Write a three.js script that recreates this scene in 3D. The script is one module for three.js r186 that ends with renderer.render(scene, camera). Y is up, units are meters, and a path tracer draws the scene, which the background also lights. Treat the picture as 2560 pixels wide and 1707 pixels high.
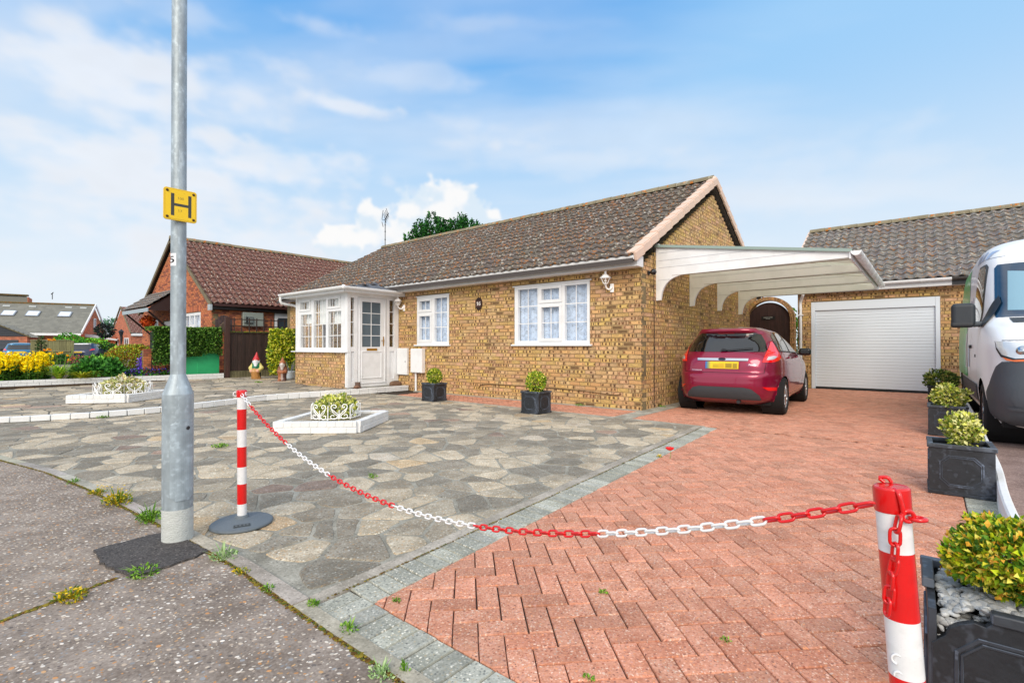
import * as THREE from 'three';
import { mergeGeometries, mergeVertices } from 'three/addons/utils/BufferGeometryUtils.js';
import { RoundedBoxGeometry } from 'three/addons/geometries/RoundedBoxGeometry.js';
import { MarchingCubes } from 'three/addons/objects/MarchingCubes.js';

// ---------------------------------------------------------------- camera, sky, sun, exposure
const EYE = 1.125, YAW = 39.7 * Math.PI / 180, PITCH = 0.548 * Math.PI / 180;
const scene = new THREE.Scene();
const camera = new THREE.PerspectiveCamera(68.55, 1024 / 682, 0.05, 600);
camera.rotation.order = 'YXZ';
camera.position.set(0, EYE, 0);
camera.rotation.set(PITCH, YAW, 0);
scene.add(camera);
const renderer = new THREE.WebGLRenderer({ antialias: true });
renderer.toneMapping = THREE.LinearToneMapping;
renderer.toneMappingExposure = 1.72;
renderer.shadowMap.enabled = true;

const rng = (seed) => () => { seed = (seed + 0x6d2b79f5) | 0; let t = Math.imul(seed ^ (seed >>> 15), 1 | seed); t = (t + Math.imul(t ^ (t >>> 7), 61 | t)) ^ t; return ((t ^ (t >>> 14)) >>> 0) / 4294967296; };
const lerp = (a, b, t) => a + (b - a) * t, clamp = (x, a = 0, b = 1) => Math.min(b, Math.max(a, x));
const smooth = (a, b, x) => { const t = clamp((x - a) / (b - a)); return t * t * (3 - 2 * t); };
const hash = (x, y, z) => { let h = Math.imul(x, 374761393) ^ Math.imul(y, 668265263) ^ Math.imul(z, 2147483647 ^ 0x5bd1e995); h = Math.imul(h ^ (h >>> 13), 1274126177); return ((h ^ (h >>> 16)) >>> 0) / 4294967296; };
function noise3(x, y, z) {
  const i = Math.floor(x), j = Math.floor(y), k = Math.floor(z); let u = x - i, v = y - j, w = z - k;
  u = u * u * (3 - 2 * u); v = v * v * (3 - 2 * v); w = w * w * (3 - 2 * w);
  const L = (c) => lerp(lerp(hash(i, j, c), hash(i + 1, j, c), u), lerp(hash(i, j + 1, c), hash(i + 1, j + 1, c), u), v);
  return lerp(L(k), L(k + 1), w);
}
function fbm(x, y, z, o = 4) { let s = 0, a = 0.5, n = 0; for (let i = 0; i < o; i++) { s += a * noise3(x, y, z); n += a; a *= 0.5; x *= 2.03; y *= 2.03; z *= 2.03; } return s / n; }
const toLin = (c) => (c <= 0.04045 ? c / 12.92 : Math.pow((c + 0.055) / 1.055, 2.4));
const hexLin = (h) => [(h >> 16) & 255, (h >> 8) & 255, h & 255].map((v) => toLin(v / 255));

// The sky: blue air paling to the horizon, thin streaked cloud everywhere, a bank of cloud to the left and a heap of cumulus over the ridge.
{
  const W = 2048, H = 1024, data = new Float32Array(W * H * 4), K = 1 / 1.72;
  const deg = 180 / Math.PI;
  const top = [0.05, 0.345, 0.84], mid = [0.30, 0.60, 0.95], low = [0.80, 0.89, 0.97], cloud = [0.87, 0.90, 0.955];
  // heaps: azimuth right of the camera's axis, elevation, half width, half height (degrees)
  const heaps = [[-18.5, 11.2, 2.6, 2.4], [-11.2, 14.2, 4.2, 3.8], [-7.2, 15.6, 4.2, 3.4], [-4.2, 13.2, 3.8, 3.2], [-8.6, 10.0, 5.5, 2.6], [-2.5, 10.2, 4.4, 2.6], [-15.8, 13.6, 1.9, 2.4], [1.8, 12, 2.6, 1.8]];
  const wisps = [[-20, 24.6, 6.5, 1.0, 0.85], [-21, 31, 5, 0.9, 0.45], [-4, 24, 6.5, 1.5, 0.4], [-7, 22, 4, 0.9, 0.45], [-40, 22.5, 9, 4.5, 0.95], [-28, 24, 7, 3.4, 0.7], [-36, 15, 17, 6.5, 0.95], [-30, 8, 20, 5, 0.7], [14, 8, 22, 5, 0.5], [30, 16, 14, 4, 0.3], [-43, 31, 6, 3, 0.5], [-33, 29, 5, 1.4, 0.4], [-12, 28, 9, 1.2, 0.35], [4, 20, 9, 1.6, 0.35], [-24, 18, 8, 3, 0.6], [-3, 33, 7, 0.9, 0.2]];
  for (let r = 0; r < H; r++) {
    const el = ((r + 0.5) / H - 0.5) * Math.PI, y = Math.sin(el), ed = el * deg;
    for (let c = 0; c < W; c++) {
      const a = ((c + 0.5) / W - 0.5) * 2 * Math.PI, x = Math.cos(a) * Math.cos(el), z = Math.sin(a) * Math.cos(el), o = (r * W + c) * 4;
      let az = Math.atan2(x, -z) + YAW; if (az > Math.PI) az -= 2 * Math.PI; if (az < -Math.PI) az += 2 * Math.PI;
      const ad = az * deg;
      const e = Math.max(0, ed), front = smooth(100, 52, Math.abs(ad)) * smooth(66, 44, ed);
      // air
      const t1 = smooth(3, 29, e) * (1 - 0.12 * smooth(0, 40, ad)), t2 = smooth(17, 38, e - smooth(2, 42, ad) * 15) * 0.95;
      const col = [0, 1, 2].map((k) => lerp(lerp(low[k], mid[k], t1), top[k], t2 * 0.93));
      // streaked high cloud, drawn out sideways
      const yy = Math.max(y, 0.03) + 0.12, px = x / yy, pz = z / yy;
      const rx = px * Math.cos(0.6) - pz * Math.sin(0.6), rz = px * Math.sin(0.6) + pz * Math.cos(0.6);
      const n1 = fbm(rx * 0.55 + 3, rz * 1.7 + 9, 2.5, 6), n2 = fbm(ad * 0.11 + 40, ed * 0.36 + 40, 7.5, 5), n3 = fbm(ad * 0.33 + 11, ed * 0.5 + 30, 1.5, 5);
      let cov = smooth(0.46, 0.74, n1) * 0.5 * smooth(0, 14, e);
      for (const [wa, we, ww, wh, s] of wisps) {
        const d = Math.hypot((ad - wa) / ww, (ed - we) / wh);
        cov = 1 - (1 - cov) * (1 - s * smooth(1.25, 0.1, d + (n2 - 0.5) * 2.3 + (n3 - 0.5) * 1.7));
      }
      // beyond the frame thicker, brighter cloud is added to lift the light on surfaces
      cov = Math.max(cov, (1 - front) * smooth(0.15, 0.5, n1));
      cov = clamp(cov + smooth(9, 0, e) * 0.35);
      for (let k = 0; k < 3; k++) col[k] = lerp(col[k], cloud[k] * (0.93 + 0.14 * n3) * lerp(1.42, 1, front), cov * 0.9);  // unseen cloud outside the view is raised above the visible cloud's brightness
      let heap = 0;
      const bx = (fbm(ad * 0.42 + 80, ed * 0.42 + 20, 3.3, 5) - 0.5) * 1.6, by = (fbm(ad * 1.3 + 8, ed * 1.3 + 2, 5.3, 4) - 0.5) * 0.75;
      for (const [ha, he, hw, hh] of heaps) heap = Math.max(heap, 1 - Math.hypot((ad - ha) / hw, (ed - he) / hh) + bx + by);
      const hm = smooth(0.02, 0.30, heap), shade = fbm(ad * 0.5 + 50, ed * 0.6, 9.1, 4);
      const white = [1.0, 0.985, 0.97], grey = [0.74, 0.85, 0.95];
      for (let k = 0; k < 3; k++) col[k] = lerp(col[k], lerp(white[k], grey[k], smooth(0.38, 0.62, shade)), hm * 0.92);
      if (ed < 0) for (let k = 0; k < 3; k++) col[k] = lerp(col[k], [0.30, 0.29, 0.26][k], smooth(0, 4, -ed));
      for (let k = 0; k < 3; k++) data[o + k] = col[k] * K;
      data[o + 3] = 1;
    }
  }
  const sky = new THREE.DataTexture(data, W, H, THREE.RGBAFormat, THREE.FloatType);
  sky.mapping = THREE.EquirectangularReflectionMapping; sky.magFilter = THREE.LinearFilter; sky.minFilter = THREE.LinearFilter; sky.wrapS = THREE.RepeatWrapping; sky.needsUpdate = true;
  scene.background = sky; scene.environment = sky;
}
const sun = new THREE.DirectionalLight(0xfff1dd, 1.5);
sun.position.set(5, 11, 8.5); sun.target.position.set(-3, 0, -6);
sun.castShadow = true; sun.shadow.radius = 60; sun.shadow.mapSize.set(2048, 2048);
Object.assign(sun.shadow.camera, { left: -28, right: 28, top: 28, bottom: -28, near: 1, far: 80 });
scene.add(sun, sun.target);

// ---------------------------------------------------------------- helpers: geometry
{ // a mirrored placing must turn the faces round again
  const apply = THREE.BufferGeometry.prototype.applyMatrix4;
  THREE.BufferGeometry.prototype.applyMatrix4 = function (m) {
    apply.call(this, m);
    if (m.determinant() < 0 && !this.index) for (const a of Object.values(this.attributes)) { const s = a.itemSize, d = a.array; for (let i = 0; i + 2 < a.count; i += 3) for (let k = 0; k < s; k++) { const t = d[(i + 1) * s + k]; d[(i + 1) * s + k] = d[(i + 2) * s + k]; d[(i + 2) * s + k] = t; } }
    return this;
  };
}
const V3 = (x, y, z) => new THREE.Vector3(x, y, z), tmpC = new THREE.Color();
// every geometry here carries position, normal, uv and a linear colour, so that all of them merge
function fin(g, color = 0xffffff) {
  if (g.index) g = g.toNonIndexed();
  for (const k of Object.keys(g.attributes)) if (!['position', 'normal', 'uv', 'color'].includes(k)) g.deleteAttribute(k);
  if (!g.attributes.normal) g.computeVertexNormals();
  const n = g.attributes.position.count;
  if (!g.attributes.uv) g.setAttribute('uv', new THREE.BufferAttribute(new Float32Array(n * 2), 2));
  if (!g.attributes.color) tint(g, color);
  g.groups = []; g.morphAttributes = {};
  return g;
}
function tint(g, color) {
  const c = Array.isArray(color) ? color : hexLin(color), n = g.attributes.position.count, a = new Float32Array(n * 3);
  for (let i = 0; i < n; i++) { a[i * 3] = c[0]; a[i * 3 + 1] = c[1]; a[i * 3 + 2] = c[2]; }
  return g.setAttribute('color', new THREE.BufferAttribute(a, 3));
}
// uv in metres, on the plane that each face looks along
function metric(g, k = 1, du = 0, dv = 0) {
  const p = g.attributes.position, n = g.attributes.normal, uv = new Float32Array(p.count * 2);
  for (let i = 0; i < p.count; i++) {
    const ax = Math.abs(n.getX(i)), ay = Math.abs(n.getY(i)), az = Math.abs(n.getZ(i));
    let u, v;
    if (ay >= ax && ay >= az) { u = p.getX(i); v = p.getZ(i); } else if (ax >= az) { u = p.getZ(i); v = p.getY(i); } else { u = p.getX(i); v = p.getY(i); }
    uv[i * 2] = u * k + du; uv[i * 2 + 1] = v * k + dv;
  }
  return g.setAttribute('uv', new THREE.BufferAttribute(uv, 2));
}
const box = (w, h, d, x = 0, y = 0, z = 0, color) => metric(fin(new THREE.BoxGeometry(w, h, d).translate(x, y, z), color));
// a box given by its corners
const span = (x0, x1, y0, y1, z0, z1, color) => box(Math.abs(x1 - x0), Math.abs(y1 - y0), Math.abs(z1 - z0), (x0 + x1) / 2, (y0 + y1) / 2, (z0 + z1) / 2, color);
const rbox = (w, h, d, r, x = 0, y = 0, z = 0, color, seg = 2) => metric(fin(new RoundedBoxGeometry(w, h, d, seg, r).translate(x, y, z), color));
const rspan = (x0, x1, y0, y1, z0, z1, r, color) => rbox(Math.abs(x1 - x0), Math.abs(y1 - y0), Math.abs(z1 - z0), Math.min(r, Math.abs(x1 - x0) / 2.05, Math.abs(y1 - y0) / 2.05, Math.abs(z1 - z0) / 2.05), (x0 + x1) / 2, (y0 + y1) / 2, (z0 + z1) / 2, color, 1);
const cyl = (r0, r1, h, seg = 16, color) => fin(new THREE.CylinderGeometry(r1, r0, h, seg, 1).translate(0, h / 2, 0), color);   // r0 at the foot
const lathe = (pts, seg = 24, color) => fin(new THREE.LatheGeometry(pts.map((p) => new THREE.Vector2(p[0], p[1])), seg), color);
const tube = (pts, r, n = 24, seg = 6, closed = false, color) => fin(new THREE.TubeGeometry(new THREE.CatmullRomCurve3(pts.map((p) => V3(...p)), closed), n, r, seg, closed), color);
const sph = (r, x, y, z, color, a = 14, b = 10) => fin(new THREE.SphereGeometry(r, a, b).translate(x, y, z), color);
function extrude(pts, depth, bevel = 0, color) {
  const s = Array.isArray(pts) ? new THREE.Shape(pts.map((p) => new THREE.Vector2(p[0], p[1]))) : pts;
  return metric(fin(new THREE.ExtrudeGeometry(s, { depth, bevelEnabled: bevel > 0, bevelSize: bevel, bevelThickness: bevel, bevelSegments: 2, curveSegments: 16 }), color));
}
// a rod between two points
function rod(a, b, r, color, seg = 8, r2 = r) {
  const A = V3(...a), B = V3(...b), d = B.clone().sub(A), L = d.length();
  return fin(new THREE.CylinderGeometry(r2, r, L, seg, 1).translate(0, L / 2, 0).applyQuaternion(new THREE.Quaternion().setFromUnitVectors(V3(0, 1, 0), d.normalize())).translate(...a), color);
}
const move = (g, x, y, z) => g.translate(x, y, z);
const join = (list) => (list.length === 1 ? list[0] : mergeGeometries(list, false));

// ---------------------------------------------------------------- helpers: objects
const used = new Map();
function numbered(name) { const n = used.get(name) ?? 0; used.set(name, n + 1); return n ? name + '_' + String(n).padStart(3, '0') : name; }
function tag(o, label, category, group) { Object.assign(o.userData, { label, category }); if (group) o.userData.group = group; return o; }
function thing(name, label, category, group) { const o = new THREE.Group(); o.name = numbered(name); scene.add(o); return tag(o, label, category, group); }
function part(name, geos, mat, parent, label) {
  const m = new THREE.Mesh(join([].concat(geos)), mat);
  m.name = parent === scene ? numbered(name) : name; m.castShadow = m.receiveShadow = true; parent.add(m);
  if (label) m.userData.label = label;
  return m;
}
const stuff = (o) => { o.userData.kind = 'stuff'; return o; };
const struct = (o) => { o.userData.kind = 'structure'; return o; };
// parts were built in world space: put the thing's origin at its base
function rebase(o, x, y, z) { o.children.forEach((c) => c.position.sub(V3(x, y, z))); o.position.set(x, y, z); return o; }
const camV = V3(0, EYE, 0), fwd = V3(-Math.sin(YAW), 0, -Math.cos(YAW)), rgt = V3(Math.cos(YAW), 0, -Math.sin(YAW));
function seen(p, size) {        // how large a piece shows, in rough pixels; negative outside the frame
  const q = p.clone().sub(camV), d = q.dot(fwd), x = q.dot(rgt);
  if (d < 0.3) return -1000;
  const u = x / d / 1.023, v = (q.y / d - 0.0096) / 0.682, s = size * 500 / d;
  return Math.abs(u) > 1.03 || Math.abs(v) > 1.04 ? -1000 + s : s;
}
// Laid pieces: list of { g, m } with few shared geometries g. The 300 that show largest become meshes of their own, the rest one joined part.
function pieces(name, list, mat, parent, limit = 300, keep = true) {
  list.forEach((e) => { e.s = seen(V3().setFromMatrixPosition(e.m), e.size ?? 0.2); });
  list.sort((a, b) => b.s - a.s);
  const rest = [];
  list.forEach((e, i) => {
    if (i < limit && e.s > 0) {
      const o = new THREE.Mesh(e.g, mat); o.name = name; o.castShadow = o.receiveShadow = true;
      e.m.decompose(o.position, o.quaternion, o.scale); parent.add(o);
    } else if (keep || e.s > 0) rest.push(e.g.clone().applyMatrix4(e.m));
  });
  if (rest.length) stuff(part(name + (name.endsWith('s') ? '' : 's'), rest, mat, parent));
}

// ---------------------------------------------------------------- helpers: textures and materials
function canvasTex(w, h, draw, srgb = true, repeat = true) {
  const c = document.createElement('canvas'); c.width = w; c.height = h; draw(c.getContext('2d'), w, h);
  const t = new THREE.CanvasTexture(c); if (srgb) t.colorSpace = THREE.SRGBColorSpace;
  t.wrapS = t.wrapT = repeat ? THREE.RepeatWrapping : THREE.ClampToEdgeWrapping; return t;
}
function dataTex(n, f, srgb = true) {      // f(u, v, out) fills out[0..2] in 0..1
  const d = new Uint8Array(n * n * 4), o = [0, 0, 0];
  for (let y = 0; y < n; y++) for (let x = 0; x < n; x++) { f(x / n, y / n, o); const i = (y * n + x) * 4; d[i] = clamp(o[0]) * 255; d[i + 1] = clamp(o[1]) * 255; d[i + 2] = clamp(o[2]) * 255; d[i + 3] = 255; }
  const t = new THREE.DataTexture(d, n, n); t.magFilter = THREE.LinearFilter; t.minFilter = THREE.LinearMipmapLinearFilter; t.wrapS = t.wrapT = THREE.RepeatWrapping; if (srgb) t.colorSpace = THREE.SRGBColorSpace; t.needsUpdate = true;
  return t;
}
// noise that repeats every 1 in u and v, with f cells
function tnoise(u, v, f, s = 0) {
  const x = u * f, y = v * f, i = Math.floor(x), j = Math.floor(y); let a = x - i, b = y - j; a = a * a * (3 - 2 * a); b = b * b * (3 - 2 * b);
  const h = (p, q) => hash(((p % f) + f) % f, ((q % f) + f) % f, 77 + s);
  return lerp(lerp(h(i, j), h(i + 1, j), a), lerp(h(i, j + 1), h(i + 1, j + 1), a), b);
}
const tn2 = (u, v, fx, fy, s) => { const x = u * fx, y = v * fy, i = Math.floor(x), j = Math.floor(y), a = x - i, b = y - j, h = (p, q) => hash(p % fx, q % fy, 55 + s); return lerp(lerp(h(i, j), h(i + 1, j), a), lerp(h(i, j + 1), h(i + 1, j + 1), a), b); };
const tfbm = (u, v, f, s = 0, o = 4) => { let r = 0, a = 0.5, n = 0; for (let k = 0; k < o; k++) { r += a * tnoise(u, v, f << k, s + k); n += a; a *= 0.5; } return r / n; };
// exposed aggregate: chips of stone of several colours in a matrix; cells = chips per tile side
function aggregate(n, base, chips, cells, density, size, seed, patch = 0.12) {
  const hx = (h) => [(h >> 16) / 255, ((h >> 8) & 255) / 255, (h & 255) / 255], B = hx(base), C = chips.map(hx);
  return dataTex(n, (u, v, o) => {
    const g = (tfbm(u, v, 8, seed) - 0.5) * patch * 2 + (tfbm(u, v, 128, seed + 5, 2) - 0.5) * 0.16;
    let r = B[0] + g, gg = B[1] + g, b = B[2] + g;
    const x = u * cells, y = v * cells, i = Math.floor(x), j = Math.floor(y);
    for (let q = -1; q <= 1; q++) for (let p = -1; p <= 1; p++) {
      const a = (i + p + cells) % cells, c = (j + q + cells) % cells, h1 = hash(a, c, seed), h2 = hash(a, c, seed + 1), h3 = hash(a, c, seed + 2), h4 = hash(a, c, seed + 3);
      if (h3 > density) continue;
      const an = h4 * 6.28, dx = x - (i + p + 0.2 + 0.6 * h1), dy = y - (j + q + 0.2 + 0.6 * h2), ex = dx * Math.cos(an) + dy * Math.sin(an), ey = -dx * Math.sin(an) + dy * Math.cos(an);
      const rad = size * (0.45 + 0.75 * h4 * h4 + 0.2 * h1), d = Math.hypot(ex, ey * (1.25 + 0.6 * h2)) / rad;
      if (d < 1) { const k = smooth(1, 0.75, d), ch = C[Math.floor(h3 / density * C.length) % C.length], w = 0.9 + 0.2 * h1; r = lerp(r, ch[0] * w, k); gg = lerp(gg, ch[1] * w, k); b = lerp(b, ch[2] * w, k); }
    }
    o[0] = r; o[1] = gg; o[2] = b;
  });
}
const scaled = (t, k) => { const c = t.clone(); c.repeat.set(k, k); c.needsUpdate = true; return c; };
function mat(o) {
  const m = new THREE.MeshPhysicalMaterial({ roughness: 0.7, metalness: 0, vertexColors: true, ...o });
  return m;
}
const fineBump = dataTex(256, (u, v, o) => { const k = tfbm(u, v, 16, 3, 5); o[0] = o[1] = o[2] = k; }, false);
const M = {};
// painted plastic and joinery: a faint unevenness in the white
const dirtTex = dataTex(512, (u, v, o) => { const a = tfbm(u, v, 6, 31, 5), b = tfbm(u, v, 48, 37, 3); const k = 0.97 + 0.03 * smooth(0.3, 0.6, a) - 0.025 * smooth(0.66, 0.8, b); o[0] = k; o[1] = k * 0.996; o[2] = k * 0.985; });
M.upvc = mat({ color: 0xe9ecf0, roughness: 0.32, map: dirtTex });
M.whitePaint = mat({ color: 0xe2e4e6, roughness: 0.6, map: dirtTex, bumpMap: scaled(fineBump, 4), bumpScale: 0.002 });
M.plain = mat({ roughness: 0.6 });
M.gloss = mat({ roughness: 0.25, clearcoat: 0.4, clearcoatRoughness: 0.1 });
M.satin = mat({ roughness: 0.42 });
M.rubber = mat({ roughness: 0.85, map: dirtTex });
M.glass = mat({ color: 0xffffff, roughness: 0.0, transmission: 1, thickness: 0, ior: 1.5, vertexColors: false });
M.metal = mat({ roughness: 0.3, metalness: 1 });
M.brass = mat({ color: 0xb98c3a, roughness: 0.3, metalness: 1 });
M.leaf = mat({ roughness: 0.55, specularIntensity: 0.5 });
M.leafSoft = mat({ roughness: 0.7, specularIntensity: 0.3, transmission: 0.0 });
M.wood = mat({ roughness: 0.75, map: dataTex(512, (u, v, o) => { const w = 0.6 * tn2(u, v, 96, 3, 4) + 0.4 * tn2(u, v, 48, 6, 14), k = 0.72 + 0.45 * (w - 0.3) + 0.12 * (tfbm(u, v, 8, 9) - 0.5); o[0] = k; o[1] = k; o[2] = k; }) });
M.dark = mat({ color: 0x0a0a0b, roughness: 0.7 });
// ---------------------------------------------------------------- ground, pavement, drive, paving
const pavTex = aggregate(1024, 0x887c71, [0xcfc7ba, 0xbdb09e, 0xb8875a, 0xdad3c8, 0x9b8f84, 0xb8946c, 0x665e59, 0xc6bcae, 0x8a8b8c, 0xb0a08e, 0x75695f], 54, 0.72, 0.46, 11, 0.12);
const redTex = aggregate(1024, 0xc68e74, [0xd6a992, 0xd4b8a6, 0xac6c54, 0xd6966e, 0xbd9184, 0x946858, 0xdabaa2], 100, 0.75, 0.5, 23, 0.09);
const greyTex = aggregate(512, 0xa9aaa0, [0xc2c0b6, 0x7d7f7b, 0xd5d2c8, 0x8b8d86, 0xb3a892], 84, 0.7, 0.5, 29, 0.11);
const buffTex = aggregate(512, 0xbcb09d, [0xd8cfbe, 0xa39482, 0xc9a983, 0x8b8072, 0xe2dccf, 0xb99c7c], 70, 0.72, 0.5, 37, 0.13);
const concTex = aggregate(512, 0xa5a196, [0xc4c0b4, 0x86827a, 0xb3aea2], 60, 0.4, 0.4, 41, 0.16);
const tarTex = aggregate(512, 0x474341, [0x5a5653, 0x2a2828, 0x67615d, 0x453f3d], 90, 0.8, 0.5, 43, 0.05);
const redTarTex = aggregate(512, 0x867069, [0xa08a80, 0x6d5952, 0x99877e, 0x75645e], 100, 0.8, 0.5, 47, 0.12);
M.pave = mat({ map: pavTex, roughness: 0.9, bumpMap: pavTex, bumpScale: 0.004 });
M.block = mat({ map: redTex, roughness: 0.88, bumpMap: redTex, bumpScale: 0.003 });
M.greyBlock = mat({ map: greyTex, roughness: 0.9, bumpMap: greyTex, bumpScale: 0.003 });
M.stone = mat({ map: buffTex, roughness: 0.9, bumpMap: buffTex, bumpScale: 0.003 });
M.concrete = mat({ map: concTex, roughness: 0.92, bumpMap: concTex, bumpScale: 0.003 });
M.tar = mat({ map: tarTex, roughness: 0.92, bumpMap: tarTex, bumpScale: 0.005 });
M.redTar = mat({ map: redTarTex, roughness: 0.92, bumpMap: redTarTex, bumpScale: 0.004 });
M.soil = mat({ color: 0x6a5646, map: concTex, roughness: 1 });
M.grass = mat({ color: 0x7f9a4c, map: concTex, roughness: 1 });

const flat = (x0, x1, z0, z1, y, color) => metric(fin(new THREE.PlaneGeometry(x1 - x0, z1 - z0).rotateX(-Math.PI / 2).translate((x0 + x1) / 2, y, (z0 + z1) / 2), color));
// a slab with the outline [[x, z] ...] and its top at y
function slab(pts, y, thick, bevel, color) {
  const g = new THREE.ExtrudeGeometry(new THREE.Shape(pts.map((p) => new THREE.Vector2(p[0], -p[1]))), { depth: thick - bevel, bevelEnabled: bevel > 0, bevelSize: 0, bevelOffset: 0, bevelThickness: bevel, bevelSegments: 1 });
  return metric(fin(g.rotateX(-Math.PI / 2).translate(0, y - thick, 0), color));
}
struct(part('ground', flat(-260, 260, -260, 120, -0.06, 0xb9b4ac), M.concrete, scene));

// clip a polygon [[x, z] ...] by the half plane a x + b z <= c
function clip(poly, a, b, c) {
  const out = [];
  for (let i = 0; i < poly.length; i++) {
    const p = poly[i], q = poly[(i + 1) % poly.length], dp = a * p[0] + b * p[1] - c, dq = a * q[0] + b * q[1] - c;
    if (dp <= 0) out.push(p);
    if ((dp < 0 && dq > 0) || (dp > 0 && dq < 0)) { const t = dp / (dp - dq); out.push([lerp(p[0], q[0], t), lerp(p[1], q[1], t)]); }
  }
  return out;
}
const area = (p) => { let s = 0; for (let i = 0; i < p.length; i++) { const a = p[i], b = p[(i + 1) % p.length]; s += a[0] * b[1] - b[0] * a[1]; } return s / 2; };
const centre = (p) => { let x = 0, z = 0; for (const q of p) { x += q[0]; z += q[1]; } return [x / p.length, z / p.length]; };
// a laid stone: convex outline, top at 0, edges broken; drawn about its own centre
function stoneGeo(poly, h, ch, color, uo = 0, vo = 0, rot = 0) {
  const [cx, cz] = centre(poly), n = poly.length, P = [], U = [], cr = Math.cos(rot), sr = Math.sin(rot);
  const inset = poly.map((p) => { const dx = p[0] - cx, dz = p[1] - cz, l = Math.hypot(dx, dz); return [dx * (1 - ch / l), dz * (1 - ch / l)]; }), outer = poly.map((p) => [p[0] - cx, p[1] - cz]);
  const put = (...v) => v.forEach(([x, y, z]) => { P.push(x, y, z); U.push(x * cr - z * sr + uo, x * sr + z * cr + vo + y); });
  const ccw = area(poly) > 0;
  for (let i = 0; i < n; i++) {
    const j = (i + 1) % n, [a, b] = ccw ? [j, i] : [i, j], A = inset[a], B = inset[b], C = outer[a], D = outer[b];
    put([0, 0, 0], [A[0], 0, A[1]], [B[0], 0, B[1]]);
    put([A[0], 0, A[1]], [C[0], -ch, C[1]], [D[0], -ch, D[1]]); put([A[0], 0, A[1]], [D[0], -ch, D[1]], [B[0], 0, B[1]]);
    put([C[0], -ch, C[1]], [C[0], -h, C[1]], [D[0], -h, D[1]]); put([C[0], -ch, C[1]], [D[0], -h, D[1]], [D[0], -ch, D[1]]);
  }
  const g = new THREE.BufferGeometry();
  g.setAttribute('position', new THREE.BufferAttribute(new Float32Array(P), 3)); g.setAttribute('uv', new THREE.BufferAttribute(new Float32Array(U), 2));
  g.computeVertexNormals();
  return { g: fin(g, color), at: [cx, cz] };
}
const mm = (x, y, z, ry = 0, rx = 0, rz = 0, sx = 1, sy = 1, sz = 1) => new THREE.Matrix4().compose(V3(x, y, z), new THREE.Quaternion().setFromEuler(new THREE.Euler(rx, ry, rz, 'YXZ')), V3(sx, sy, sz));

// --- the public pavement, its slabs parted by a joint, and the tarmac patch round the lamp post
const pavEdge = [[-14, 0.75], [-12, 0.32], [-9.5, -0.1], [-8, -0.4], [-7.02, -0.58], [-6.07, -0.775], [-5.07, -0.9], [-4.18, -0.97], [-3.4, -1.03], [-2.7, -1.06], [-1.9, -1.055], [0, -1.05], [3.4, -1.05]];
const edgeZ = (x) => { for (let i = 0; i + 1 < pavEdge.length; i++) if (x <= pavEdge[i + 1][0]) { const [a, b] = [pavEdge[i], pavEdge[i + 1]]; return lerp(a[1], b[1], (x - a[0]) / (b[0] - a[0])); } return -1.05; };
{
  const g = new THREE.Group(); g.name = 'pavement'; struct(g); scene.add(g);
  const j = [[-3.035, -1.07], [-3.03, -0.65], [-2.92, -0.246], [-2.55, 1.2], [-2.3, 3]];
  const L = pavEdge.filter((p) => p[0] < -3.1).concat([[-3.035, -1.045]]), R = [[-3.02, -1.045]].concat(pavEdge.filter((p) => p[0] > -3));
  const jl = j.slice(1).map(([x, z]) => [x - 0.007, z]), jr = j.slice(1).map(([x, z]) => [x + 0.007, z]);
  part('slab', slab([...L, ...jl, [-14, 3]], 0.0, 0.07, 0.006, [0.97, 0.95, 0.93]), M.pave, g);
  part('slab', slab([...R, [3.4, 3], ...jr.reverse()], 0.002, 0.07, 0.006, [0.98, 0.97, 0.97]), M.pave, g);
  const r = rng(5), edge = [[-3.52, -0.655], [-3.545, -0.86], [-3.53, -1.02], [-3.4, -1.035], [-3.2, -1.04], [-3.03, -1.045], [-2.99, -0.95], [-2.965, -0.8], [-2.975, -0.7], [-3.12, -0.665], [-3.3, -0.64]], jag = [];
  edge.forEach((p, i) => { const q = edge[(i + 1) % edge.length]; for (let k = 0; k < 5; k++) jag.push([lerp(p[0], q[0], k / 5) + (r() - 0.5) * 0.016, lerp(p[1], q[1], k / 5) + (r() - 0.5) * 0.016]); });
  part('tarmac_patch', slab(jag, 0.013, 0.012, 0.005, 0xffffff), M.tar, g, 'dark tarmac patch round the foot of the lamp post');
}
// moss in the joint between pavement and edging, and in the pavement's own joint
{
  const r = rng(77), list = [], cols = [0x5d5a22, 0x7a6a1f, 0x6b4d1c, 0x4c5a1e, 0x8a7a2a, 0x584018];
  const dab = (x, z, s) => { const g = new THREE.IcosahedronGeometry(s, 0).scale(1 + r(), 0.45, 1 + r()).rotateY(r() * 6).translate(x, 0.004, z); list.push(fin(g, cols[Math.floor(r() * cols.length)])); };
  for (let i = 0; i < 4200; i++) { const x = -7.5 + 7.2 * r(); const dens = 0.35 + 0.65 * noise3(x * 2.2, 4, 1); if (r() < dens) dab(x, edgeZ(x) - 0.004 + (r() - 0.5) * 0.022 * (0.4 + dens), 0.002 + 0.006 * r() * r()); }
  for (let i = 0; i < 700; i++) { const t = r(); dab(lerp(-3.03, -2.82, t) + (r() - 0.5) * 0.025, lerp(-0.65, 0.1, t), 0.002 + 0.006 * r() * r()); }
  for (let i = 0; i < 900; i++) { const z = -1.2 - 5.8 * r(); dab(-2.064 - 0.06 * (-z - 1.17) + (r() - 0.5) * 0.008, z, 0.002 + 0.004 * r() * r()); }
  const o = stuff(part('moss', list, M.leafSoft, scene)); tag(o, 'brown and green moss growing along the pavement edge joint', 'moss');
}
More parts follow.
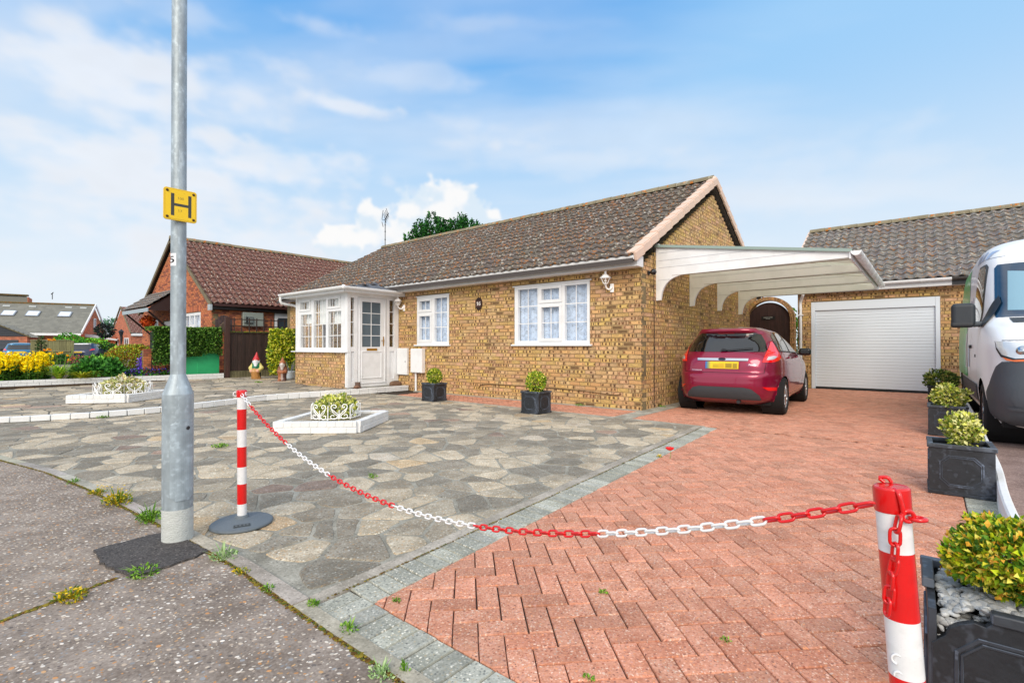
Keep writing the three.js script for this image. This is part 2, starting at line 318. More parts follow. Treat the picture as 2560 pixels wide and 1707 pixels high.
// --- concrete edging between the pavement and the forecourt
{
  const o = new THREE.Group(); o.name = 'edging'; struct(o); scene.add(o);
  const r = rng(8);
  for (let x = -7.6; x < 2.6; x += 0.914) {
    const x1 = Math.min(x + 0.906, 2.6), w = x > -2.3 ? 0.062 : 0.075, pts = [];
    for (const t of [0, 0.33, 0.66, 1]) { const q = lerp(x, x1, t); pts.push([q, edgeZ(q) - 0.012 + (r() - 0.5) * 0.006]); }
    for (const t of [1, 0.66, 0.33, 0]) { const q = lerp(x, x1, t); pts.push([q, edgeZ(q) - 0.012 - w]); }
    part('edging_kerb', slab(pts, 0.006 + 0.004 * r(), 0.1, 0.008, [0.86 + 0.12 * r(), 0.84 + 0.1 * r(), 0.8 + 0.1 * r()]), M.concrete, o);
  }
}
// --- the block paved drive in a 45 degree herringbone, with grey border blocks
const borderX = (z) => -1.876 - 0.0605 * (-z - 1.31);      // where the red blocks begin on the left
const drive = new THREE.Group(); drive.name = 'drive'; struct(drive); scene.add(drive);
part('sand_bed', slab([[-3.9, -15.5], [-10.2, -8.14], [-10.2, -7.1], [-2.4, -7.1], [-2.06, -1.13], [3, -1.13], [3, -2], [0.46, -4], [0.46, -15.5]], -0.012, 0.05, 0, 0x4e3e34), M.concrete, drive);
function blockGeo(w, d, c, tintC, uo, vo) { return stoneGeo([[-w / 2, -d / 2], [w / 2, -d / 2], [w / 2, d / 2], [-w / 2, d / 2]], 0.03, c, tintC, uo, vo).g; }
const rb = rng(31);
const redTint = () => { const k = 0.86 + 0.24 * rb(), q = rb(); return [k * (0.98 + 0.06 * q), k * (0.97 - 0.05 * q), k * (0.96 - 0.08 * q)]; };
const redGeos = Array.from({ length: 28 }, () => blockGeo(0.1938, 0.0938, 0.005, redTint(), rb(), rb()));
{
  const list = [], U = 0.1, c = Math.SQRT1_2;
  const put = (a, b, w, h) => {     // cell corner (a, b), size (w, h) in units, turned by 45 degrees
    const corner = [[a, b], [a + w, b], [a + w, b + h], [a, b + h]].map(([p, q]) => [(p * c - q * c) * U - 1.0, (p * c + q * c) * U - 8.0]);
    const [x, z] = centre(corner);
    if (x < -10 || x > 0.35 || z < -15.6 || z > -1.1) return;
    let poly = corner;
    const strip = z < -7.17 && x < -3.86;                       // the strip under the front windows
    if (strip && (z < -8.2 || x < -9.5)) return;
    if (z > -7.17) { if (x < borderX(z) - 0.12) return; poly = clip(clip(poly, -1, 0.0605, 1.7967), 0, 1, -1.312); }
    else if (strip) poly = clip(clip(clip(clip(poly, 0, 1, -7.2), 0, -1, 8.06), 1, 0, -3.88), -1, 0, 9.5);
    else { if (x < -3.68) return; poly = clip(clip(clip(poly, -1, 0, 3.555), 0, 1, -7.18), 0, -1, 15.45); }
    poly = clip(poly, 1, 0, 0.2);
    if (poly.length < 3 || Math.abs(area(poly)) < 0.0008) return;
    const y = (rb() - 0.5) * 0.004, tx = (rb() - 0.5) * 0.022, tz = (rb() - 0.5) * 0.022;
    if (Math.abs(area(poly)) > 0.01995) list.push({ g: redGeos[Math.floor(rb() * 28)], m: mm(x, y, z, (w > h ? -Math.PI / 4 : -Math.PI / 4 + Math.PI / 2) + (rb() - 0.5) * 0.012 + (rb() < 0.5 ? Math.PI : 0), tx, tz) });
    else { const q = poly.map((p) => { const [mx, mz] = centre(poly), l = Math.hypot(p[0] - mx, p[1] - mz); return [lerp(p[0], mx, Math.min(0.3, 0.003 / l)), lerp(p[1], mz, Math.min(0.3, 0.003 / l))]; }); const s = stoneGeo(q, 0.03, 0.004, redTint(), rb(), rb()); list.push({ g: s.g, m: mm(s.at[0], y, s.at[1]), size: 0.12 }); }
  };
  for (let i = -200; i < 200; i++) for (let j = -60; j < 60; j++) { const a = i + 2 * j, b = -i + 2 * j; if (Math.abs(a) > 190 || Math.abs(b) > 190) continue; put(a, b, 2, 1); put(a + 2, b, 1, 2); }
  pieces('paving_block', list, M.block, drive, 300);
  // grey borders
  const grey = [], greyTint = () => { const k = 0.78 + 0.28 * rb(); return [k, k * 0.995, k * (0.94 + 0.05 * rb())]; };
  const gG = Array.from({ length: 14 }, () => blockGeo(0.193, 0.092, 0.006, greyTint(), rb(), rb()));
  const pick = () => gG[Math.floor(rb() * gG.length)], jit = () => (rb() - 0.5) * 0.014;
  for (let z = -1.362; z > -7.15; z -= 0.1) grey.push({ g: pick(), m: mm(borderX(z) - 0.0995 + (rb() - 0.5) * 0.004, (rb() - 0.5) * 0.004, z, -0.06 + jit(), jit(), jit()) });
  for (let x = -2.01; x < 1.4; x += 0.1) grey.push({ g: pick(), m: mm(x, (rb() - 0.5) * 0.005, -1.212, Math.PI / 2 + jit(), jit(), jit()) });
  for (let z = -2.0; z > -15.4; z -= 0.1) grey.push({ g: pick(), m: mm(0.302, (rb() - 0.5) * 0.004, z, jit(), jit(), jit()) });
  pieces('border_block', grey, M.greyBlock, drive, 160);
  part('haunching', slab([[-2.14, -1.155], [-2.062, -1.155], [-2.42, -7.05], [-2.52, -7.05]], 0.004, 0.06, 0.006, [0.93, 0.88, 0.85]), M.concrete, drive);
  part('concrete_strip', [slab([[-3.86, -7.1], [-3.56, -7.1], [-3.56, -15.2], [-3.86, -15.2]], 0.003, 0.05, 0.005, [0.92, 0.93, 0.9]), slab([[-9.9, -8.16], [-3.85, -8.16], [-3.85, -8.06], [-9.9, -8.06]], 0.012, 0.05, 0.008, [0.86, 0.86, 0.83]), slab([[-9.9, -7.2], [-2.42, -7.2], [-2.42, -7.09], [-9.9, -7.09]], -0.001, 0.05, 0, [0.88, 0.88, 0.84])], M.concrete, drive);
}
// --- crazy paving: the lower forecourt and the terrace before the porch
const edgePath = [[-10.75, -0.35], [-10.5, -0.9], [-10.25, -1.5], [-10.06, -2.2], [-10.1, -3.0], [-10.35, -3.9], [-10.55, -4.7], [-10.48, -5.5], [-10.33, -6.3], [-10.27, -6.8], [-10.2, -8.12]];
const edgeX = (z) => { for (let i = 0; i + 1 < edgePath.length; i++) if (z >= edgePath[i + 1][1]) { const [a, b] = [edgePath[i], edgePath[i + 1]]; return lerp(a[0], b[0], clamp((z - a[1]) / (b[1] - a[1]))); } return -10.2; };
const terraceY = (z) => 0.068 + 0.052 * clamp((-z - 1) / 5.5);
function crazy(o, x0, x1, z0, z1, step, seed, keep, cut, height, near) {
  const r = rng(seed), pts = [], list = [];
  for (let i = 0, z = z0 - step; z < z1 + step; z += step * 0.92, i++) for (let x = x0 - step; x < x1 + step; x += step) {
    if (r() < 0.12) continue;
    pts.push([x + (i % 2) * step * 0.5 + (r() - 0.5) * step * 0.86, z + (r() - 0.5) * step * 0.8]);
  }
  const box0 = (p) => [[p[0] - 1, p[1] - 1], [p[0] + 1, p[1] - 1], [p[0] + 1, p[1] + 1], [p[0] - 1, p[1] + 1]];
  pts.forEach((p, i) => {
    if (!keep(p)) return;
    const gap = 0.006 + 0.007 * r(); let poly = box0(p);
    pts.forEach((q, j) => {
      if (i === j) return;
      const dx = q[0] - p[0], dz = q[1] - p[1], d = Math.hypot(dx, dz); if (d > 1.3) return;
      const c = (dx * (p[0] + q[0]) + dz * (p[1] + q[1])) / 2 / d, g = gap + 0.006 * hash(Math.min(i, j), Math.max(i, j), seed);
      poly = clip(poly, dx / d, dz / d, c - g);
    });
    poly = cut(poly, p);
    if (poly.length < 3 || Math.abs(area(poly)) < 0.006) return;
    // break the corners a little
    const rough = []; poly.forEach((a, k) => { const b = poly[(k + 1) % poly.length], l = Math.hypot(a[0] - b[0], a[1] - b[1]), t = clamp(0.018 / l, 0, 0.3); rough.push([lerp(a[0], b[0], t * (0.5 + r())), lerp(a[1], b[1], t * (0.5 + r()))]); if (l > 0.06) rough.push([lerp(a[0], b[0], 1 - t * (0.5 + r())), lerp(a[1], b[1], 1 - t * (0.5 + r()))]); });
    // broken, not sawn: the long edges wander by a few millimetres
    const edge = []; rough.forEach((a, k) => { const b = rough[(k + 1) % rough.length], l = Math.hypot(a[0] - b[0], a[1] - b[1]); edge.push(a); const m = l > 0.16 ? 2 : l > 0.08 ? 1 : 0; for (let q = 1; q <= m; q++) { const t = (q + (r() - 0.5) * 0.4) / (m + 1), j = (r() - 0.6) * 0.014; edge.push([lerp(a[0], b[0], t) - (b[1] - a[1]) / l * j, lerp(a[1], b[1], t) + (b[0] - a[0]) / l * j]); } });
    const [cx, cz] = centre(rough), w = r(), v = 0.9 + 0.2 * r(), slab = r() < near(cx, cz);
    // two sorts of stone were laid at random: buff and grey
    let col = w < 0.03 ? [0.74, 0.60, 0.58] : w < 0.06 ? [0.98, 0.86, 0.68] : w < 0.25 ? [0.80, 0.81, 0.79] : [0.92, 0.91, 0.86];
    const grey = w < 0.03 ? [0.52, 0.45, 0.46] : w < 0.05 ? [0.85, 0.74, 0.6] : w < 0.4 ? [0.45, 0.47, 0.48] : w < 0.7 ? [0.53, 0.54, 0.54] : w < 0.965 ? [0.62, 0.625, 0.61] : [0.95, 0.96, 0.97];
    col = (slab ? grey : col).map((c) => c * v);
    const s = stoneGeo(edge, 0.03, 0.006, col, r(), r(), r() * 6);
    list.push({ g: s.g, m: mm(s.at[0], height(s.at[1]) + (r() - 0.5) * 0.004, s.at[1], 0, (r() - 0.5) * 0.014, (r() - 0.5) * 0.014), size: Math.sqrt(Math.abs(area(rough))) });
  });
  pieces('paving_stone', list, M.stone, o, 300);
}
{
  const o = new THREE.Group(); o.name = 'crazy_paving'; struct(o); scene.add(o);
  part('mortar_bed', slab([[-11, 0.2], ...pavEdge.filter((p) => p[0] > -11 && p[0] < -2.2).map(([x, z]) => [x, z - 0.07]), [-2.13, -1.13], [-2.51, -7.09], [-11, -7.09]].reverse(), -0.0045, 0.045, 0, [0.74, 0.74, 0.71]), M.concrete, o);
  const grime = () => 0.6;
  crazy(o, -10.6, -2.1, -7.1, 0, 0.275, 101, (p) => p[0] > edgeX(p[1]) + 0.02 && p[0] < -2.1 && p[1] < edgeZ(p[0]) - 0.05 && p[1] > -7.12,
    (poly, p) => { const z0 = edgeZ(p[0] - 0.3) - 0.095, z1 = edgeZ(p[0] + 0.3) - 0.095, s = (z1 - z0) / 0.6; const e = (edgeX(p[1] + 0.2) - edgeX(p[1] - 0.2)) / 0.4; let q = clip(clip(poly, -s, 1, z0 - s * (p[0] - 0.3)), -1, e, -(edgeX(p[1]) - e * p[1]) - 0.05); q = clip(q, 0, -1, 7.08); return clip(q, 1, -0.0605, -2.15 - 0.0605 * -1.17); }, () => 0, grime);
  const t = new THREE.Group(); t.name = 'terrace'; struct(t); scene.add(t);
  const P = [], idx = [], zs = [0.2, -0.35, -1, -2, -3, -4, -5, -5.8, -6.6, -7.4, -8.2, -9.6];
  zs.forEach((z) => { P.push(-17.6, terraceY(z) - 0.006, z, z < -8.1 ? -12.8 : edgeX(z) - 0.02, terraceY(z) - 0.006, z); });
  for (let i = 0; i + 1 < zs.length; i++) idx.push(i * 2, i * 2 + 1, i * 2 + 2, i * 2 + 1, i * 2 + 3, i * 2 + 2);
  const g = new THREE.BufferGeometry(); g.setAttribute('position', new THREE.BufferAttribute(new Float32Array(P), 3)); g.setIndex(idx); g.computeVertexNormals();
  part('mortar_bed', metric(fin(g, 0x8f8e8a)), M.concrete, t);
  crazy(t, -17.4, -10, -9.0, -0.2, 0.34, 202, (p) => p[0] < edgeX(p[1]) - 0.1 && p[0] > -17.3 && p[1] < -0.4 && !(p[0] > -13.1 && p[1] < -6.6), (poly, p) => { const e = (edgeX(p[1] + 0.2) - edgeX(p[1] - 0.2)) / 0.4; return clip(clip(clip(poly, -1, 0, 17.4), 0, -1, 9), 1, -e, edgeX(p[1]) - e * p[1] - 0.055); }, terraceY, grime);
  part('door_step', slab([[-10.62, -6.62], [-10.34, -6.62], [-10.24, -8.14], [-10.62, -8.14]], 0.126, 0.1, 0.004, [0.62, 0.63, 0.6]), M.concrete, t);
  // white painted bricks that hold the terrace's edge
  const list = [], r = rng(19), len = [0]; for (let i = 1; i < edgePath.length; i++) len.push(len[i - 1] + Math.hypot(edgePath[i][0] - edgePath[i - 1][0], edgePath[i][1] - edgePath[i - 1][1]));
  const curve = new THREE.CatmullRomCurve3(edgePath.map(([x, z]) => V3(x, 0, z))), total = len[len.length - 1], n = Math.round(total / 0.228);
  const G = Array.from({ length: 5 }, () => { const k = 0.95 + 0.07 * r(); return rbox(0.221, 0.1, 0.104, 0.009, 0, 0, 0, [k, k, k * 0.99]); });
  for (let i = 0; i < n; i++) {
    const p = curve.getPointAt((i + 0.5) / n), d = curve.getTangentAt((i + 0.5) / n), top = terraceY(p.z) + 0.014;
    for (let c = 0; c < (p.z < -6.2 ? 2 : 1); c++) { const hh = p.z < -6.2 ? top / 2 : top; list.push({ g: G[Math.floor(r() * 5)], m: mm(p.x + (r() - 0.5) * 0.01, hh * (c + 0.5) + (r() - 0.5) * 0.003, p.z, -Math.atan2(d.z, d.x) + (r() - 0.5) * 0.03, (r() - 0.5) * 0.02, (r() - 0.5) * 0.02, 1, hh / 0.103, 1) }); }
  }
  const e = thing('brick_edging', 'low white painted brick edging curving along the raised crazy paving', 'edging');
  pieces('brick', list, M.whitePaint, e); rebase(e, -10.3, 0, -4);
}
// neighbour's tarmac drive on the right, beds on the left, and the far roadway
struct(part('side_drive', slab([[0.5, -15.4], [0.44, -5], [0.3, -1.06], [14, -1.06], [14, -15.4]], 0.0, 0.05, 0.004, 0xffffff), M.redTar, scene));
struct(part('flower_bed', slab([[-17.5, 1], [-17.15, -6.4], [-18.4, -6.4], [-19.2, -5.4], [-26, -5.0], [-26, 1]], 0.13, 0.15, 0.01, 0xffffff), M.soil, scene));
struct(part('lawn', slab([[-26, -5], [-26, 3], [-31, 3], [-31, -9], [-27, -9], [-27, -5]], 0.02, 0.06, 0, 0xffffff), M.grass, scene));
// ---------------------------------------------------------------- building kit: bricks, tiles, windows
const basis = (P, ux, n) => new THREE.Matrix4().makeBasis(ux, V3(0, 1, 0), n).setPosition(P);
// yellow dappled brick: 32 faces, each with its own dark drag marks
const brickTex = dataTex(1024, (u, v, o) => {
  const tx = Math.floor(u * 4), ty = Math.floor(v * 8), id = tx + ty * 4, a = u * 4 - tx, b = v * 8 - ty, r = (k) => hash(id, k, 313);
  const n = tfbm(u, v, 64, 3, 4), m = tfbm(u, v, 16, 9, 3);
  const k = 0.94 + 0.12 * r(1) + (n - 0.5) * 0.28 + (m - 0.5) * 0.22;
  let R = 0.77 * k, G = (0.63 + 0.05 * (r(2) - 0.5)) * k, B = (0.425 + 0.09 * (r(3) - 0.5)) * k;
  const count = r(4) < 0.2 ? 0 : r(4) < 0.42 ? 1 : r(4) < 0.72 ? 2 : r(4) < 0.92 ? 3 : 4, ex = (n - 0.5) * 0.07;
  const whole = r(5) < 0.06;
  let d = whole ? smooth(0.02, 0.1, Math.min(a, 1 - a) + ex * 0.5) * smooth(0.04, 0.2, Math.min(b, 1 - b)) * (0.45 + 0.5 * m) : 0;
  for (let i = 0; i < count && !whole; i++) {
    const c = (i + 0.5 + (r(10 + i) - 0.5) * 0.7) / count, w = 0.075 + 0.055 * r(20 + i), y0 = 0.1 + 0.22 * r(30 + i), y1 = 0.98 - 0.2 * r(40 + i), s = 0.6 + 0.4 * r(50 + i);
    d = Math.max(d, smooth(w, w - 0.045, Math.abs(a - c) + ex) * smooth(y0 - 0.12, y0 + 0.08, b + ex * 2) * smooth(y1 + 0.1, y1 - 0.1, b + ex * 2) * s);
  }
  const warm = r(60), D = [0.45 - 0.13 * warm, 0.30 - 0.06 * warm, 0.18 - 0.02 * warm];
  o[0] = lerp(R, D[0], d); o[1] = lerp(G, D[1], d); o[2] = lerp(B, D[2], d);
});
M.brick = mat({ map: brickTex, roughness: 0.88, bumpMap: scaled(fineBump, 6), bumpScale: 0.003 });
M.mortar = mat({ color: 0xb8a684, map: concTex, roughness: 0.95 });
M.redBrick = mat({ map: aggregate(512, 0xe2dcd8, [0xf6f0ec, 0xb9aca4, 0xffffff, 0xcfc4be], 40, 0.4, 0.5, 61, 0.2), roughness: 0.9 });
function brickGeo(tile, c, L = 0.215, H = 0.065, D = 0.05) {
  const ch = 0.003, x = L / 2, y = H / 2, P = [], U = [];
  const tx = (tile % 4) / 4, ty = Math.floor(tile / 4) / 8;
  const put = (...v) => v.forEach(([a, b, d]) => { P.push(a, b, d); U.push(tx + 0.25 * (0.5 + a / L * 0.99), ty + 0.125 * (0.5 + b / H * 0.97)); });
  const F = [[-x + ch, -y + ch, 0], [x - ch, -y + ch, 0], [x - ch, y - ch, 0], [-x + ch, y - ch, 0]], E = [[-x, -y, -ch], [x, -y, -ch], [x, y, -ch], [-x, y, -ch]], K = E.map(([a, b]) => [a, b, -D]);
  put(F[0], F[1], F[2]); put(F[0], F[2], F[3]);
  for (let i = 0; i < 4; i++) { const j = (i + 1) % 4; put(E[i], E[j], F[j]); put(E[i], F[j], F[i]); put(K[i], K[j], E[j]); put(K[i], E[j], E[i]); }
  const g = new THREE.BufferGeometry(); g.setAttribute('position', new THREE.BufferAttribute(new Float32Array(P), 3)); g.setAttribute('uv', new THREE.BufferAttribute(new Float32Array(U), 2)); g.computeVertexNormals();
  return fin(g, c);
}
const kb = rng(71);
const yellowGeos = Array.from({ length: 40 }, (_, i) => { const k = 0.95 + 0.1 * kb(); return brickGeo(i % 32, [k, k * (0.98 + 0.04 * kb()), k * (0.94 + 0.12 * kb())]); });
const redGeos2 = Array.from({ length: 20 }, () => { const k = 0.8 + 0.35 * kb(), w = kb(); return brickGeo(0, w < 0.2 ? [0.36 * k, 0.115 * k, 0.07 * k] : [0.62 * k, (0.185 + 0.04 * w) * k, 0.09 * k]); });
const whiteGeos = Array.from({ length: 8 }, () => { const k = 0.95 + 0.07 * kb(); return brickGeo(0, [k, k, k * 0.99], 0.219, 0.069, 0.06); });
// bricks of a wall face: local s along ux, h up; openings are [s0, s1, h0, h1]
function layBricks({ P, ux, n, L, H, openings = [], geos, r, range, h0 = 0, list = [], ends = 0 }) {
  const B = basis(P, ux, n);
  for (let row = 0, h = h0; h < H - 0.02; row++, h += 0.075) {
    const [sa, sb] = range ? range(h) : [0, L]; if (sb - sa < 0.05) continue;
    for (let s = -0.225 + (row % 2 ? 0.1125 : 0); s < L; s += 0.225) {
      let iv = [[Math.max(s, sa), sb - (s + 0.215) < 0.03 ? sb : s + 0.215]];
      for (const [o0, o1, q0, q1] of openings) { if (h + 0.065 < q0 + 0.02 || h > q1 - 0.02) continue; iv = iv.flatMap(([a, b]) => (b <= o0 || a >= o1 ? [[a, b]] : [[a, o0 - 0.004], [o1 + 0.004, b]].filter(([c, d]) => d > c))); }
      for (const [a, b] of iv) { if (b - a < 0.018) continue; list.push({ g: geos[Math.floor(r() * geos.length)], m: B.clone().multiply(mm((a + b) / 2, h + 0.0375, (r() - 0.5) * 0.003, 0, 0, (r() - 0.5) * 0.006, (b - a) / 0.215, 1, 1)), size: 0.2 }); }
    }
  }
  return list;
}
// flat backing of a wall in mortar, with holes; front face `back` behind the brick face
function backing(P, ux, n, outline, holes, back = 0.008, thick = 0.2) {
  const s = new THREE.Shape(outline.map((p) => new THREE.Vector2(p[0], p[1])));
  for (const [a, b, c, d] of holes) s.holes.push(new THREE.Path([[a, c], [b, c], [b, d], [a, d]].map((p) => new THREE.Vector2(p[0], p[1]))));
  return metric(fin(new THREE.ExtrudeGeometry(s, { depth: thick, bevelEnabled: false }).translate(0, 0, -thick - back))).applyMatrix4(basis(P, ux, n));
}
// roof tile with a rolled profile: across x, up the slope -z (local), lower edge at z = 0
function tileGeo(w, gauge, amp, thick, c, uo, vo, seg = 8, shape) {
  const P = [], U = [], N = [], f = shape ?? ((t) => amp * (0.5 + 0.5 * Math.cos(t * Math.PI * 2))), e = 0.01;
  const put = (n, ...v) => v.forEach(([a, b, d], i) => { P.push(a, b, d); U.push(a * 1.6 + uo, d * 1.6 + vo + b); N.push(...(n[i] ?? n[0])); });
  const nrm = (t) => { const s = (f(t + e) - f(t - e)) / (2 * e * w), l = Math.hypot(1, s); return [-s / l, 1 / l, 0]; }, fr = [[0, 0, 1]];
  for (let i = 0; i < seg; i++) {
    const t0 = i / seg, t1 = (i + 1) / seg, x0 = (t0 - 0.5) * w, x1 = (t1 - 0.5) * w, a = f(t0), b = f(t1), l = -gauge - 0.03, lo = 0.032, p = nrm(t0), q = nrm(t1);
    put([p, q, q], [x0, a + lo, 0], [x1, b + lo, 0], [x1, b, l]); put([p, q, p], [x0, a + lo, 0], [x1, b, l], [x0, a, l]);
    put(fr, [x0, a + lo - thick, 0], [x1, b + lo - thick, 0], [x1, b + lo, 0]); put(fr, [x0, a + lo - thick, 0], [x1, b + lo, 0], [x0, a + lo, 0]);
  }
  const g = new THREE.BufferGeometry(); g.setAttribute('position', new THREE.BufferAttribute(new Float32Array(P), 3)); g.setAttribute('normal', new THREE.BufferAttribute(new Float32Array(N), 3)); g.setAttribute('uv', new THREE.BufferAttribute(new Float32Array(U), 2));
  return fin(g, c);
}
// a roof slope: E = one end of the eave line, ux along the eave, up = unit vector up the slope
function layTiles({ E, ux, up, L, rows, w, gauge, geos, r, skip, list = [] }) {
  const n = ux.clone().cross(up).normalize(), cols = Math.round(L / w), k = L / cols / w;
  if (n.y < 0) n.negate();
  const zz = up.clone().negate(), xx = n.clone().cross(zz), B = new THREE.Matrix4().makeBasis(xx, n, zz);
  for (let j = 0; j < rows; j++) for (let i = 0; i < cols; i++) {
    if (skip && skip(i, j)) continue;
    const p = E.clone().addScaledVector(ux, (i + 0.5) * w * k).addScaledVector(up, j * gauge).addScaledVector(n, (r() - 0.5) * 0.004);
    list.push({ g: geos[Math.floor(r() * geos.length)], m: new THREE.Matrix4().makeTranslation(p.x, p.y, p.z).multiply(B).multiply(mm(0, 0, 0, (r() - 0.5) * 0.008, 0, 0, k, 1, 1)), size: 0.28 });
  }
  return list;
}
// weathered tiles: lichen in orange and pale grey spots
function lichen(n, base, seed, orange, white) {
  const h = (x) => [(x >> 16) / 255, ((x >> 8) & 255) / 255, (x & 255) / 255], B = h(base);
  return dataTex(n, (u, v, o) => {
    const g = (tfbm(u, v, 6, seed) - 0.5) * 0.22 + (tfbm(u, v, 64, seed + 3, 3) - 0.5) * 0.08;
    let c = B.map((x) => x * (1 + g * 1.5));
    const streak = tfbm(u, v, 10, seed + 8, 4);
    const a = smooth(0.655, 0.71, tfbm(u, v, 12, seed + 20, 4)) * orange, b = smooth(0.70, 0.73, tfbm(u, v, 14, seed + 30, 3)) * white * 0.8, d = smooth(0.62, 0.74, streak) * 0.3;
    c = c.map((x, i) => lerp(x, [0.5, 0.48, 0.42][i], d)); c = c.map((x, i) => lerp(x, [0.72, 0.42, 0.13][i], a)); c = c.map((x, i) => lerp(x, [0.80, 0.79, 0.74][i], b));
    o[0] = c[0]; o[1] = c[1]; o[2] = c[2];
  });
}
M.brownTile = mat({ map: lichen(1024, 0x5e554e, 5, 0.62, 0.9), roughness: 0.86, bumpMap: scaled(fineBump, 3), bumpScale: 0.004 });
M.greyTile = mat({ map: lichen(1024, 0x6e6a67, 55, 0.5, 0.9), roughness: 0.86, bumpMap: scaled(fineBump, 3), bumpScale: 0.004 });
M.redTile = mat({ map: lichen(1024, 0x68443b, 105, 0.15, 1.0), roughness: 0.86, bumpMap: scaled(fineBump, 3), bumpScale: 0.004 });
M.ridge = mat({ map: lichen(512, 0x857c66, 155, 1.0, 0.5), roughness: 0.9 });
M.verge = mat({ color: 0xdac3b4, map: dirtTex, roughness: 0.85 });
const tileSet = (n, w, gauge, amp, seed, dark = 1) => { const r = rng(seed); return Array.from({ length: n }, () => { const k = (0.91 + 0.16 * r()) * dark; return tileGeo(w, gauge, amp, 0.03, [k, k * (0.97 + 0.06 * r()), k * (0.95 + 0.08 * r())], r(), r()); }); };
// half-round ridge tiles along a line
function ridgeTiles(a, b, n, rad, list, r) {
  const d = b.clone().sub(a), L = d.length(), u = d.clone().normalize(), step = L / n, side = u.clone().cross(V3(0, 1, 0)).normalize();
  const G = Array.from({ length: 6 }, () => { const k = 0.85 + 0.25 * r(); const g = new THREE.CylinderGeometry(rad, rad * 1.06, step * 0.985, 12, 1, false, 0, Math.PI).rotateZ(Math.PI / 2).rotateX(0); const q = metric(fin(g, [k, k, k * 0.97])); const du = r(), uv = q.attributes.uv; for (let i = 0; i < uv.count; i++) uv.setXY(i, uv.getX(i) + du, uv.getY(i) + du * 3); return q; });
  // the half cylinder's open side has to face down
  for (let i = 0; i < n; i++) { const p = a.clone().addScaledVector(u, (i + 0.5) * step), B = new THREE.Matrix4().makeBasis(u, V3(0, 1, 0), side); list.push({ g: G[Math.floor(r() * 6)], m: new THREE.Matrix4().makeTranslation(p.x, p.y + (r() - 0.5) * 0.008, p.z).multiply(B).multiply(mm(0, 0, 0, (r() - 0.5) * 0.01)), size: 0.3 }); }
}
// a window in a wall plane: lights = [{ x0, x1, y0, y1 (glass), sash, cols, rows }]
function makeWindow(o, P, ux, n, { x0, x1, y0, y1, lights, sill, depth = 0.07, name = 'window', curtain, barMat = M.upvc, label }) {
  const B = basis(P, ux, n), F = [], s = new THREE.Shape([[x0, y0], [x1, y0], [x1, y1], [x0, y1]].map((p) => new THREE.Vector2(p[0], p[1])));
  for (const l of lights) s.holes.push(new THREE.Path([[l.x0, l.y0], [l.x1, l.y0], [l.x1, l.y1], [l.x0, l.y1]].map((p) => new THREE.Vector2(p[0], p[1]))));
  F.push(metric(fin(new THREE.ExtrudeGeometry(s, { depth: depth - 0.008, bevelEnabled: true, bevelSize: -0.004, bevelOffset: 0, bevelThickness: 0.004, bevelSegments: 1 }).translate(0, 0, -depth + 0.004))));
  for (const l of lights) if (l.sash) {      // the opening sash stands proud of the frame, with a shadow gap round it
    const m = l.m ?? 0.062, t = 0.018;
    for (const b of [[l.x0 - m, l.x1 + m, l.y1 - 0.001, l.y1 + m * 0.8], [l.x0 - m, l.x1 + m, l.y0 - m, l.y0 + 0.001], [l.x0 - m, l.x0 + 0.001, l.y0 + 0.001, l.y1 - 0.001], [l.x1 - 0.001, l.x1 + m, l.y0 + 0.001, l.y1 - 0.001]]) F.push(rspan(...b, 0.003, t, 0.004));
  }
  const w = part(name, F.map((g) => g.applyMatrix4(B)), M.upvc, o, label);
  for (const l of lights) {
    part('pane', fin(new THREE.PlaneGeometry(l.x1 - l.x0, l.y1 - l.y0).translate((l.x0 + l.x1) / 2, (l.y0 + l.y1) / 2, -0.028)).applyMatrix4(B), l.glass ?? M.glass, w);
    const bars = [];
    for (let i = 1; i < (l.cols ?? 1); i++) { const x = lerp(l.x0, l.x1, i / l.cols); bars.push(span(x - 0.009, x + 0.009, l.y0, l.y1, -0.026, -0.018)); }
    const ys = l.ys ?? Array.from({ length: Math.max(0, (l.rows ?? 1) - 1) }, (_, i) => lerp(l.y0, l.y1, (i + 1) / l.rows));
    for (const y of ys) bars.push(span(l.x0, l.x1, y - 0.009, y + 0.009, -0.0255, -0.0175));
    for (const g of bars) part('glazing_bar', g.applyMatrix4(B), barMat, w);
  }
  if (sill) part('sill', [rspan(x0 - 0.06, x1 + 0.06, y0 - 0.035, y0 - 0.001, -0.05, 0.06, 0.006)].map((g) => g.applyMatrix4(B)), M.upvc, w);
  if (curtain) {
    const g = new THREE.PlaneGeometry(x1 - x0 - 0.02, y1 - y0 - 0.02, 160, 3), p = g.attributes.position;
    for (let i = 0; i < p.count; i++) { const x = p.getX(i); p.setZ(i, 0.012 * Math.sin(x * 46 + 2 * Math.sin(x * 7)) + 0.008 * Math.sin(x * 23 + 1)); }
    g.computeVertexNormals();
    part('net_curtain', metric(fin(g)).translate((x0 + x1) / 2, (y0 + y1) / 2, -0.115).applyMatrix4(B), curtain, w);
  }
  return w;
}
const laceTex = dataTex(512, (u, v, o) => {
  const a = tfbm(u, v, 24, 5, 3), b = tfbm(u, v, 10, 15, 3), fl = smooth(0.5, 0.56, tnoise(u, v, 22, 8)) * smooth(0.5, 0.6, tnoise(u, v, 60, 12)), k = 0.86 + 0.08 * (b - 0.5) - 0.09 * fl - 0.06 * smooth(0.52, 0.62, a);
  o[0] = k * 0.88; o[1] = k * 0.96; o[2] = k * 1.06;
});
M.lace = mat({ map: laceTex, roughness: 0.95, side: THREE.DoubleSide });

M.obscure = mat({ color: 0x6f7f8a, roughness: 0.12, transmission: 0.5, thickness: 0, vertexColors: false });
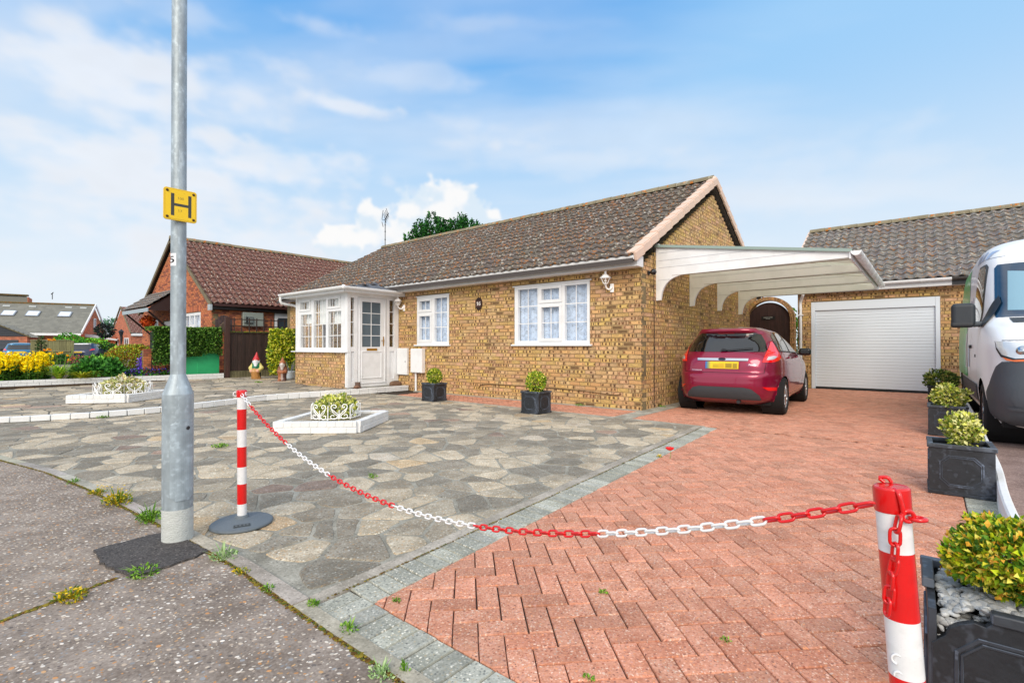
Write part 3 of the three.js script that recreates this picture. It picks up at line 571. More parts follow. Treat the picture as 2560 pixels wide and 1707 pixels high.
// ---------------------------------------------------------------- the bungalow
const bung = thing('bungalow', 'yellow brick bungalow with brown tiled roof and white corner porch', 'bungalow');
const XC = -3.842, ZF = -8.151, XL = -16.45, ZB = -15.85, RZ = -12.0, RY = 5.0, SL = 0.555;
const upF = V3(0, SL, -1).normalize(), upB = V3(0, SL, 1).normalize();
{
  const r = rng(9), X = V3(1, 0, 0), Z = V3(0, 0, 1), list = [];
  // front wall: s = x + 16.45
  const s = (x) => x - XL, win2 = [s(-6.70), s(-4.87), 1.14, 2.365], win1 = [s(-9.875), s(-8.705), 1.14, 2.355], inner = [s(-12.15), s(-11.15), 0.2, 2.1];
  const front = part('front_wall', backing(V3(XL, 0, ZF), X, Z, [[0, -0.3], [XC - XL, -0.3], [XC - XL, 2.62], [0, 2.62]], [win2, win1]), M.mortar, bung);
  layBricks({ P: V3(XL, 0, ZF), ux: X, n: Z, L: XC - XL, H: 2.6, openings: [win2, win1], geos: yellowGeos, r, list });
  pieces('brick', list, M.brick, front, 300);
  // gable wall: s = -(z) from the front corner back
  const gl = [], D = ZF - ZB, gTop = (q) => 2.50 + 0.0 + SL * (D / 2 - Math.abs(q - D / 2));
  const gable = part('gable_wall', backing(V3(XC, 0, ZF), V3(0, 0, -1), V3(1, 0, 0), [[0.012, -0.3], [D, -0.3], [D, 2.5], [D / 2, gTop(D / 2)], [0.012, 2.5]], []), M.mortar, bung);
  layBricks({ P: V3(XC, 0, ZF), ux: V3(0, 0, -1), n: V3(1, 0, 0), L: D, H: 4.75, geos: yellowGeos, r, list: gl, range: (h) => { const q = Math.max(0, (h - 2.5) / SL); return [0.052 + q, D - q]; } });
  pieces('brick', gl, M.brick, gable, 300);
  part('rear_wall', span(XL, XC - 0.24, -0.3, 2.5, ZB, ZB + 0.2), M.mortar, bung);
  const gt = RY - 0.25;
  part('end_wall', extrude([[-ZF, -0.3], [-ZB, -0.3], [-ZB, 2.5], [-(ZF + ZB) / 2, gt - 0.2], [-ZF, 2.5]], 0.2, 0).applyMatrix4(basis(V3(XL + 0.02, 0, 0), V3(0, 0, -1), V3(-1, 0, 0))), M.mortar, bung);
  part('interior_floor', span(XL + 0.2, XC - 0.3, -0.02, 0.14, ZB + 0.25, ZF - 0.25), M.mortar, bung);
  // roof
  const x0 = -16.62, x1 = -3.80, y0 = RY - SL * 4.25, eave = V3(x0, y0, -7.75), L = x1 - x0, tl = [], geos = tileSet(16, 0.2, 0.335, 0.032, 12);
  const slopeL = 4.25 * Math.hypot(1, SL), rows = Math.ceil(slopeL / 0.335);
  const under = (z0, z1, ya, yb) => { const g = new THREE.BufferGeometry(), P = []; const A = [x0 + 0.03, ya, z0], B2 = [x1 - 0.01, ya, z0], C = [x1 - 0.01, yb, z1], D2 = [x0 + 0.03, yb, z1], dn = (p) => [p[0], p[1] - 0.08, p[2]]; const q = (a, b, c, d) => P.push(...a, ...b, ...c, ...a, ...c, ...d); q(A, B2, C, D2); q(dn(D2), dn(C), dn(B2), dn(A)); q(dn(A), dn(B2), B2, A); q(dn(B2), dn(C), C, B2); q(dn(D2), dn(A), A, D2); g.setAttribute('position', new THREE.BufferAttribute(new Float32Array(P), 3)); g.computeVertexNormals(); return metric(fin(g, 0x4a4340)); };
  const roof = part('roof', [under(-7.77, RZ, y0 - 0.03, RY - 0.04), under(-16.25, RZ, y0 - 0.03, RY - 0.04)], M.plain, bung);
  layTiles({ E: eave, ux: V3(1, 0, 0), up: upF, L, rows: rows - 1, w: 0.2, gauge: slopeL / rows, geos, r, list: tl });
  layTiles({ E: V3(x1, y0, -16.25), ux: V3(-1, 0, 0), up: upB, L, rows: rows - 1, w: 0.4, gauge: slopeL / rows, geos, r, list: tl.rear = [] });
  layTiles({ E: eave.clone().addScaledVector(upF, (rows - 1) * slopeL / rows), ux: V3(1, 0, 0), up: upF, L, rows: 1, w: 0.2, gauge: slopeL / rows - 0.03, geos, r, list: tl });
  pieces('roof_tile', tl, M.brownTile, roof, 300);
  const rl = []; ridgeTiles(V3(x0, RY + 0.0, RZ), V3(x1 - 0.02, RY + 0.0, RZ), 29, 0.115, rl, r); pieces('ridge_tile', rl, M.ridge, roof);
  // dry verge caps on the gable
  const vl = [], capN = 14, cap = Array.from({ length: 4 }, () => { const k = 0.92 + 0.14 * r(); const c = [k, k * 0.97, k * 0.95]; const st = slopeL / capN; return join([rbox(0.045, 0.145, st * 1.03, 0.012, 0.02, -0.025, -st / 2, c), rbox(0.15, 0.04, st * 1.03, 0.014, -0.045, 0.052, -st / 2, c), rbox(0.055, 0.15, 0.03, 0.01, 0.022, -0.024, -0.012, c)]); });
  for (let i = 0; i < capN; i++) for (const side of [1, -1]) {
    const u = side > 0 ? upF : upB, e = side > 0 ? V3(x1 + 0.02, y0 + 0.012, -7.75) : V3(x1 + 0.02, y0 + 0.012, -16.25), nn = V3(0, u.z < 0 ? 1 : 1, 0); const nrm = V3(1, 0, 0).cross(u.clone().negate()).normalize(); if (nrm.y < 0) nrm.negate();
    const p = e.clone().addScaledVector(u, i * slopeL / capN).addScaledVector(nrm, (i % 2) * 0.004), zz = u.clone().negate(), xx = side > 0 ? V3(1, 0, 0) : V3(1, 0, 0), yy = zz.clone().cross(xx); if (yy.y < 0) yy.negate();
    vl.push({ g: cap[Math.floor(r() * 4)], m: new THREE.Matrix4().makeTranslation(p.x, p.y, p.z).multiply(new THREE.Matrix4().makeBasis(xx, yy, zz)).multiply(mm(0, 0, 0, 0, side > 0 ? -0.06 : -0.06)), size: 0.3 });
  }
  pieces('verge_tile', vl, M.verge, roof);
  part('ridge_end', lathe([[0, 0.06], [0.06, 0.055], [0.1, 0.03], [0.118, 0], [0.118, -0.02]], 20).rotateZ(-Math.PI / 2).translate(x1 + 0.0, RY - 0.02, RZ), M.verge, roof);
  // eaves: soffit, fascia, gutter with its brackets
  part('soffit', span(-10.9, XC + 0.02, 2.5, 2.512, -8.14, -7.9), M.upvc, bung);
  part('fascia', [rspan(-10.55, XC + 0.06, 2.492, 2.66, -7.905, -7.885, 0.004), rspan(XC + 0.03, XC + 0.062, 2.492, 2.68, -8.12, -7.9, 0.004)], M.upvc, bung);
  const half = (x0, x1, y, z, rad) => { const a = []; for (let i = 0; i <= 12; i++) { const t = Math.PI + Math.PI * i / 12; a.push([Math.cos(t) * rad, Math.sin(t) * rad]); } const b = a.slice().reverse().map(([p, q]) => [p * 0.93, q * 0.93]); a.unshift([-rad, 0.012]); const rim = [[rad, 0.012], [rad * 0.9, 0.012]]; return extrude([...a, ...rim, ...b, [-rad * 0.9, 0.012]], x1 - x0).rotateY(Math.PI / 2).translate(x0, y, z); };
  bung.userData.half = half;
  const gut = part('gutter', [half(-10.95, XC + 0.05, 2.648, -7.822, 0.06), rspan(XC + 0.045, XC + 0.055, 2.59, 2.66, -7.882, -7.762, 0.003)], M.upvc, bung);
  for (const x of [-10.2, -9.35, -8.5, -7.62, -6.75, -5.9, -5.0, -4.15]) part('bracket', half(x - 0.02, x + 0.02, 2.648, -7.822, 0.064), M.upvc, gut);
  // windows
  const W2 = makeWindow(bung, V3(0, 0, ZF), X, Z, { x0: -6.695, x1: -4.872, y0: 1.165, y1: 2.362, sill: true, curtain: M.lace, lights: [
    { x0: -6.60, x1: -6.095, y0: 1.236, y1: 2.305, cols: 2, rows: 3 }, { x0: -5.985, x1: -5.557, y0: 2.052, y1: 2.274, sash: true, cols: 2 },
    { x0: -5.985, x1: -5.557, y0: 1.285, y1: 1.905, sash: true, cols: 2, rows: 2 }, { x0: -5.43, x1: -4.93, y0: 1.236, y1: 2.305, cols: 2, rows: 3 }] });
  makeWindow(bung, V3(0, 0, ZF), X, Z, { x0: -9.873, x1: -8.709, y0: 1.165, y1: 2.352, sill: true, curtain: M.lace, lights: [
    { x0: -9.765, x1: -9.37, y0: 2.03, y1: 2.245, sash: true, cols: 2 }, { x0: -9.765, x1: -9.37, y0: 1.285, y1: 1.87, sash: true, cols: 2, rows: 2 }, { x0: -9.215, x1: -8.77, y0: 1.236, y1: 2.29, cols: 2, rows: 3 }] });
  part('lintel_bar', [span(-6.74, -4.83, 2.362, 2.384, ZF - 0.03, ZF + 0.02), span(-9.9, -8.68, 2.352, 2.372, ZF - 0.03, ZF + 0.02)], M.upvc, bung);
  for (const w of [tube([[-3.828, 0.02, -8.66], [-3.826, 1.2, -8.668], [-3.828, 2.4, -8.664], [-3.828, 2.95, -8.67]], 0.006, 20, 5, false, 0x17161a), tube([[-4.44, 2.5, -8.13], [-4.3, 2.49, -8.13], [-4.05, 2.53, -8.13], [-3.86, 2.63, -8.1], [-3.8, 2.66, -8.05]], 0.004, 24, 5, false, 0xb9a67c), tube([[-7.74, 0.18, -8.14], [-7.7, 0.25, -8.138], [-7.5, 0.285, -8.138], [-5.2, 0.285, -8.138], [-4.6, 0.26, -8.138], [-4.3, 0.245, -8.138], [-4.24, 0.262, -8.138]], 0.008, 30, 5, false, 0x6b5634)]) part('wire', w, M.plain, bung);

  // ---- the porch: two glazed sides over a low brick wall, door on its right side
  const PX0 = -13.09, PX1 = -10.6, PZ = -6.64, py = 0.1, pw = part('porch_wall', [backing(V3(PX0, 0, PZ), X, Z, [[0, 0], [PX1 - PX0 - 0.02, 0], [PX1 - PX0 - 0.02, 0.975], [0, 0.975]], [], 0.008, 0.1), span(PX0, PX0 + 0.1, 0, 0.975, PZ - 0.12, ZF)], M.mortar, bung), pl = [];
  layBricks({ P: V3(PX0, 0, PZ), ux: X, n: Z, L: PX1 - PX0 - 0.01, H: 0.98, h0: 0.08, geos: yellowGeos, r, list: pl });
  layBricks({ P: V3(PX0, 0, ZF), ux: Z, n: V3(-1, 0, 0), L: 1.48, H: 0.98, h0: 0.08, geos: yellowGeos, r, list: pl });
  pieces('brick', pl, M.brick, pw, 140);
  part('porch_floor', span(PX0 + 0.1, PX1 - 0.05, 0.05, 0.165, ZF, PZ - 0.1, 0x77726c), M.concrete, bung);
  const fx = (a) => a;
  makeWindow(bung, V3(0, 0, PZ - 0.02), X, Z, { name: 'porch_window', x0: -13.05, x1: -10.62, y0: 1.0, y1: 2.40, lights: [
    { x0: -12.845, x1: -12.40, y0: 2.095, y1: 2.285, sash: true, m: 0.055, cols: 3 }, { x0: -12.845, x1: -12.285, y0: 1.09, y1: 1.955, cols: 3, rows: 3 },
    { x0: -12.175, x1: -11.59, y0: 1.09, y1: 2.305, cols: 3, ys: [1.49, 1.60 + 0.18, 2.0].map((y, i) => [1.37, 1.68, 1.985][i]) },
    { x0: -11.475, x1: -10.985, y0: 2.105, y1: 2.295, sash: true, m: 0.055, cols: 3 }, { x0: -11.475, x1: -10.895, y0: 1.09, y1: 1.985, cols: 3, rows: 3 }] });
  part('porch_sill', rspan(-13.2, -10.585, 0.972, 1.0, PZ - 0.1, PZ + 0.075, 0.006), M.upvc, bung);
  const O = V3(PX1, 0, 0), bx = V3(0, 0, -1), bn = V3(1, 0, 0), B = basis(O, bx, bn);
  makeWindow(bung, O, bx, bn, { name: 'porch_side_frame', x0: 6.63, x1: 6.925, y0: 0.135, y1: 2.40, lights: [{ x0: 6.675, x1: 6.825, y0: 1.11, y1: 2.292, rows: 4 }, { x0: 6.69, x1: 6.825, y0: 0.3, y1: 1.0, glass: M.upvc }] });
  makeWindow(bung, O, bx, bn, { name: 'porch_side_frame', x0: 7.765, x1: 8.14, y0: 0.135, y1: 2.40, lights: [{ x0: 7.855, x1: 8.005, y0: 1.11, y1: 2.30, rows: 4 }, { x0: 7.86, x1: 8.0, y0: 0.3, y1: 1.0, glass: M.upvc }] });
  part('porch_head', [span(6.925, 7.765, 2.325, 2.40, -0.07, 0), span(6.925, 7.765, 0.135, 0.185, -0.07, 0.012)].map((g) => g.applyMatrix4(B)), M.upvc, bung);
  const door = makeWindow(bung, O, bx, bn, { name: 'porch_door', x0: 6.935, x1: 7.755, y0: 0.19, y1: 2.318, depth: 0.06, label: 'white panelled porch door with glazed upper half', lights: [{ x0: 7.05, x1: 7.59, y0: 1.11, y1: 2.215, cols: 2, rows: 4, glass: M.obscure }] });
  const ring = (a, b, c, d, w) => [rspan(a, b, d - w, d, -0.002, 0.014, 0.005), rspan(a, b, c, c + w, -0.002, 0.014, 0.005), rspan(a, a + w, c + w, d - w, -0.002, 0.014, 0.005), rspan(b - w, b, c + w, d - w, -0.002, 0.014, 0.005)];
  part('door_panel', [...ring(7.03, 7.62, 0.33, 1.01, 0.028), ...ring(6.965, 7.725, 0.215, 2.3, 0.02)].map((g) => g.applyMatrix4(B)), M.upvc, door);
  part('handle', [rspan(7.655, 7.682, 1.13, 1.37, 0.002, 0.012, 0.005), rspan(7.575, 7.675, 1.262, 1.278, 0.03, 0.042, 0.005), rspan(7.662, 7.675, 1.262, 1.278, 0.01, 0.04, 0.004)].map((g) => g.applyMatrix4(B)), M.brass, door);
  part('letterbox', [rspan(7.18, 7.48, 1.012, 1.072, 0.0, 0.01, 0.004), rspan(7.2, 7.46, 1.022, 1.06, 0.01, 0.014, 0.003)].map((g) => g.applyMatrix4(B)), M.brass, door);
  part('corner_post', [rspan(-10.67, -10.588, 1.0, 2.42, PZ - 0.09, PZ + 0.004, 0.006), rspan(-13.08, -13.0, 1.0, 2.42, PZ - 0.09, PZ + 0.004, 0.006), rspan(-10.665, -10.59, 0.13, 1.0, PZ - 0.1, PZ - 0.004, 0.006)], M.upvc, bung);
  makeWindow(bung, V3(PX0 + 0.04, 0, ZF), Z, V3(-1, 0, 0), { name: 'porch_window', x0: 0.02, x1: 1.42, y0: 1.0, y1: 2.40, lights: [{ x0: 0.1, x1: 0.68, y0: 1.09, y1: 2.3, cols: 3, rows: 4 }, { x0: 0.76, x1: 1.34, y0: 1.09, y1: 2.3, cols: 3, rows: 4 }] });
  // what shows through the porch glass: the inner door, a sill with pots, roller blinds half down
  makeWindow(bung, V3(0, 0, ZF + 0.075), X, Z, { name: 'inner_window', x0: -12.0, x1: -11.0, y0: 0.95, y1: 2.05, curtain: M.lace, lights: [{ x0: -11.92, x1: -11.54, y0: 1.03, y1: 1.97, rows: 3 }, { x0: -11.46, x1: -11.08, y0: 1.03, y1: 1.97, rows: 3 }] });
  part('blind', [span(-12.80, -12.30, 1.72, 2.34, PZ - 0.16, PZ - 0.155), span(-12.12, -11.62, 1.70, 2.34, PZ - 0.16, PZ - 0.155), span(-11.42, -10.92, 1.68, 2.34, PZ - 0.16, PZ - 0.155)].map((g) => tint(g, [0.86, 0.9, 0.88])), M.plain, bung);
  // porch roof: shallow slate hip under the eave, white gutter round two sides
  const yE = 2.505, zE = PZ + 0.25, xE = PX1 + 0.27, xW = PX0 - 0.3, prl = [];
  const A = V3(xW, yE, zE), Bc = V3(xE, yE, zE), C = V3(xE, yE, ZF + 0.02), T = V3(PX1 - 0.75, 2.80, ZF + 0.02), Tl = V3(xW, 2.80, ZF + 0.02);
  const quad = (...v) => { const P = []; for (let i = 1; i + 1 < v.length; i++) P.push(...v[0].toArray(), ...v[i].toArray(), ...v[i + 1].toArray()); const g = new THREE.BufferGeometry(); g.setAttribute('position', new THREE.BufferAttribute(new Float32Array(P), 3)); g.computeVertexNormals(); return metric(fin(g, 0x33343a)); };
  const pr = part('porch_roof', [quad(A, Bc, T, Tl), quad(Bc, C, T), span(xW + 0.05, xE - 0.05, 2.40, 2.46, ZF + 0.01, zE - 0.06, 0xe8e8ea)], M.plain, bung);
  const slate = Array.from({ length: 8 }, () => { const k = 0.09 + 0.06 * r(); return rbox(0.29, 0.016, 0.24, 0.004, 0, 0, 0, [k, k * 1.02, k * 1.12], 1); });
  const fN = V3(0, 1, 0.295 / 1.73).normalize();
  for (let j = 0; j < 8; j++) for (let x = xW + 0.15; x < lerp(xE, T.x, j / 8) - 0.1; x += 0.3) { const t = (j + 0.5) / 8; prl.push({ g: slate[Math.floor(r() * 8)], m: mm(x + (j % 2) * 0.14, lerp(yE, 2.80, t) + 0.012, lerp(zE, ZF, t), 0, Math.atan2(0.295, 1.73) + 0.03) }); }
  for (let j = 0; j < 4; j++) for (let q = 0.1; q < 1; q += 0.2) { const t = (j + 0.5) / 4, z = lerp(zE, ZF, q); if (z < lerp(zE, ZF, t)) prl.push({ g: slate[Math.floor(r() * 8)], m: mm(lerp(xE, T.x, t), lerp(yE, 2.80, t) + 0.014, z, Math.PI / 2, Math.atan2(0.295, 1.0)) }); }
  pieces('roof_tile', prl, M.plain, pr, 90);
  const hg = (len) => half(0, len, 0, 0, 0.055);
  part('porch_gutter', [half(xW, xE + 0.05, 2.50, zE + 0.035, 0.055), half(0, zE - ZF - 0.1, 0, 0, 0.055).rotateY(Math.PI / 2).translate(xE + 0.035, 2.50, zE + 0.06), span(xW, xE, 2.40, 2.49, zE - 0.035, zE - 0.02), span(xE - 0.035, xE - 0.02, 2.40, 2.49, ZF, zE - 0.02), sph(0.056, xE + 0.035, 2.487, zE + 0.035, 0xffffff, 10, 8)], M.upvc, bung);
  part('downpipe', [tube([[-13.36, 2.46, zE + 0.03], [-13.36, 2.3, zE + 0.02], [-13.3, 2.22, PZ - 0.1], [-13.16, 2.12, PZ - 0.1], [-13.16, 1.9, PZ - 0.1]], 0.034, 24, 8), rod([-13.16, 1.9, PZ - 0.1], [-13.16, 0.15, PZ - 0.1], 0.034)], M.upvc, bung);
}
rebase(bung, -10, 0, -8.151);
// ---------------------------------------------------------------- carport
{
  const o = thing('carport', 'white lean-to carport on curved timber brackets fixed to the gable wall', 'carport'), r = rng(14);
  const xo = -0.85, xw = XC + 0.004;
  const T = (x) => 2.955 - (x - xw) / (xo - xw) * 0.445;           // underside of the roof sheet
  const s = new THREE.Shape();
  s.moveTo(xw, 1.965); s.lineTo(xw + 0.085, 1.972); s.bezierCurveTo(xw + 0.1, 2.24, xw + 0.26, 2.4, xw + 0.56, 2.405); s.lineTo(xo, 2.425); s.lineTo(xo, T(xo)); s.lineTo(xw, T(xw)); s.closePath();
  for (const z of [-8.78, -10.47, -12.27, -13.99]) {
    const b = part('beam', extrude(s, 0.05, 0.003).translate(0, 0, z - 0.05), M.upvc, o);
    // boards: V grooves are cut as thin raised boards with gaps, on the face that looks out
    const lines = [2.56, 2.69, 2.83].map((y) => span(xw + 0.05, xw + Math.min(2.9, (2.955 - y) / 0.445 * (xo - xw) - 0.12), y - 0.004, y + 0.004, z - 0.001, z + 0.0065, 0xd9dade)).concat([span(xw + 0.04, xw + 0.27, 2.33, 2.338, z - 0.001, z + 0.0065, 0xd9dade)]);
    part('board_bead', lines, M.upvc, b);
    part('cover_strip', span(xw + 0.3, xo, 2.398, 2.404, z - 0.056, z + 0.005, 0x8b7e70).applyMatrix4(new THREE.Matrix4()), M.plain, b);
  }
  const ang = -Math.atan2(0.445, xo - xw), L = Math.hypot(xo - xw, 0.445);
  M.sheet = mat({ color: 0xfafbf0, roughness: 0.35, transmission: 0.75, thickness: 0, specularIntensity: 0.4 });
  const sheets = part('roof_sheet', Array.from({ length: 6 }, (_, i) => box(L, 0.012, 0.868, 0, 0, 0).rotateZ(ang).translate((xw + xo) / 2, (T(xw) + T(xo)) / 2 + 0.012, -8.76 - 0.44 - i * 0.88)), M.sheet, o);
  part('edge_trim', [box(L + 0.03, 0.045, 0.03, 0, 0, 0, 0x8fa39c).rotateZ(ang).translate((xw + xo) / 2, (T(xw) + T(xo)) / 2 + 0.012, -8.745), box(0.06, 0.03, 5.3, xw + 0.03, T(xw) + 0.03, -11.4, 0xcfd4d4)], M.satin, o);
  for (let i = 1; i < 6; i++) part('roof_bar', box(L, 0.02, 0.05, 0, 0, 0, 0xdfe3e0).rotateZ(ang).translate((xw + xo) / 2, (T(xw) + T(xo)) / 2 + 0.024, -8.76 - i * 0.88), M.upvc, o);
  const g = bung.userData.half(0, 5.32, 0, 0, 0.062);
  const gut = part('gutter', [g.rotateY(Math.PI / 2).translate(xo + 0.065, T(xo) - 0.005, -8.72), span(xo - 0.02, xo + 0.004, 2.40, T(xo) + 0.01, -14.02, -8.74), fin(new THREE.CylinderGeometry(0.066, 0.066, 0.008, 16, 1, false, -Math.PI / 2, Math.PI).rotateX(Math.PI / 2)).translate(xo + 0.065, T(xo) - 0.005, -8.716)], M.upvc, o);
  for (const z of [-9.2, -9.9, -10.6, -11.3, -12, -12.7, -13.4]) part('bracket', bung.userData.half(0, 0.04, 0, 0, 0.068).rotateY(Math.PI / 2).translate(xo + 0.065, T(xo) - 0.006, z), M.upvc, gut);
  rebase(o, XC, 0, -8.76);
}
// ---------------------------------------------------------------- garage
const gar = thing('garage', 'yellow brick garage with grey tiled roof and white roller door', 'garage');
{
  const r = rng(21), Zg = -15.5, X0 = -2.72, X1 = 4.2, X = V3(1, 0, 0), Z = V3(0, 0, 1), s = (x) => x - X0, dr = [s(-2.40), s(0.235), 0, 2.30], d2 = [s(1.0), s(3.7), 0, 2.3], list = [];
  const w = part('front_wall', backing(V3(X0, 0, Zg), X, Z, [[0, -0.3], [X1 - X0, -0.3], [X1 - X0, 2.6], [0, 2.6]], [[dr[0], dr[1], -0.2, 2.3], [d2[0], d2[1], -0.2, 2.3]]), M.mortar, gar);
  layBricks({ P: V3(X0, 0, Zg), ux: X, n: Z, L: X1 - X0, H: 2.6, openings: [dr, d2], geos: yellowGeos, r, list });
  pieces('brick', list, M.brick, w, 200);
  const sl = [], D = 7.2, sw = part('side_wall', extrude([[0, -0.3], [D, -0.3], [D, 2.5], [D / 2, 2.5 + D / 2 * SL], [0, 2.5]], 0.2).applyMatrix4(basis(V3(X0 + 0.208, 0, Zg - 0.012), V3(0, 0, -1), V3(-1, 0, 0))), M.mortar, gar);
  layBricks({ P: V3(X0, 0, Zg - D), ux: Z, n: V3(-1, 0, 0), L: D - 0.06, H: 4.4, geos: yellowGeos, r, list: sl, range: (h) => { const q = Math.max(0, (h - 2.5) / SL); return [q, D - 0.06 - q]; } });
  stuff(part('bricks', sl.map((e) => e.g.clone().applyMatrix4(e.m)), M.brick, sw));
  part('inside', [span(X0 + 0.25, X1, -0.05, -0.02, Zg - 6, Zg - 0.25), span(X0 + 0.25, X1, 0, 2.5, Zg - 6.1, Zg - 6)], M.mortar, gar);
  // roller door
  M.slat = mat({ color: 0xd6e0e9, roughness: 0.4 });
  const door = part('roller_door', [rspan(-2.40, -2.31, 0.0, 2.30, Zg - 0.06, Zg + 0.025, 0.006), rspan(0.15, 0.235, 0.0, 2.30, Zg - 0.06, Zg + 0.025, 0.006), rspan(-2.31, 0.15, 2.075, 2.30, Zg - 0.06, Zg + 0.02, 0.006)], M.slat, gar);
  const slat = rbox(2.46, 0.0725, 0.024, 0.0075, 0, 0, 0), n = 27;
  for (let i = 0; i < n; i++) { const o = part('slat', slat, M.slat, door); o.position.set(-1.08, 0.055 + (i + 0.5) * (2.02 / n), Zg - 0.035); }
  part('bottom_seal', span(-2.31, 0.15, 0.008, 0.05, Zg - 0.045, Zg - 0.02, 0x2c3034), M.rubber, door);
  const door2 = part('roller_door', rspan(1.0, 3.7, 0, 2.3, Zg - 0.06, Zg + 0.02, 0.006), M.upvc, gar);
  // roof
  const x0 = -2.98, x1 = 4.4, ye = 2.70, ze = -15.2, rz = -19.1, ry = ye + 3.9 * SL, L = x1 - x0, slopeL = 3.9 * Math.hypot(1, SL), rows = 13, tl = [], geos = tileSet(16, 0.2, 0.34, 0.045, 33);
  const quad = (a, b, c, d) => { const P = [...a, ...b, ...c, ...a, ...c, ...d]; const g = new THREE.BufferGeometry(); g.setAttribute('position', new THREE.BufferAttribute(new Float32Array(P), 3)); g.computeVertexNormals(); return metric(fin(g, 0x4a4744)); };
  const roof = part('roof', [quad([x0, ye - 0.02, ze], [x1, ye - 0.02, ze], [x1, ry - 0.02, rz], [x0, ry - 0.02, rz]), quad([x1, ye - 0.02, -23], [x0, ye - 0.02, -23], [x0, ry - 0.02, rz], [x1, ry - 0.02, rz])], M.plain, gar);
  layTiles({ E: V3(x0, ye, ze), ux: X, up: upF, L, rows, w: 0.2, gauge: slopeL / rows, geos, r, list: tl });
  pieces('roof_tile', tl, M.greyTile, roof, 300);
  const rl = []; ridgeTiles(V3(x0, ry, rz), V3(x1, ry, rz), 17, 0.12, rl, r); pieces('ridge_tile', rl, M.ridge, roof);
  part('verge', box(0.05, 0.12, slopeL, 0, 0, -slopeL / 2).applyMatrix4(new THREE.Matrix4().makeBasis(X, V3(0, 1, SL).normalize(), upF.clone().negate()).setPosition(V3(x0 - 0.01, ye, ze))), M.verge, roof);
  part('soffit', span(X0, X1, 2.53, 2.545, Zg - 0.02, -15.3), M.upvc, gar);
  part('fascia', [span(x0 + 0.02, 0.44, 2.535, 2.70, -15.3, -15.28), span(0.44, X1, 2.535, 2.70, -15.3, -15.28, 0x33302f)], M.upvc, gar);
  const half = bung.userData.half, gut = part('gutter', [half(x0, 0.44, 2.69, -15.21, 0.06)], M.upvc, gar);
  part('gutter', tint(half(0.442, X1, 2.69, -15.21, 0.06), 0x3a3634), M.plain, gar, 'dark brown gutter beyond the white one');
  for (const x of [-1.9, -1.0, -0.1, 0.3]) part('bracket', half(x - 0.02, x + 0.02, 2.69, -15.21, 0.064), M.upvc, gut);
  part('downpipe', [tube([[-2.55, 2.63, -15.22], [-2.55, 2.5, -15.24], [-2.6, 2.4, -15.36], [-2.64, 2.3, -15.42], [-2.64, 2.1, -15.43]], 0.036, 24, 8), rod([-2.64, 2.1, -15.43], [-2.64, 0.03, -15.43], 0.034, undefined, 10), ...[1.95, 1.0, 0.3].map((y) => span(-2.70, -2.58, y, y + 0.03, -15.49, -15.385))], M.upvc, gar);
}
rebase(gar, -1, 0, -15.5);
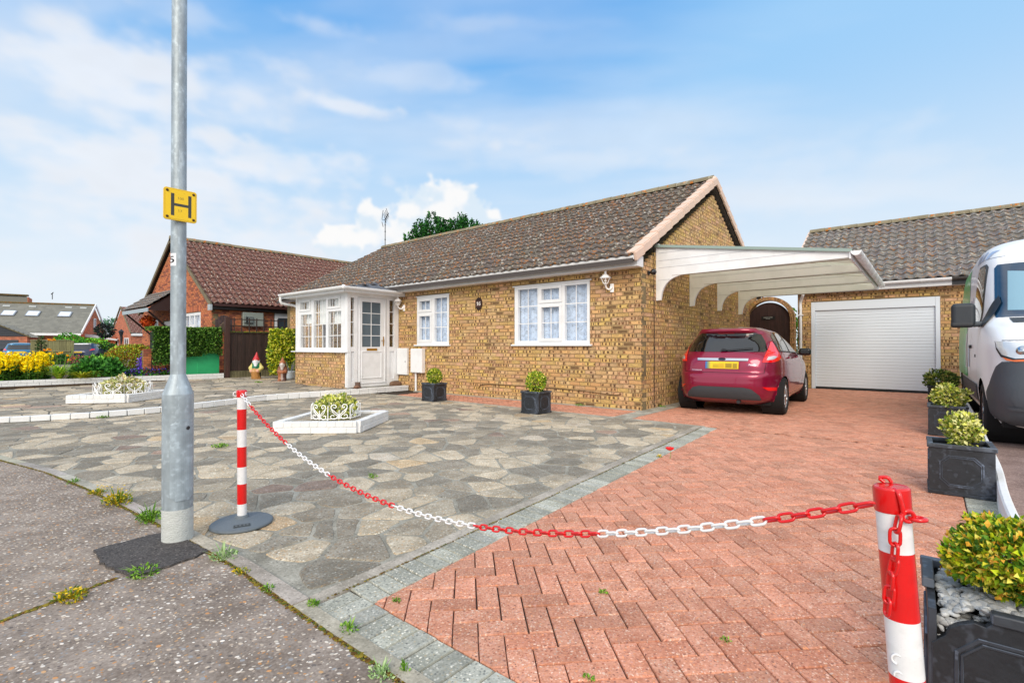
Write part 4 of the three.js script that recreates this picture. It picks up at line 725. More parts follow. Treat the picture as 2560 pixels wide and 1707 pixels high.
// ---------------------------------------------------------------- arched wall and gate between house and garage
{
  const r = rng(24), z = -15.0, cx = -3.35, R = 0.53, spring = 1.84, o = thing('archway', 'yellow brick arch over the dark gate between bungalow and garage', 'archway');
  const list = [], X = V3(1, 0, 0), Z = V3(0, 0, 1), B = V3(cx - R - 0.105, 0, z);
  const col = brickGeo(2, [0.9, 0.86, 0.8], 0.105, 0.065, 0.21);
  const geos = Array.from({ length: 10 }, (_, i) => { const k = 0.62 + 0.22 * r(); return brickGeo(i * 3 % 32, [k * 0.98, k * 0.9, k * 0.8], 0.105, 0.065, 0.215); });
  for (let h = 0; h < spring; h += 0.075) for (const x of [cx - R - 0.055, cx + R + 0.055]) list.push({ g: geos[Math.floor(r() * 10)], m: mm(x, h + 0.035, z) });
  const n = 24; for (let i = 0; i < n; i++) { const a = Math.PI * (i + 0.5) / n; list.push({ g: geos[Math.floor(r() * 10)], m: mm(cx + Math.cos(a) * (R + 0.055), spring + Math.sin(a) * (R + 0.055), z, 0, 0, a) }); }
  const arc = (rad, a0, a1, k) => Array.from({ length: k + 1 }, (_, i) => { const a = lerp(a0, a1, i / k); return [cx + Math.cos(a) * rad, spring + Math.sin(a) * rad]; });
  part('joint_fill', extrude([...arc(R + 0.006, 0, Math.PI, 32), [cx - R - 0.006, 0], [cx - R - 0.104, 0], ...arc(R + 0.104, Math.PI, 0, 32), [cx + R + 0.104, 0], [cx + R + 0.006, 0]], 0.2).translate(0, 0, z - 0.207), M.mortar, o);
  pieces('brick', list, M.brick, o, 120);
  rebase(o, cx, 0, z);
  const g = thing('garden_gate', 'dark brown arched wooden gate with a small sign beside the garage', 'gate');
  const R2 = 0.52, top = 0.42;      // a gate a little lower than its arch: a slip of sky shows over it
  for (let i = 0; i < 8; i++) {
    const a = cx - R2 + i * 0.13, b = a + 0.126, pts = [[a, 0.06], [b, 0.06]]; for (let k = 0; k <= 4; k++) { const x = lerp(b, a, k / 4), q = clamp((x - cx) / 0.525, -1, 1); pts.push([x, spring - 0.02 + 0.50 * Math.sqrt(Math.max(0, 1 - q * q))]); }
    const k = 0.9 + 0.25 * r(); part('plank', tint(extrude(pts, 0.02, 0.003).translate(0, 0, z - 0.12), [0.062 * k, 0.026 * k, 0.021 * k]), M.wood, g);
  }
  part('rail', [span(cx - 0.5, cx + 0.5, 0.3, 0.4, z - 0.16, z - 0.125), span(cx - 0.5, cx + 0.5, 1.5, 1.6, z - 0.16, z - 0.125)].map((q) => tint(q, [0.06, 0.03, 0.024])), M.wood, g);
  rebase(g, cx, 0, z);
  const sign = canvasTex(256, 72, (c, w, h) => { c.fillStyle = '#10120f'; c.fillRect(0, 0, w, h); c.fillStyle = '#cfd0c8'; c.font = 'bold 26px sans-serif'; c.textAlign = 'center'; c.fillText('PLEASE CLOSE', w / 2, 32); c.font = 'bold 19px sans-serif'; c.fillText('THE GATE', w / 2, 58); }, true, false);
  const so = thing('gate_sign', 'small black sign with pale lettering on the dark arched gate', 'sign');
  part('plate', rbox(0.34, 0.095, 0.008, 0.003, cx - 0.02, 1.9, z - 0.09, 0x0d0f0d), M.plain, so);
  part('lettering', fin(new THREE.PlaneGeometry(0.33, 0.088).translate(cx - 0.02, 1.9, z - 0.0845)), mat({ map: sign, roughness: 0.6 }), so);
  rebase(so, cx, 1.8, z - 0.09);
}
// ---------------------------------------------------------------- small things on the walls
function wallLantern(x, y, z, label) {      // y = top of finial, wall plane z
  const o = thing('wall_lantern', label, 'lantern', 'white coach lanterns on the front wall');
  const c = 0.175, W = 0.062;
  part('backplate', [rbox(0.075, 0.16, 0.03, 0.012, 0.045, -0.29, 0.015), sph(0.03, 0.045, -0.285, 0.05)], M.gloss, o);
  part('arm', [tube([[0.045, -0.29, 0.04], [0.03, -0.32, 0.09], [0.0, -0.30, 0.13], [0, -0.245, c]], 0.016, 16, 8), cyl(0.02, 0.042, 0.03, 8).translate(0, -0.245, c)], M.gloss, o);
  part('roof', [lathe([[0.105, 0], [0.1, 0.012], [0.06, 0.055], [0.03, 0.075], [0.02, 0.085], [0.018, 0.1], [0.026, 0.112], [0.012, 0.13], [0.001, 0.14]], 6).translate(0, -0.125, c)], M.gloss, o);
  const bars = []; for (let i = 0; i < 6; i++) { const a = i * Math.PI / 3, q = Math.cos(a), w = Math.sin(a); bars.push(rod([q * 0.042, -0.22, c + w * 0.042], [q * 0.088, -0.118, c + w * 0.088], 0.006, 0xffffff, 5)); }
  part('cage', [...bars, fin(new THREE.TorusGeometry(0.088, 0.007, 5, 6).rotateX(Math.PI / 2)).translate(0, -0.12, c), fin(new THREE.TorusGeometry(0.043, 0.007, 5, 6).rotateX(Math.PI / 2)).translate(0, -0.218, c)], M.gloss, o);
  part('glass', fin(new THREE.CylinderGeometry(0.084, 0.039, 0.096, 6, 1, true)).translate(0, -0.17, c), M.glass, o);
  part('bulb', sph(0.026, 0, -0.17, c, 0xf4f0e6), M.gloss, o);
  o.position.set(x, y, z); return o;
}
wallLantern(-4.44, 2.47, ZF, 'white coach lantern high on the wall near the carport corner');
wallLantern(-10.42, 2.40, ZF, 'white coach lantern on the wall beside the porch door');
{
  const o = thing('house_number', 'oval brown wooden plaque with white number 16 between the windows', 'plaque');
  const s = new THREE.Shape(); s.absellipse(0, 0, 0.098, 0.137, 0, Math.PI * 2);
  part('plaque', extrude(s, 0.012, 0.005, 0x35190f), M.wood, o);
  const t = canvasTex(128, 128, (c, w, h) => { c.fillStyle = '#43231a'; c.fillRect(0, 0, w, h); c.fillStyle = '#f2efe8'; c.font = 'bold 96px serif'; c.textAlign = 'center'; c.fillText('16', w / 2, 96); }, true, false);
  part('number', fin(new THREE.PlaneGeometry(0.155, 0.145).translate(0, 0, 0.0185)), mat({ map: t, roughness: 0.6 }), o);
  o.position.set(-7.723, 2.075, ZF + 0.006);
  const m1 = thing('meter_box', 'white meter box fixed to the wall right beside the porch', 'meter box');
  part('body', rbox(0.40, 0.685, 0.07, 0.012), M.upvc, m1); part('door', rbox(0.37, 0.655, 0.014, 0.005, 0, 0, 0.038), M.upvc, m1); part('lock', cyl(0.012, 0.012, 0.01, 8, 0x55585c).rotateX(Math.PI / 2).translate(0.15, 0, 0.046), M.plain, m1);
  m1.position.set(-10.385, 0.735, ZF + 0.035);
  const m2 = thing('meter_box', 'white meter box with a white pipe below it, under the small window', 'meter box');
  part('body', rbox(0.43, 0.60, 0.12, 0.015), M.upvc, m2); part('door', rbox(0.40, 0.57, 0.014, 0.005, 0, 0, 0.063), M.upvc, m2); part('pipe', rod([-0.1, -0.30, -0.02], [-0.1, -0.76, -0.02], 0.028), M.upvc, m2);
  m2.position.set(-9.76, 0.765, ZF + 0.062);
  const c = thing('security_camera', 'small black camera on the gable wall by the first carport bracket', 'camera');
  part('mount', [cyl(0.04, 0.04, 0.02, 14, 0x121214).rotateZ(-Math.PI / 2), rod([0.01, 0, 0], [0.08, -0.005, 0.015], 0.014, 0x121214)], M.satin, c);
  part('head', [fin(new THREE.SphereGeometry(0.055, 16, 12).scale(1, 1, 1.15), 0x0e0e10).translate(0.11, 0, 0.03)], M.gloss, c);
  part('lens', sph(0.022, 0.118, 0, 0.08, 0x3a3d42), M.gloss, c);
  c.position.set(XC, 2.44, -8.45);
  const boot = thing('boot_planter', 'small weathered clay boot ornament on the step before the porch door', 'ornament');
  part('boot', [lathe([[0.0, 0], [0.075, 0.0], [0.08, 0.02], [0.068, 0.06], [0.062, 0.13], [0.07, 0.15], [0.055, 0.152], [0.05, 0.1], [0, 0.1]], 16, 0x6e5a50), fin(new THREE.SphereGeometry(0.07, 12, 8).scale(0.95, 0.62, 1.35), 0x8a6a58).translate(0.02, 0.045, 0.08)].map((g) => metric(g, 4)), M.redBrick, boot);
  part('sole', rbox(0.13, 0.02, 0.23, 0.009, 0.01, 0.01, 0.05, 0x5a3a2a), M.plain, boot);
  boot.position.set(-10.37, 0.125, -6.78); boot.rotation.y = 0.5;
  const log = thing('stone_ornament', 'low brown log shaped stone at the end of the porch step', 'ornament');
  const lg = new THREE.IcosahedronGeometry(0.11, 2), p = lg.attributes.position; for (let i = 0; i < p.count; i++) { const k = 0.8 + 0.4 * fbm(p.getX(i) * 14, p.getY(i) * 14, p.getZ(i) * 14, 3); p.setXYZ(i, p.getX(i) * k * 0.9, Math.max(-0.05, p.getY(i) * k * 0.72), p.getZ(i) * k * 1.7); } lg.computeVertexNormals();
  part('stone', metric(fin(lg, 0x7a604c), 4), M.redBrick, log);
  part('trough', fin(new THREE.SphereGeometry(0.06, 10, 6).scale(0.8, 0.5, 1.8), 0x4c3c30).translate(0, 0.055, 0), M.plain, log);
  log.position.set(-10.33, 0.175, -7.85);
}
// television aerial on the far end of the ridge
{
  const o = thing('aerial', 'thin grey television aerial standing at the far end of the ridge', 'aerial');
  const h = 1.25, c = 0x44474b; part('mast', [rod([0, -0.3, 0], [0, h, 0], 0.016, c), ...[0.15, 0.42, 0.75, 1.02].map((y) => rod([0, y, 0], [0, y + 0.05, 0], 0.025, c))], M.satin, o);
  part('boom', rod([-0.05, h, -0.02], [0.55, h + 0.12, 0.25], 0.02, c), M.satin, o);
  for (let i = 0; i < 4; i++) { const t = i / 3.6, b = [lerp(-0.05, 0.5, t), h + lerp(0, 0.11, t), lerp(-0.02, 0.23, t)]; part('element', rod([b[0] - 0.05, b[1] + 0.26, b[2] + 0.02], [b[0] + 0.02, b[1] - 0.1, b[2] - 0.05], 0.011, c), M.satin, o); }
  part('reflector', [rod([-0.14, h + 0.42, 0], [-0.22, h + 0.05, 0], 0.012, c), rod([-0.22, h - 0.05, 0], [-0.14, h - 0.26, 0], 0.012, c), rod([-0.2, h + 0.02, 0], [0, h, 0], 0.01, c)], M.satin, o);
  o.position.set(-16.9, 5.0, -12.3);
}
// ---------------------------------------------------------------- lamp post with hydrant sign
const galv = dataTex(1024, (u, v, o) => { const a = tfbm(u, v, 10, 81, 4), b = tfbm(u, v, 40, 85, 3), st = tn2(u, v, 60, 5, 7), q = 0.66 + 0.16 * (a - 0.5) + 0.08 * (b - 0.5) + 0.07 * (st - 0.5) + 0.05 * smooth(0.6, 0.75, b); o[0] = q * 0.93; o[1] = q * 1.0; o[2] = q * 1.04; });
M.galv = mat({ map: galv, roughness: 0.5, metalness: 0.25, bumpMap: scaled(fineBump, 2), bumpScale: 0.002 });
{
  const o = thing('lamp_post', 'tall grey galvanised lamp post standing in the dark tarmac patch', 'lamp post');
  const wrapUV = (g, k) => { const p = g.attributes.position, uv = g.attributes.uv; for (let i = 0; i < p.count; i++) uv.setXY(i, uv.getX(i) * k, p.getY(i) * 0.9); return g; };
  part('base', wrapUV(lathe([[0.0765, 0.0], [0.0765, 0.21], [0.078, 0.215], [0.0785, 0.845], [0.077, 0.852], [0.041, 0.955], [0.0385, 0.965]], 40), 0.5), M.galv, o);
  part('shaft', wrapUV(lathe([[0.0388, 0.955], [0.0388, 1.6], [0.038, 3.4], [0.0375, 5.0], [0.036, 6.0]], 32), 0.3), M.galv, o);
  part('painted_foot', fin(new THREE.CylinderGeometry(0.0785, 0.0785, 0.19, 40, 1, true).translate(0, 0.097, 0), 0xc3c8c6), mat({ roughness: 0.75, map: dirtTex, bumpMap: scaled(fineBump, 3), bumpScale: 0.004 }), o, 'paler painted band at the foot');
  // service door: a curved plate standing a little proud, with its rounded corners
  const N = 22, H0 = 0.245, H1 = 0.70, P = [], R = 0.0832, a0 = 0.30, half = 0.78, at = (u, v, r) => { const a = a0 + lerp(-half, half, u); return [Math.sin(a) * r, lerp(H0, H1, v), Math.cos(a) * r]; };
  const q = (a, b, c, d) => P.push(...a, ...b, ...c, ...a, ...c, ...d);
  const inset = (v) => { const t = Math.min(v, 1 - v) * (H1 - H0); return t > 0.03 ? 0 : (0.03 - Math.sqrt(Math.max(0, 0.03 ** 2 - (0.03 - t) ** 2))) / (2 * half * R); };
  for (let j = 0; j < N; j++) for (let i = 0; i < 12; i++) {
    const v0 = j / N, v1 = (j + 1) / N, e0 = inset(v0), e1 = inset(v1), U = (i, e) => lerp(e, 1 - e, i / 12);
    q(at(U(i, e0), v0, R), at(U(i + 1, e0), v0, R), at(U(i + 1, e1), v1, R), at(U(i, e1), v1, R));
    if (i === 0) q(at(e0, v0, R - 0.006), at(e0, v0, R), at(e1, v1, R), at(e1, v1, R - 0.006));
    if (i === 11) q(at(1 - e0, v0, R), at(1 - e0, v0, R - 0.006), at(1 - e1, v1, R - 0.006), at(1 - e1, v1, R));
    if (j === 0) q(at(U(i, e0), 0, R - 0.006), at(U(i + 1, e0), 0, R - 0.006), at(U(i + 1, e0), 0, R), at(U(i, e0), 0, R));
    if (j === N - 1) q(at(U(i, e1), 1, R), at(U(i + 1, e1), 1, R), at(U(i + 1, e1), 1, R - 0.006), at(U(i, e1), 1, R - 0.006));
  }
  const g = new THREE.BufferGeometry(); g.setAttribute('position', new THREE.BufferAttribute(new Float32Array(P), 3)); g.computeVertexNormals();
  const door = part('door', metric(fin(g, [0.98, 1, 1.02])), M.galv, o);
  const lk = [Math.sin(a0 + 0.33) * R, 0.655, Math.cos(a0 + 0.33) * R];
  part('lock', [fin(new THREE.TorusGeometry(0.0085, 0.003, 8, 16), 0x33353a), fin(new THREE.CylinderGeometry(0.007, 0.007, 0.004, 12).rotateX(Math.PI / 2), 0x24262a)].map((k) => k.rotateY(a0 + 0.33).translate(...lk)), M.satin, door);
  // number sticker, its pale strip bent round the shaft
  const st = canvasTex(64, 128, (c, w, h) => { c.fillStyle = '#e9eaec'; c.fillRect(0, 0, w, h); c.fillStyle = '#15161a'; c.font = 'bold 96px sans-serif'; c.textAlign = 'center'; c.fillText('5', w / 2 - 2, 98); }, true, false);
  part('number', fin(new THREE.CylinderGeometry(0.0392, 0.0392, 0.072, 10, 1, true, -0.5, 1.35).rotateY(-1.15)).translate(0, 1.625, 0), mat({ map: st, roughness: 0.5 }), o);
  o.position.set(-3.36, 0.0, -1.004); o.rotation.set(0, 1.28, 0); o.rotation.z = 0.0022;
  const s = thing('hydrant_sign', 'yellow square hydrant sign with a black H on the lamp post', 'sign');
  const W = 0.164, Hh = 0.18, shape = new THREE.Shape(), rr = 0.014;
  shape.moveTo(-W / 2 + rr, -Hh / 2); shape.lineTo(W / 2 - rr, -Hh / 2); shape.absarc(W / 2 - rr, -Hh / 2 + rr, rr, -Math.PI / 2, 0); shape.lineTo(W / 2, Hh / 2 - rr); shape.absarc(W / 2 - rr, Hh / 2 - rr, rr, 0, Math.PI / 2); shape.lineTo(-W / 2 + rr, Hh / 2); shape.absarc(-W / 2 + rr, Hh / 2 - rr, rr, Math.PI / 2, Math.PI); shape.lineTo(-W / 2, -Hh / 2 + rr); shape.absarc(-W / 2 + rr, -Hh / 2 + rr, rr, Math.PI, Math.PI * 1.5);
  const face = canvasTex(512, 562, (c, w, h) => {
    c.fillStyle = '#efc713'; c.fillRect(0, 0, w, h);
    c.fillStyle = 'rgba(120,95,20,0.10)'; for (let i = 0; i < 40; i++) c.fillRect(hash(i, 1, 1) * w, hash(i, 2, 1) * h, 3 + 20 * hash(i, 3, 1), 2);
    c.fillStyle = '#3b3c36'; c.fillRect(92, 72, 58, 430); c.fillRect(388, 72, 56, 430); c.fillRect(150, 258, 238, 54);
    c.fillStyle = '#4a4520'; c.font = '68px sans-serif'; c.fillText('100', 202, 178); c.fillText('17', 208, 424);
    c.fillStyle = 'rgba(90,75,20,0.55)'; c.font = '20px sans-serif'; c.fillText('T.', 188, 52); c.fillText('T.w.', 306, 52);
  }, true, false);
  part('plate', extrude(shape, 0.006, 0.0015, 0xe2ba14).rotateY(Math.PI / 2), M.satin, s);
  part('print', fin(new THREE.PlaneGeometry(W - 0.014, Hh - 0.014).rotateY(Math.PI / 2)).translate(0.0082, 0, 0), mat({ map: face, roughness: 0.45 }), s);
  for (const [a, b] of [[-1, -1], [1, -1], [-1, 1], [1, 1]]) part('bolt', sph(0.0075, 0.008, b * 0.074, a * 0.066, 0x4a3214, 10, 8), M.rubber, s);
  part('clip', [rspan(-0.07, 0, -0.03, 0.03, -0.012, 0.012, 0.003, 0x9aa0a2)], M.galv, s);
  s.position.set(-3.312, 1.936, -0.992);
}
// ---------------------------------------------------------------- barrier posts and chain
{
  const red = 0xd80f10, wht = 0xe6e7ea, BANDS = [[0.05, 0.130, wht], [0.130, 0.256, red], [0.256, 0.362, wht], [0.362, 0.489, red], [0.489, 0.597, wht], [0.597, 0.726, red], [0.726, 0.806, wht]];
  M.post = mat({ roughness: 0.22, clearcoat: 0.5, clearcoatRoughness: 0.15, map: dirtTex });
  const L = thing('barrier_post', 'red and white striped barrier post on a round grey base', 'barrier post');
  part('base', metric(lathe([[0, 0.0], [0.174, 0.0], [0.18, 0.005], [0.18, 0.013], [0.172, 0.02], [0.06, 0.040], [0.042, 0.043], [0.039, 0.046], [0.038, 0.06], [0.026, 0.06]], 48, 0x626b72)), mat({ roughness: 0.7, bumpMap: scaled(fineBump, 4), bumpScale: 0.002 }), L);
  part('base_mark', [box(0.09, 0.002, 0.03, 0, 0, 0, 0x3d4448).rotateX(0.18).translate(0, 0.0305, 0.125), ...[-0.03, -0.01, 0.012, 0.03].map((x) => box(0.012, 0.003, 0.014, 0, 0, 0, 0x5a6166).rotateX(0.18).translate(x, 0.0315, 0.125))], M.rubber, L);
  BANDS.forEach(([a, b, c]) => part(c === red ? 'red_band' : 'white_band', cyl(0.0275, 0.0275, b - a, 28, c).translate(0, a, 0), M.post, L));
  part('cap', [lathe([[0.0295, 0.802], [0.0305, 0.806], [0.031, 0.84], [0.027, 0.846], [0, 0.847]], 28, red), fin(new THREE.TorusGeometry(0.013, 0.0035, 6, 14), wht).translate(-0.034, 0.822, 0.0), fin(new THREE.TorusGeometry(0.011, 0.0032, 6, 14).rotateY(1.2), wht).translate(0.024, 0.822, 0.024)], M.post, L);
  L.position.set(-3.342, 0.002, -1.352); L.rotation.y = 1.187; L.rotation.z = 0.006;
  // the near post leans a little to the left
  const R = thing('barrier_post', 'red and white striped barrier post leaning in the right foreground', 'barrier post');
  part('base', metric(lathe([[0, 0.0], [0.174, 0.0], [0.18, 0.005], [0.18, 0.013], [0.172, 0.02], [0.06, 0.040], [0.042, 0.043], [0.039, 0.046], [0.038, 0.06], [0.026, 0.06]], 48, 0x626b72)), M.rubber, R);
  BANDS.forEach(([a, b, c]) => part(c === red ? 'red_band' : 'white_band', cyl(0.0292, 0.0292, b - a, 36, c).translate(0, a, 0), M.post, R));
  part('cap', lathe([[0.0302, 0.803], [0.0312, 0.806], [0.0315, 0.848], [0.028, 0.852], [0.0262, 0.8505], [0, 0.8515]], 36, red), M.post, R);
  part('cap_hook', [tube([[-0.012, 0.852, -0.03], [-0.02, 0.86, -0.03], [-0.006, 0.862, -0.03], [0.0, 0.852, -0.032]], 0.004, 12, 6, false, red), tube([[0.006, 0.85, 0.02], [0.012, 0.846, 0.0315], [0.016, 0.825, 0.034], [0.018, 0.806, 0.034]], 0.0045, 14, 6, false, red), fin(new THREE.TorusGeometry(0.011, 0.0042, 8, 16).rotateX(Math.PI / 2).scale(1.1, 1, 1), red).translate(0.038, 0.798, 0.022), fin(new THREE.TorusGeometry(0.010, 0.0042, 8, 16).rotateY(0.5), red).translate(0.024, 0.803, 0.03)], M.post, R);
  part('post_mark', [fin(new THREE.TorusGeometry(0.009, 0.0022, 6, 14, 4.6), wht).translate(-0.011, 0.525, 0.0268), fin(new THREE.TorusGeometry(0.007, 0.0022, 6, 14, 3.4), wht).translate(-0.011, 0.495, 0.0268), fin(new THREE.TorusGeometry(0.0085, 0.0022, 6, 14, 4.8), wht).translate(-0.012, 0.462, 0.0268)], M.post, R);
  R.position.set(-0.005, -0.004, -1.248); R.rotation.order = 'YXZ'; R.rotation.set(-0.01, 0.01, 0.062);
  // the chain: oval links along a hanging curve, in runs of red and white, with a loose tail at the near post
  const chain = thing('chain', 'red and white plastic chain hanging between the two striped posts', 'chain');
  const A = V3(-3.318, 0.822, -1.335), B = V3(-0.083, 0.822, -1.19), sag = 0.345, P = (t) => V3(lerp(A.x, B.x, t), lerp(A.y, B.y, t) - sag * 4 * t * (1 - t), lerp(A.z, B.z, t));
  const link = (c, L = 0.040, W = 0.022, r = 0.0032) => { const pts = [], a = L / 2 - W / 2, w = W / 2 - r; for (let i = 0; i < 8; i++) { const q = -Math.PI / 2 + Math.PI * i / 7; pts.push([a + w * Math.cos(q), w * Math.sin(q), 0]); } for (let i = 0; i < 8; i++) { const q = Math.PI / 2 + Math.PI * i / 7; pts.push([-a + w * Math.cos(q), w * Math.sin(q), 0]); } return tube(pts, r, 30, 7, true, c); };
  const gR = link(red), gW = link(wht), pitch = 0.0298; let len = 0; const S = [0]; for (let i = 1; i <= 400; i++) { len += P(i / 400).distanceTo(P((i - 1) / 400)); S.push(len); }
  const n = Math.round(len / pitch), tOf = (s) => { let i = S.findIndex((q) => q >= s); if (i < 1) i = 1; return (i - 1 + (s - S[i - 1]) / (S[i] - S[i - 1])) / 400; };
  const place = (m, p, d, k) => { const X = d.clone().normalize(), up = V3(0, 1, 0.15), Z = X.clone().cross(up).normalize(), Y = Z.clone().cross(X); const b = new THREE.Matrix4().makeBasis(X, Y, Z); m.quaternion.setFromRotationMatrix(b); m.rotateX(k % 2 ? 0.85 : -0.72); m.position.copy(p); };
  // half metre lengths of each colour
  const runs = [[0, wht], [0.048, red], [0.206, wht], [0.352, red], [0.511, wht], [0.65, red], [0.80, wht], [0.937, red]], colAt = (f) => { let c = wht; for (const [e, k] of runs) if (f >= e) c = k; return c; };
  const stops = []; for (let i = 0; i < n; i++) stops.push(colAt((i + 0.5) / n));
  for (let i = 0; i < n; i++) { const t = tOf((i + 0.5) * len / n), d = P(t + 0.002).sub(P(t - 0.002)); const m = part('link', (stops[i] === red ? gR : gW), M.post, chain); place(m, P(t), d, i); }
  const tail = [[0.008, 0.79, 0.045], [0.002, 0.765, 0.047], [0.0, 0.737, 0.046], [-0.004, 0.708, 0.045], [-0.011, 0.68, 0.044], [-0.015, 0.652, 0.043], [-0.019, 0.628, 0.043]];
  R.updateMatrixWorld(true);
  const W = tail.map((p) => V3(...p).applyMatrix4(R.matrixWorld));
  W.forEach((p, i) => { const d = (W[i + 1] ?? p.clone().add(p).sub(W[i - 1])).clone().sub(p); const m = part('link', gR, M.post, chain); place(m, p, d, i); m.rotateX(i % 2 ? 0.5 : -0.4); });
  rebase(chain, -1.6, 0.4, -1.25);
}
// ---------------------------------------------------------------- planters, shrubs, beds
const leadTex = dataTex(512, (u, v, o) => { const a = tfbm(u, v, 6, 91, 4), b = tfbm(u, v, 32, 95, 3), k = 0.13 + 0.10 * smooth(0.45, 0.75, a) + 0.10 * smooth(0.6, 0.75, b) - 0.05 * (b - 0.5); o[0] = k * 0.93; o[1] = k * 1.02; o[2] = k * 1.17; });
M.pebble = mat({ roughness: 0.85, map: dirtTex });
M.lead = mat({ map: leadTex, roughness: 0.55, bumpMap: scaled(fineBump, 2), bumpScale: 0.002 });
M.leadEdge = mat({ color: 0xffffff, map: scaled(leadTex, 1), roughness: 0.5 });
function panelRing(s, c) {      // the raised octagonal moulding, in the face's own plane
  const oct = (w, h, k) => [[-w + k, -h], [w - k, -h], [w, -h + k], [w, h - k], [w - k, h], [-w + k, h], [-w, h - k], [-w, -h + k]];
  const ring = (w, h, k, t) => { const sh = new THREE.Shape(oct(w, h, k).map((p) => new THREE.Vector2(...p))); sh.holes.push(new THREE.Path(oct(w - t, h - t, k - t * 0.4).map((p) => new THREE.Vector2(...p)))); return new THREE.ExtrudeGeometry(sh, { depth: 0.003, bevelEnabled: true, bevelSize: 0.0015, bevelThickness: 0.002, bevelSegments: 1 }); };
  return [tint(metric(fin(ring(0.125 * s, 0.115 * s, 0.05 * s, 0.007))), c), tint(metric(fin(ring(0.112 * s, 0.102 * s, 0.045 * s, 0.004))), c)];
}
function makePlanter(label, x, z, turn, size = 0.37, broken = false) {
  const o = thing('planter', label, 'planter', 'square lead grey planters'), h = size / 2, H = size + 0.01, t = 0.022;
  const edge = [2.6, 2.6, 2.5], face = (rot) => (g) => g.rotateY(rot);
  const walls = [];
  for (let k = 0; k < 4; k++) {
    if (broken && k === 0) {
      const s = new THREE.Shape([[-h + 0.02, 0.02], [h - 0.001, 0.02], [h - 0.001, H - 0.035], [-0.045, H - 0.035], [-0.06, H - 0.05], [-0.085, H - 0.045], [-0.115, H - 0.06], [-0.135, H - 0.075], [-0.145, H - 0.1], [-h + 0.012, H - 0.13], [-h + 0.012, 0.02]].map((p) => new THREE.Vector2(...p)));
      walls.push(metric(fin(new THREE.ExtrudeGeometry(s, { depth: t, bevelEnabled: true, bevelSize: 0.002, bevelThickness: 0.002, bevelSegments: 1 }).translate(0, 0, h - t - 0.002))));
    } else walls.push(rspan(-h + 0.001 * k, h - 0.001 * k, 0.02, H - 0.03, h - t, h - 0.0006 * k, 0.003).rotateY(k * Math.PI / 2));
  }
  part('body', walls, M.lead, o);
  part('plinth', [0, 1, 2, 3].map((k) => rspan(-h - 0.008, h + 0.008 - 0.02 * (k % 2), 0.0, 0.03, h - 0.01, h + 0.008, 0.006).rotateY(k * Math.PI / 2)).concat([span(-h + 0.02, h - 0.02, 0.01, 0.03, -h + 0.02, h - 0.02)]), M.lead, o);
  const rim = [0, 1, 2, 3].map((k) => { if (broken && k === 0) return rspan(-0.05, h + 0.014, H - 0.032, H, h - t - 0.004, h + 0.012, 0.006, edge); if (broken && k === 3) return rspan(-h + 0.03, h - 0.15, H - 0.03, H + 0.004, h - t, h + 0.01, 0.006, edge).rotateY(k * Math.PI / 2); return rspan(-h - 0.012, h + 0.012 - 0.034 * (k % 2 ? 1 : 0), H - 0.032 + 0.0005 * k, H - 0.0006 * k, h - t - 0.004, h + 0.012 - 0.0007 * k, 0.006, edge).rotateY(k * Math.PI / 2); });
  part('rim', rim, M.leadEdge, o);
  for (let k = 0; k < 4; k++) part('moulding', panelRing(size / 0.37, [2.2, 2.25, 2.3]).map((g) => g.translate(0, H / 2 - 0.008, h - 0.001).rotateY(k * Math.PI / 2)), M.leadEdge, o);
  part('soil', span(-h + t, h - t, H - 0.11, H - 0.09, -h + t, h - t, 0x2e2620), M.soil, o);
  o.position.set(x, 0.002, z); o.rotation.y = turn;
  return o;
}
// leaves: small bent blades scattered through a shape; pick(r) gives a point and an outward direction
function leaves(count, seed, size, cols, pick, aspect = 0.55, droop = 0.3) {
  const r = rng(seed), P = [], N = [], C = [], q = new THREE.Quaternion(), e = new THREE.Euler(), a = V3(0, 0, 0), L = cols.map((c) => (Array.isArray(c) ? c : hexLin(c)));
  for (let i = 0; i < count; i++) {
    const { p, d, k = 1, c } = pick(r), s = size * (0.65 + 0.7 * r()) * k;
    const dir = d.clone().add(V3(r() - 0.5, r() - 0.5 + 0.15, r() - 0.5).multiplyScalar(1.5)).normalize();
    const side = dir.clone().cross(V3(r() - 0.5, r() - 0.2, r() - 0.5)).normalize(), nn = side.clone().cross(dir).normalize();
    if (nn.dot(d) < 0) nn.negate();
    const tip = p.clone().addScaledVector(dir, s).addScaledVector(nn, -s * droop * r()), m = p.clone().addScaledVector(dir, s * 0.5).addScaledVector(nn, s * 0.06), w = s * aspect * 0.5;
    const A = m.clone().addScaledVector(side, w).addScaledVector(nn, s * 0.05), B = m.clone().addScaledVector(side, -w).addScaledVector(nn, s * 0.05);
    const col = L[Math.floor((c ?? r()) * L.length) % L.length], v = 0.8 + 0.4 * r(), cc = [col[0] * v, col[1] * v, col[2] * v];
    for (const t of [[p, A, m], [A, tip, m], [p, m, B], [m, tip, B]]) for (const w2 of t) { P.push(w2.x, w2.y, w2.z); N.push(nn.x, nn.y, nn.z); C.push(...cc); }
  }
  const g = new THREE.BufferGeometry();
  g.setAttribute('position', new THREE.BufferAttribute(new Float32Array(P), 3)); g.setAttribute('color', new THREE.BufferAttribute(new Float32Array(C), 3)); g.computeVertexNormals();
  return fin(g);
}
const onSphere = (r) => { const u = r() * 2 - 1, a = r() * 6.2832, s = Math.sqrt(1 - u * u); return V3(s * Math.cos(a), u, s * Math.sin(a)); };
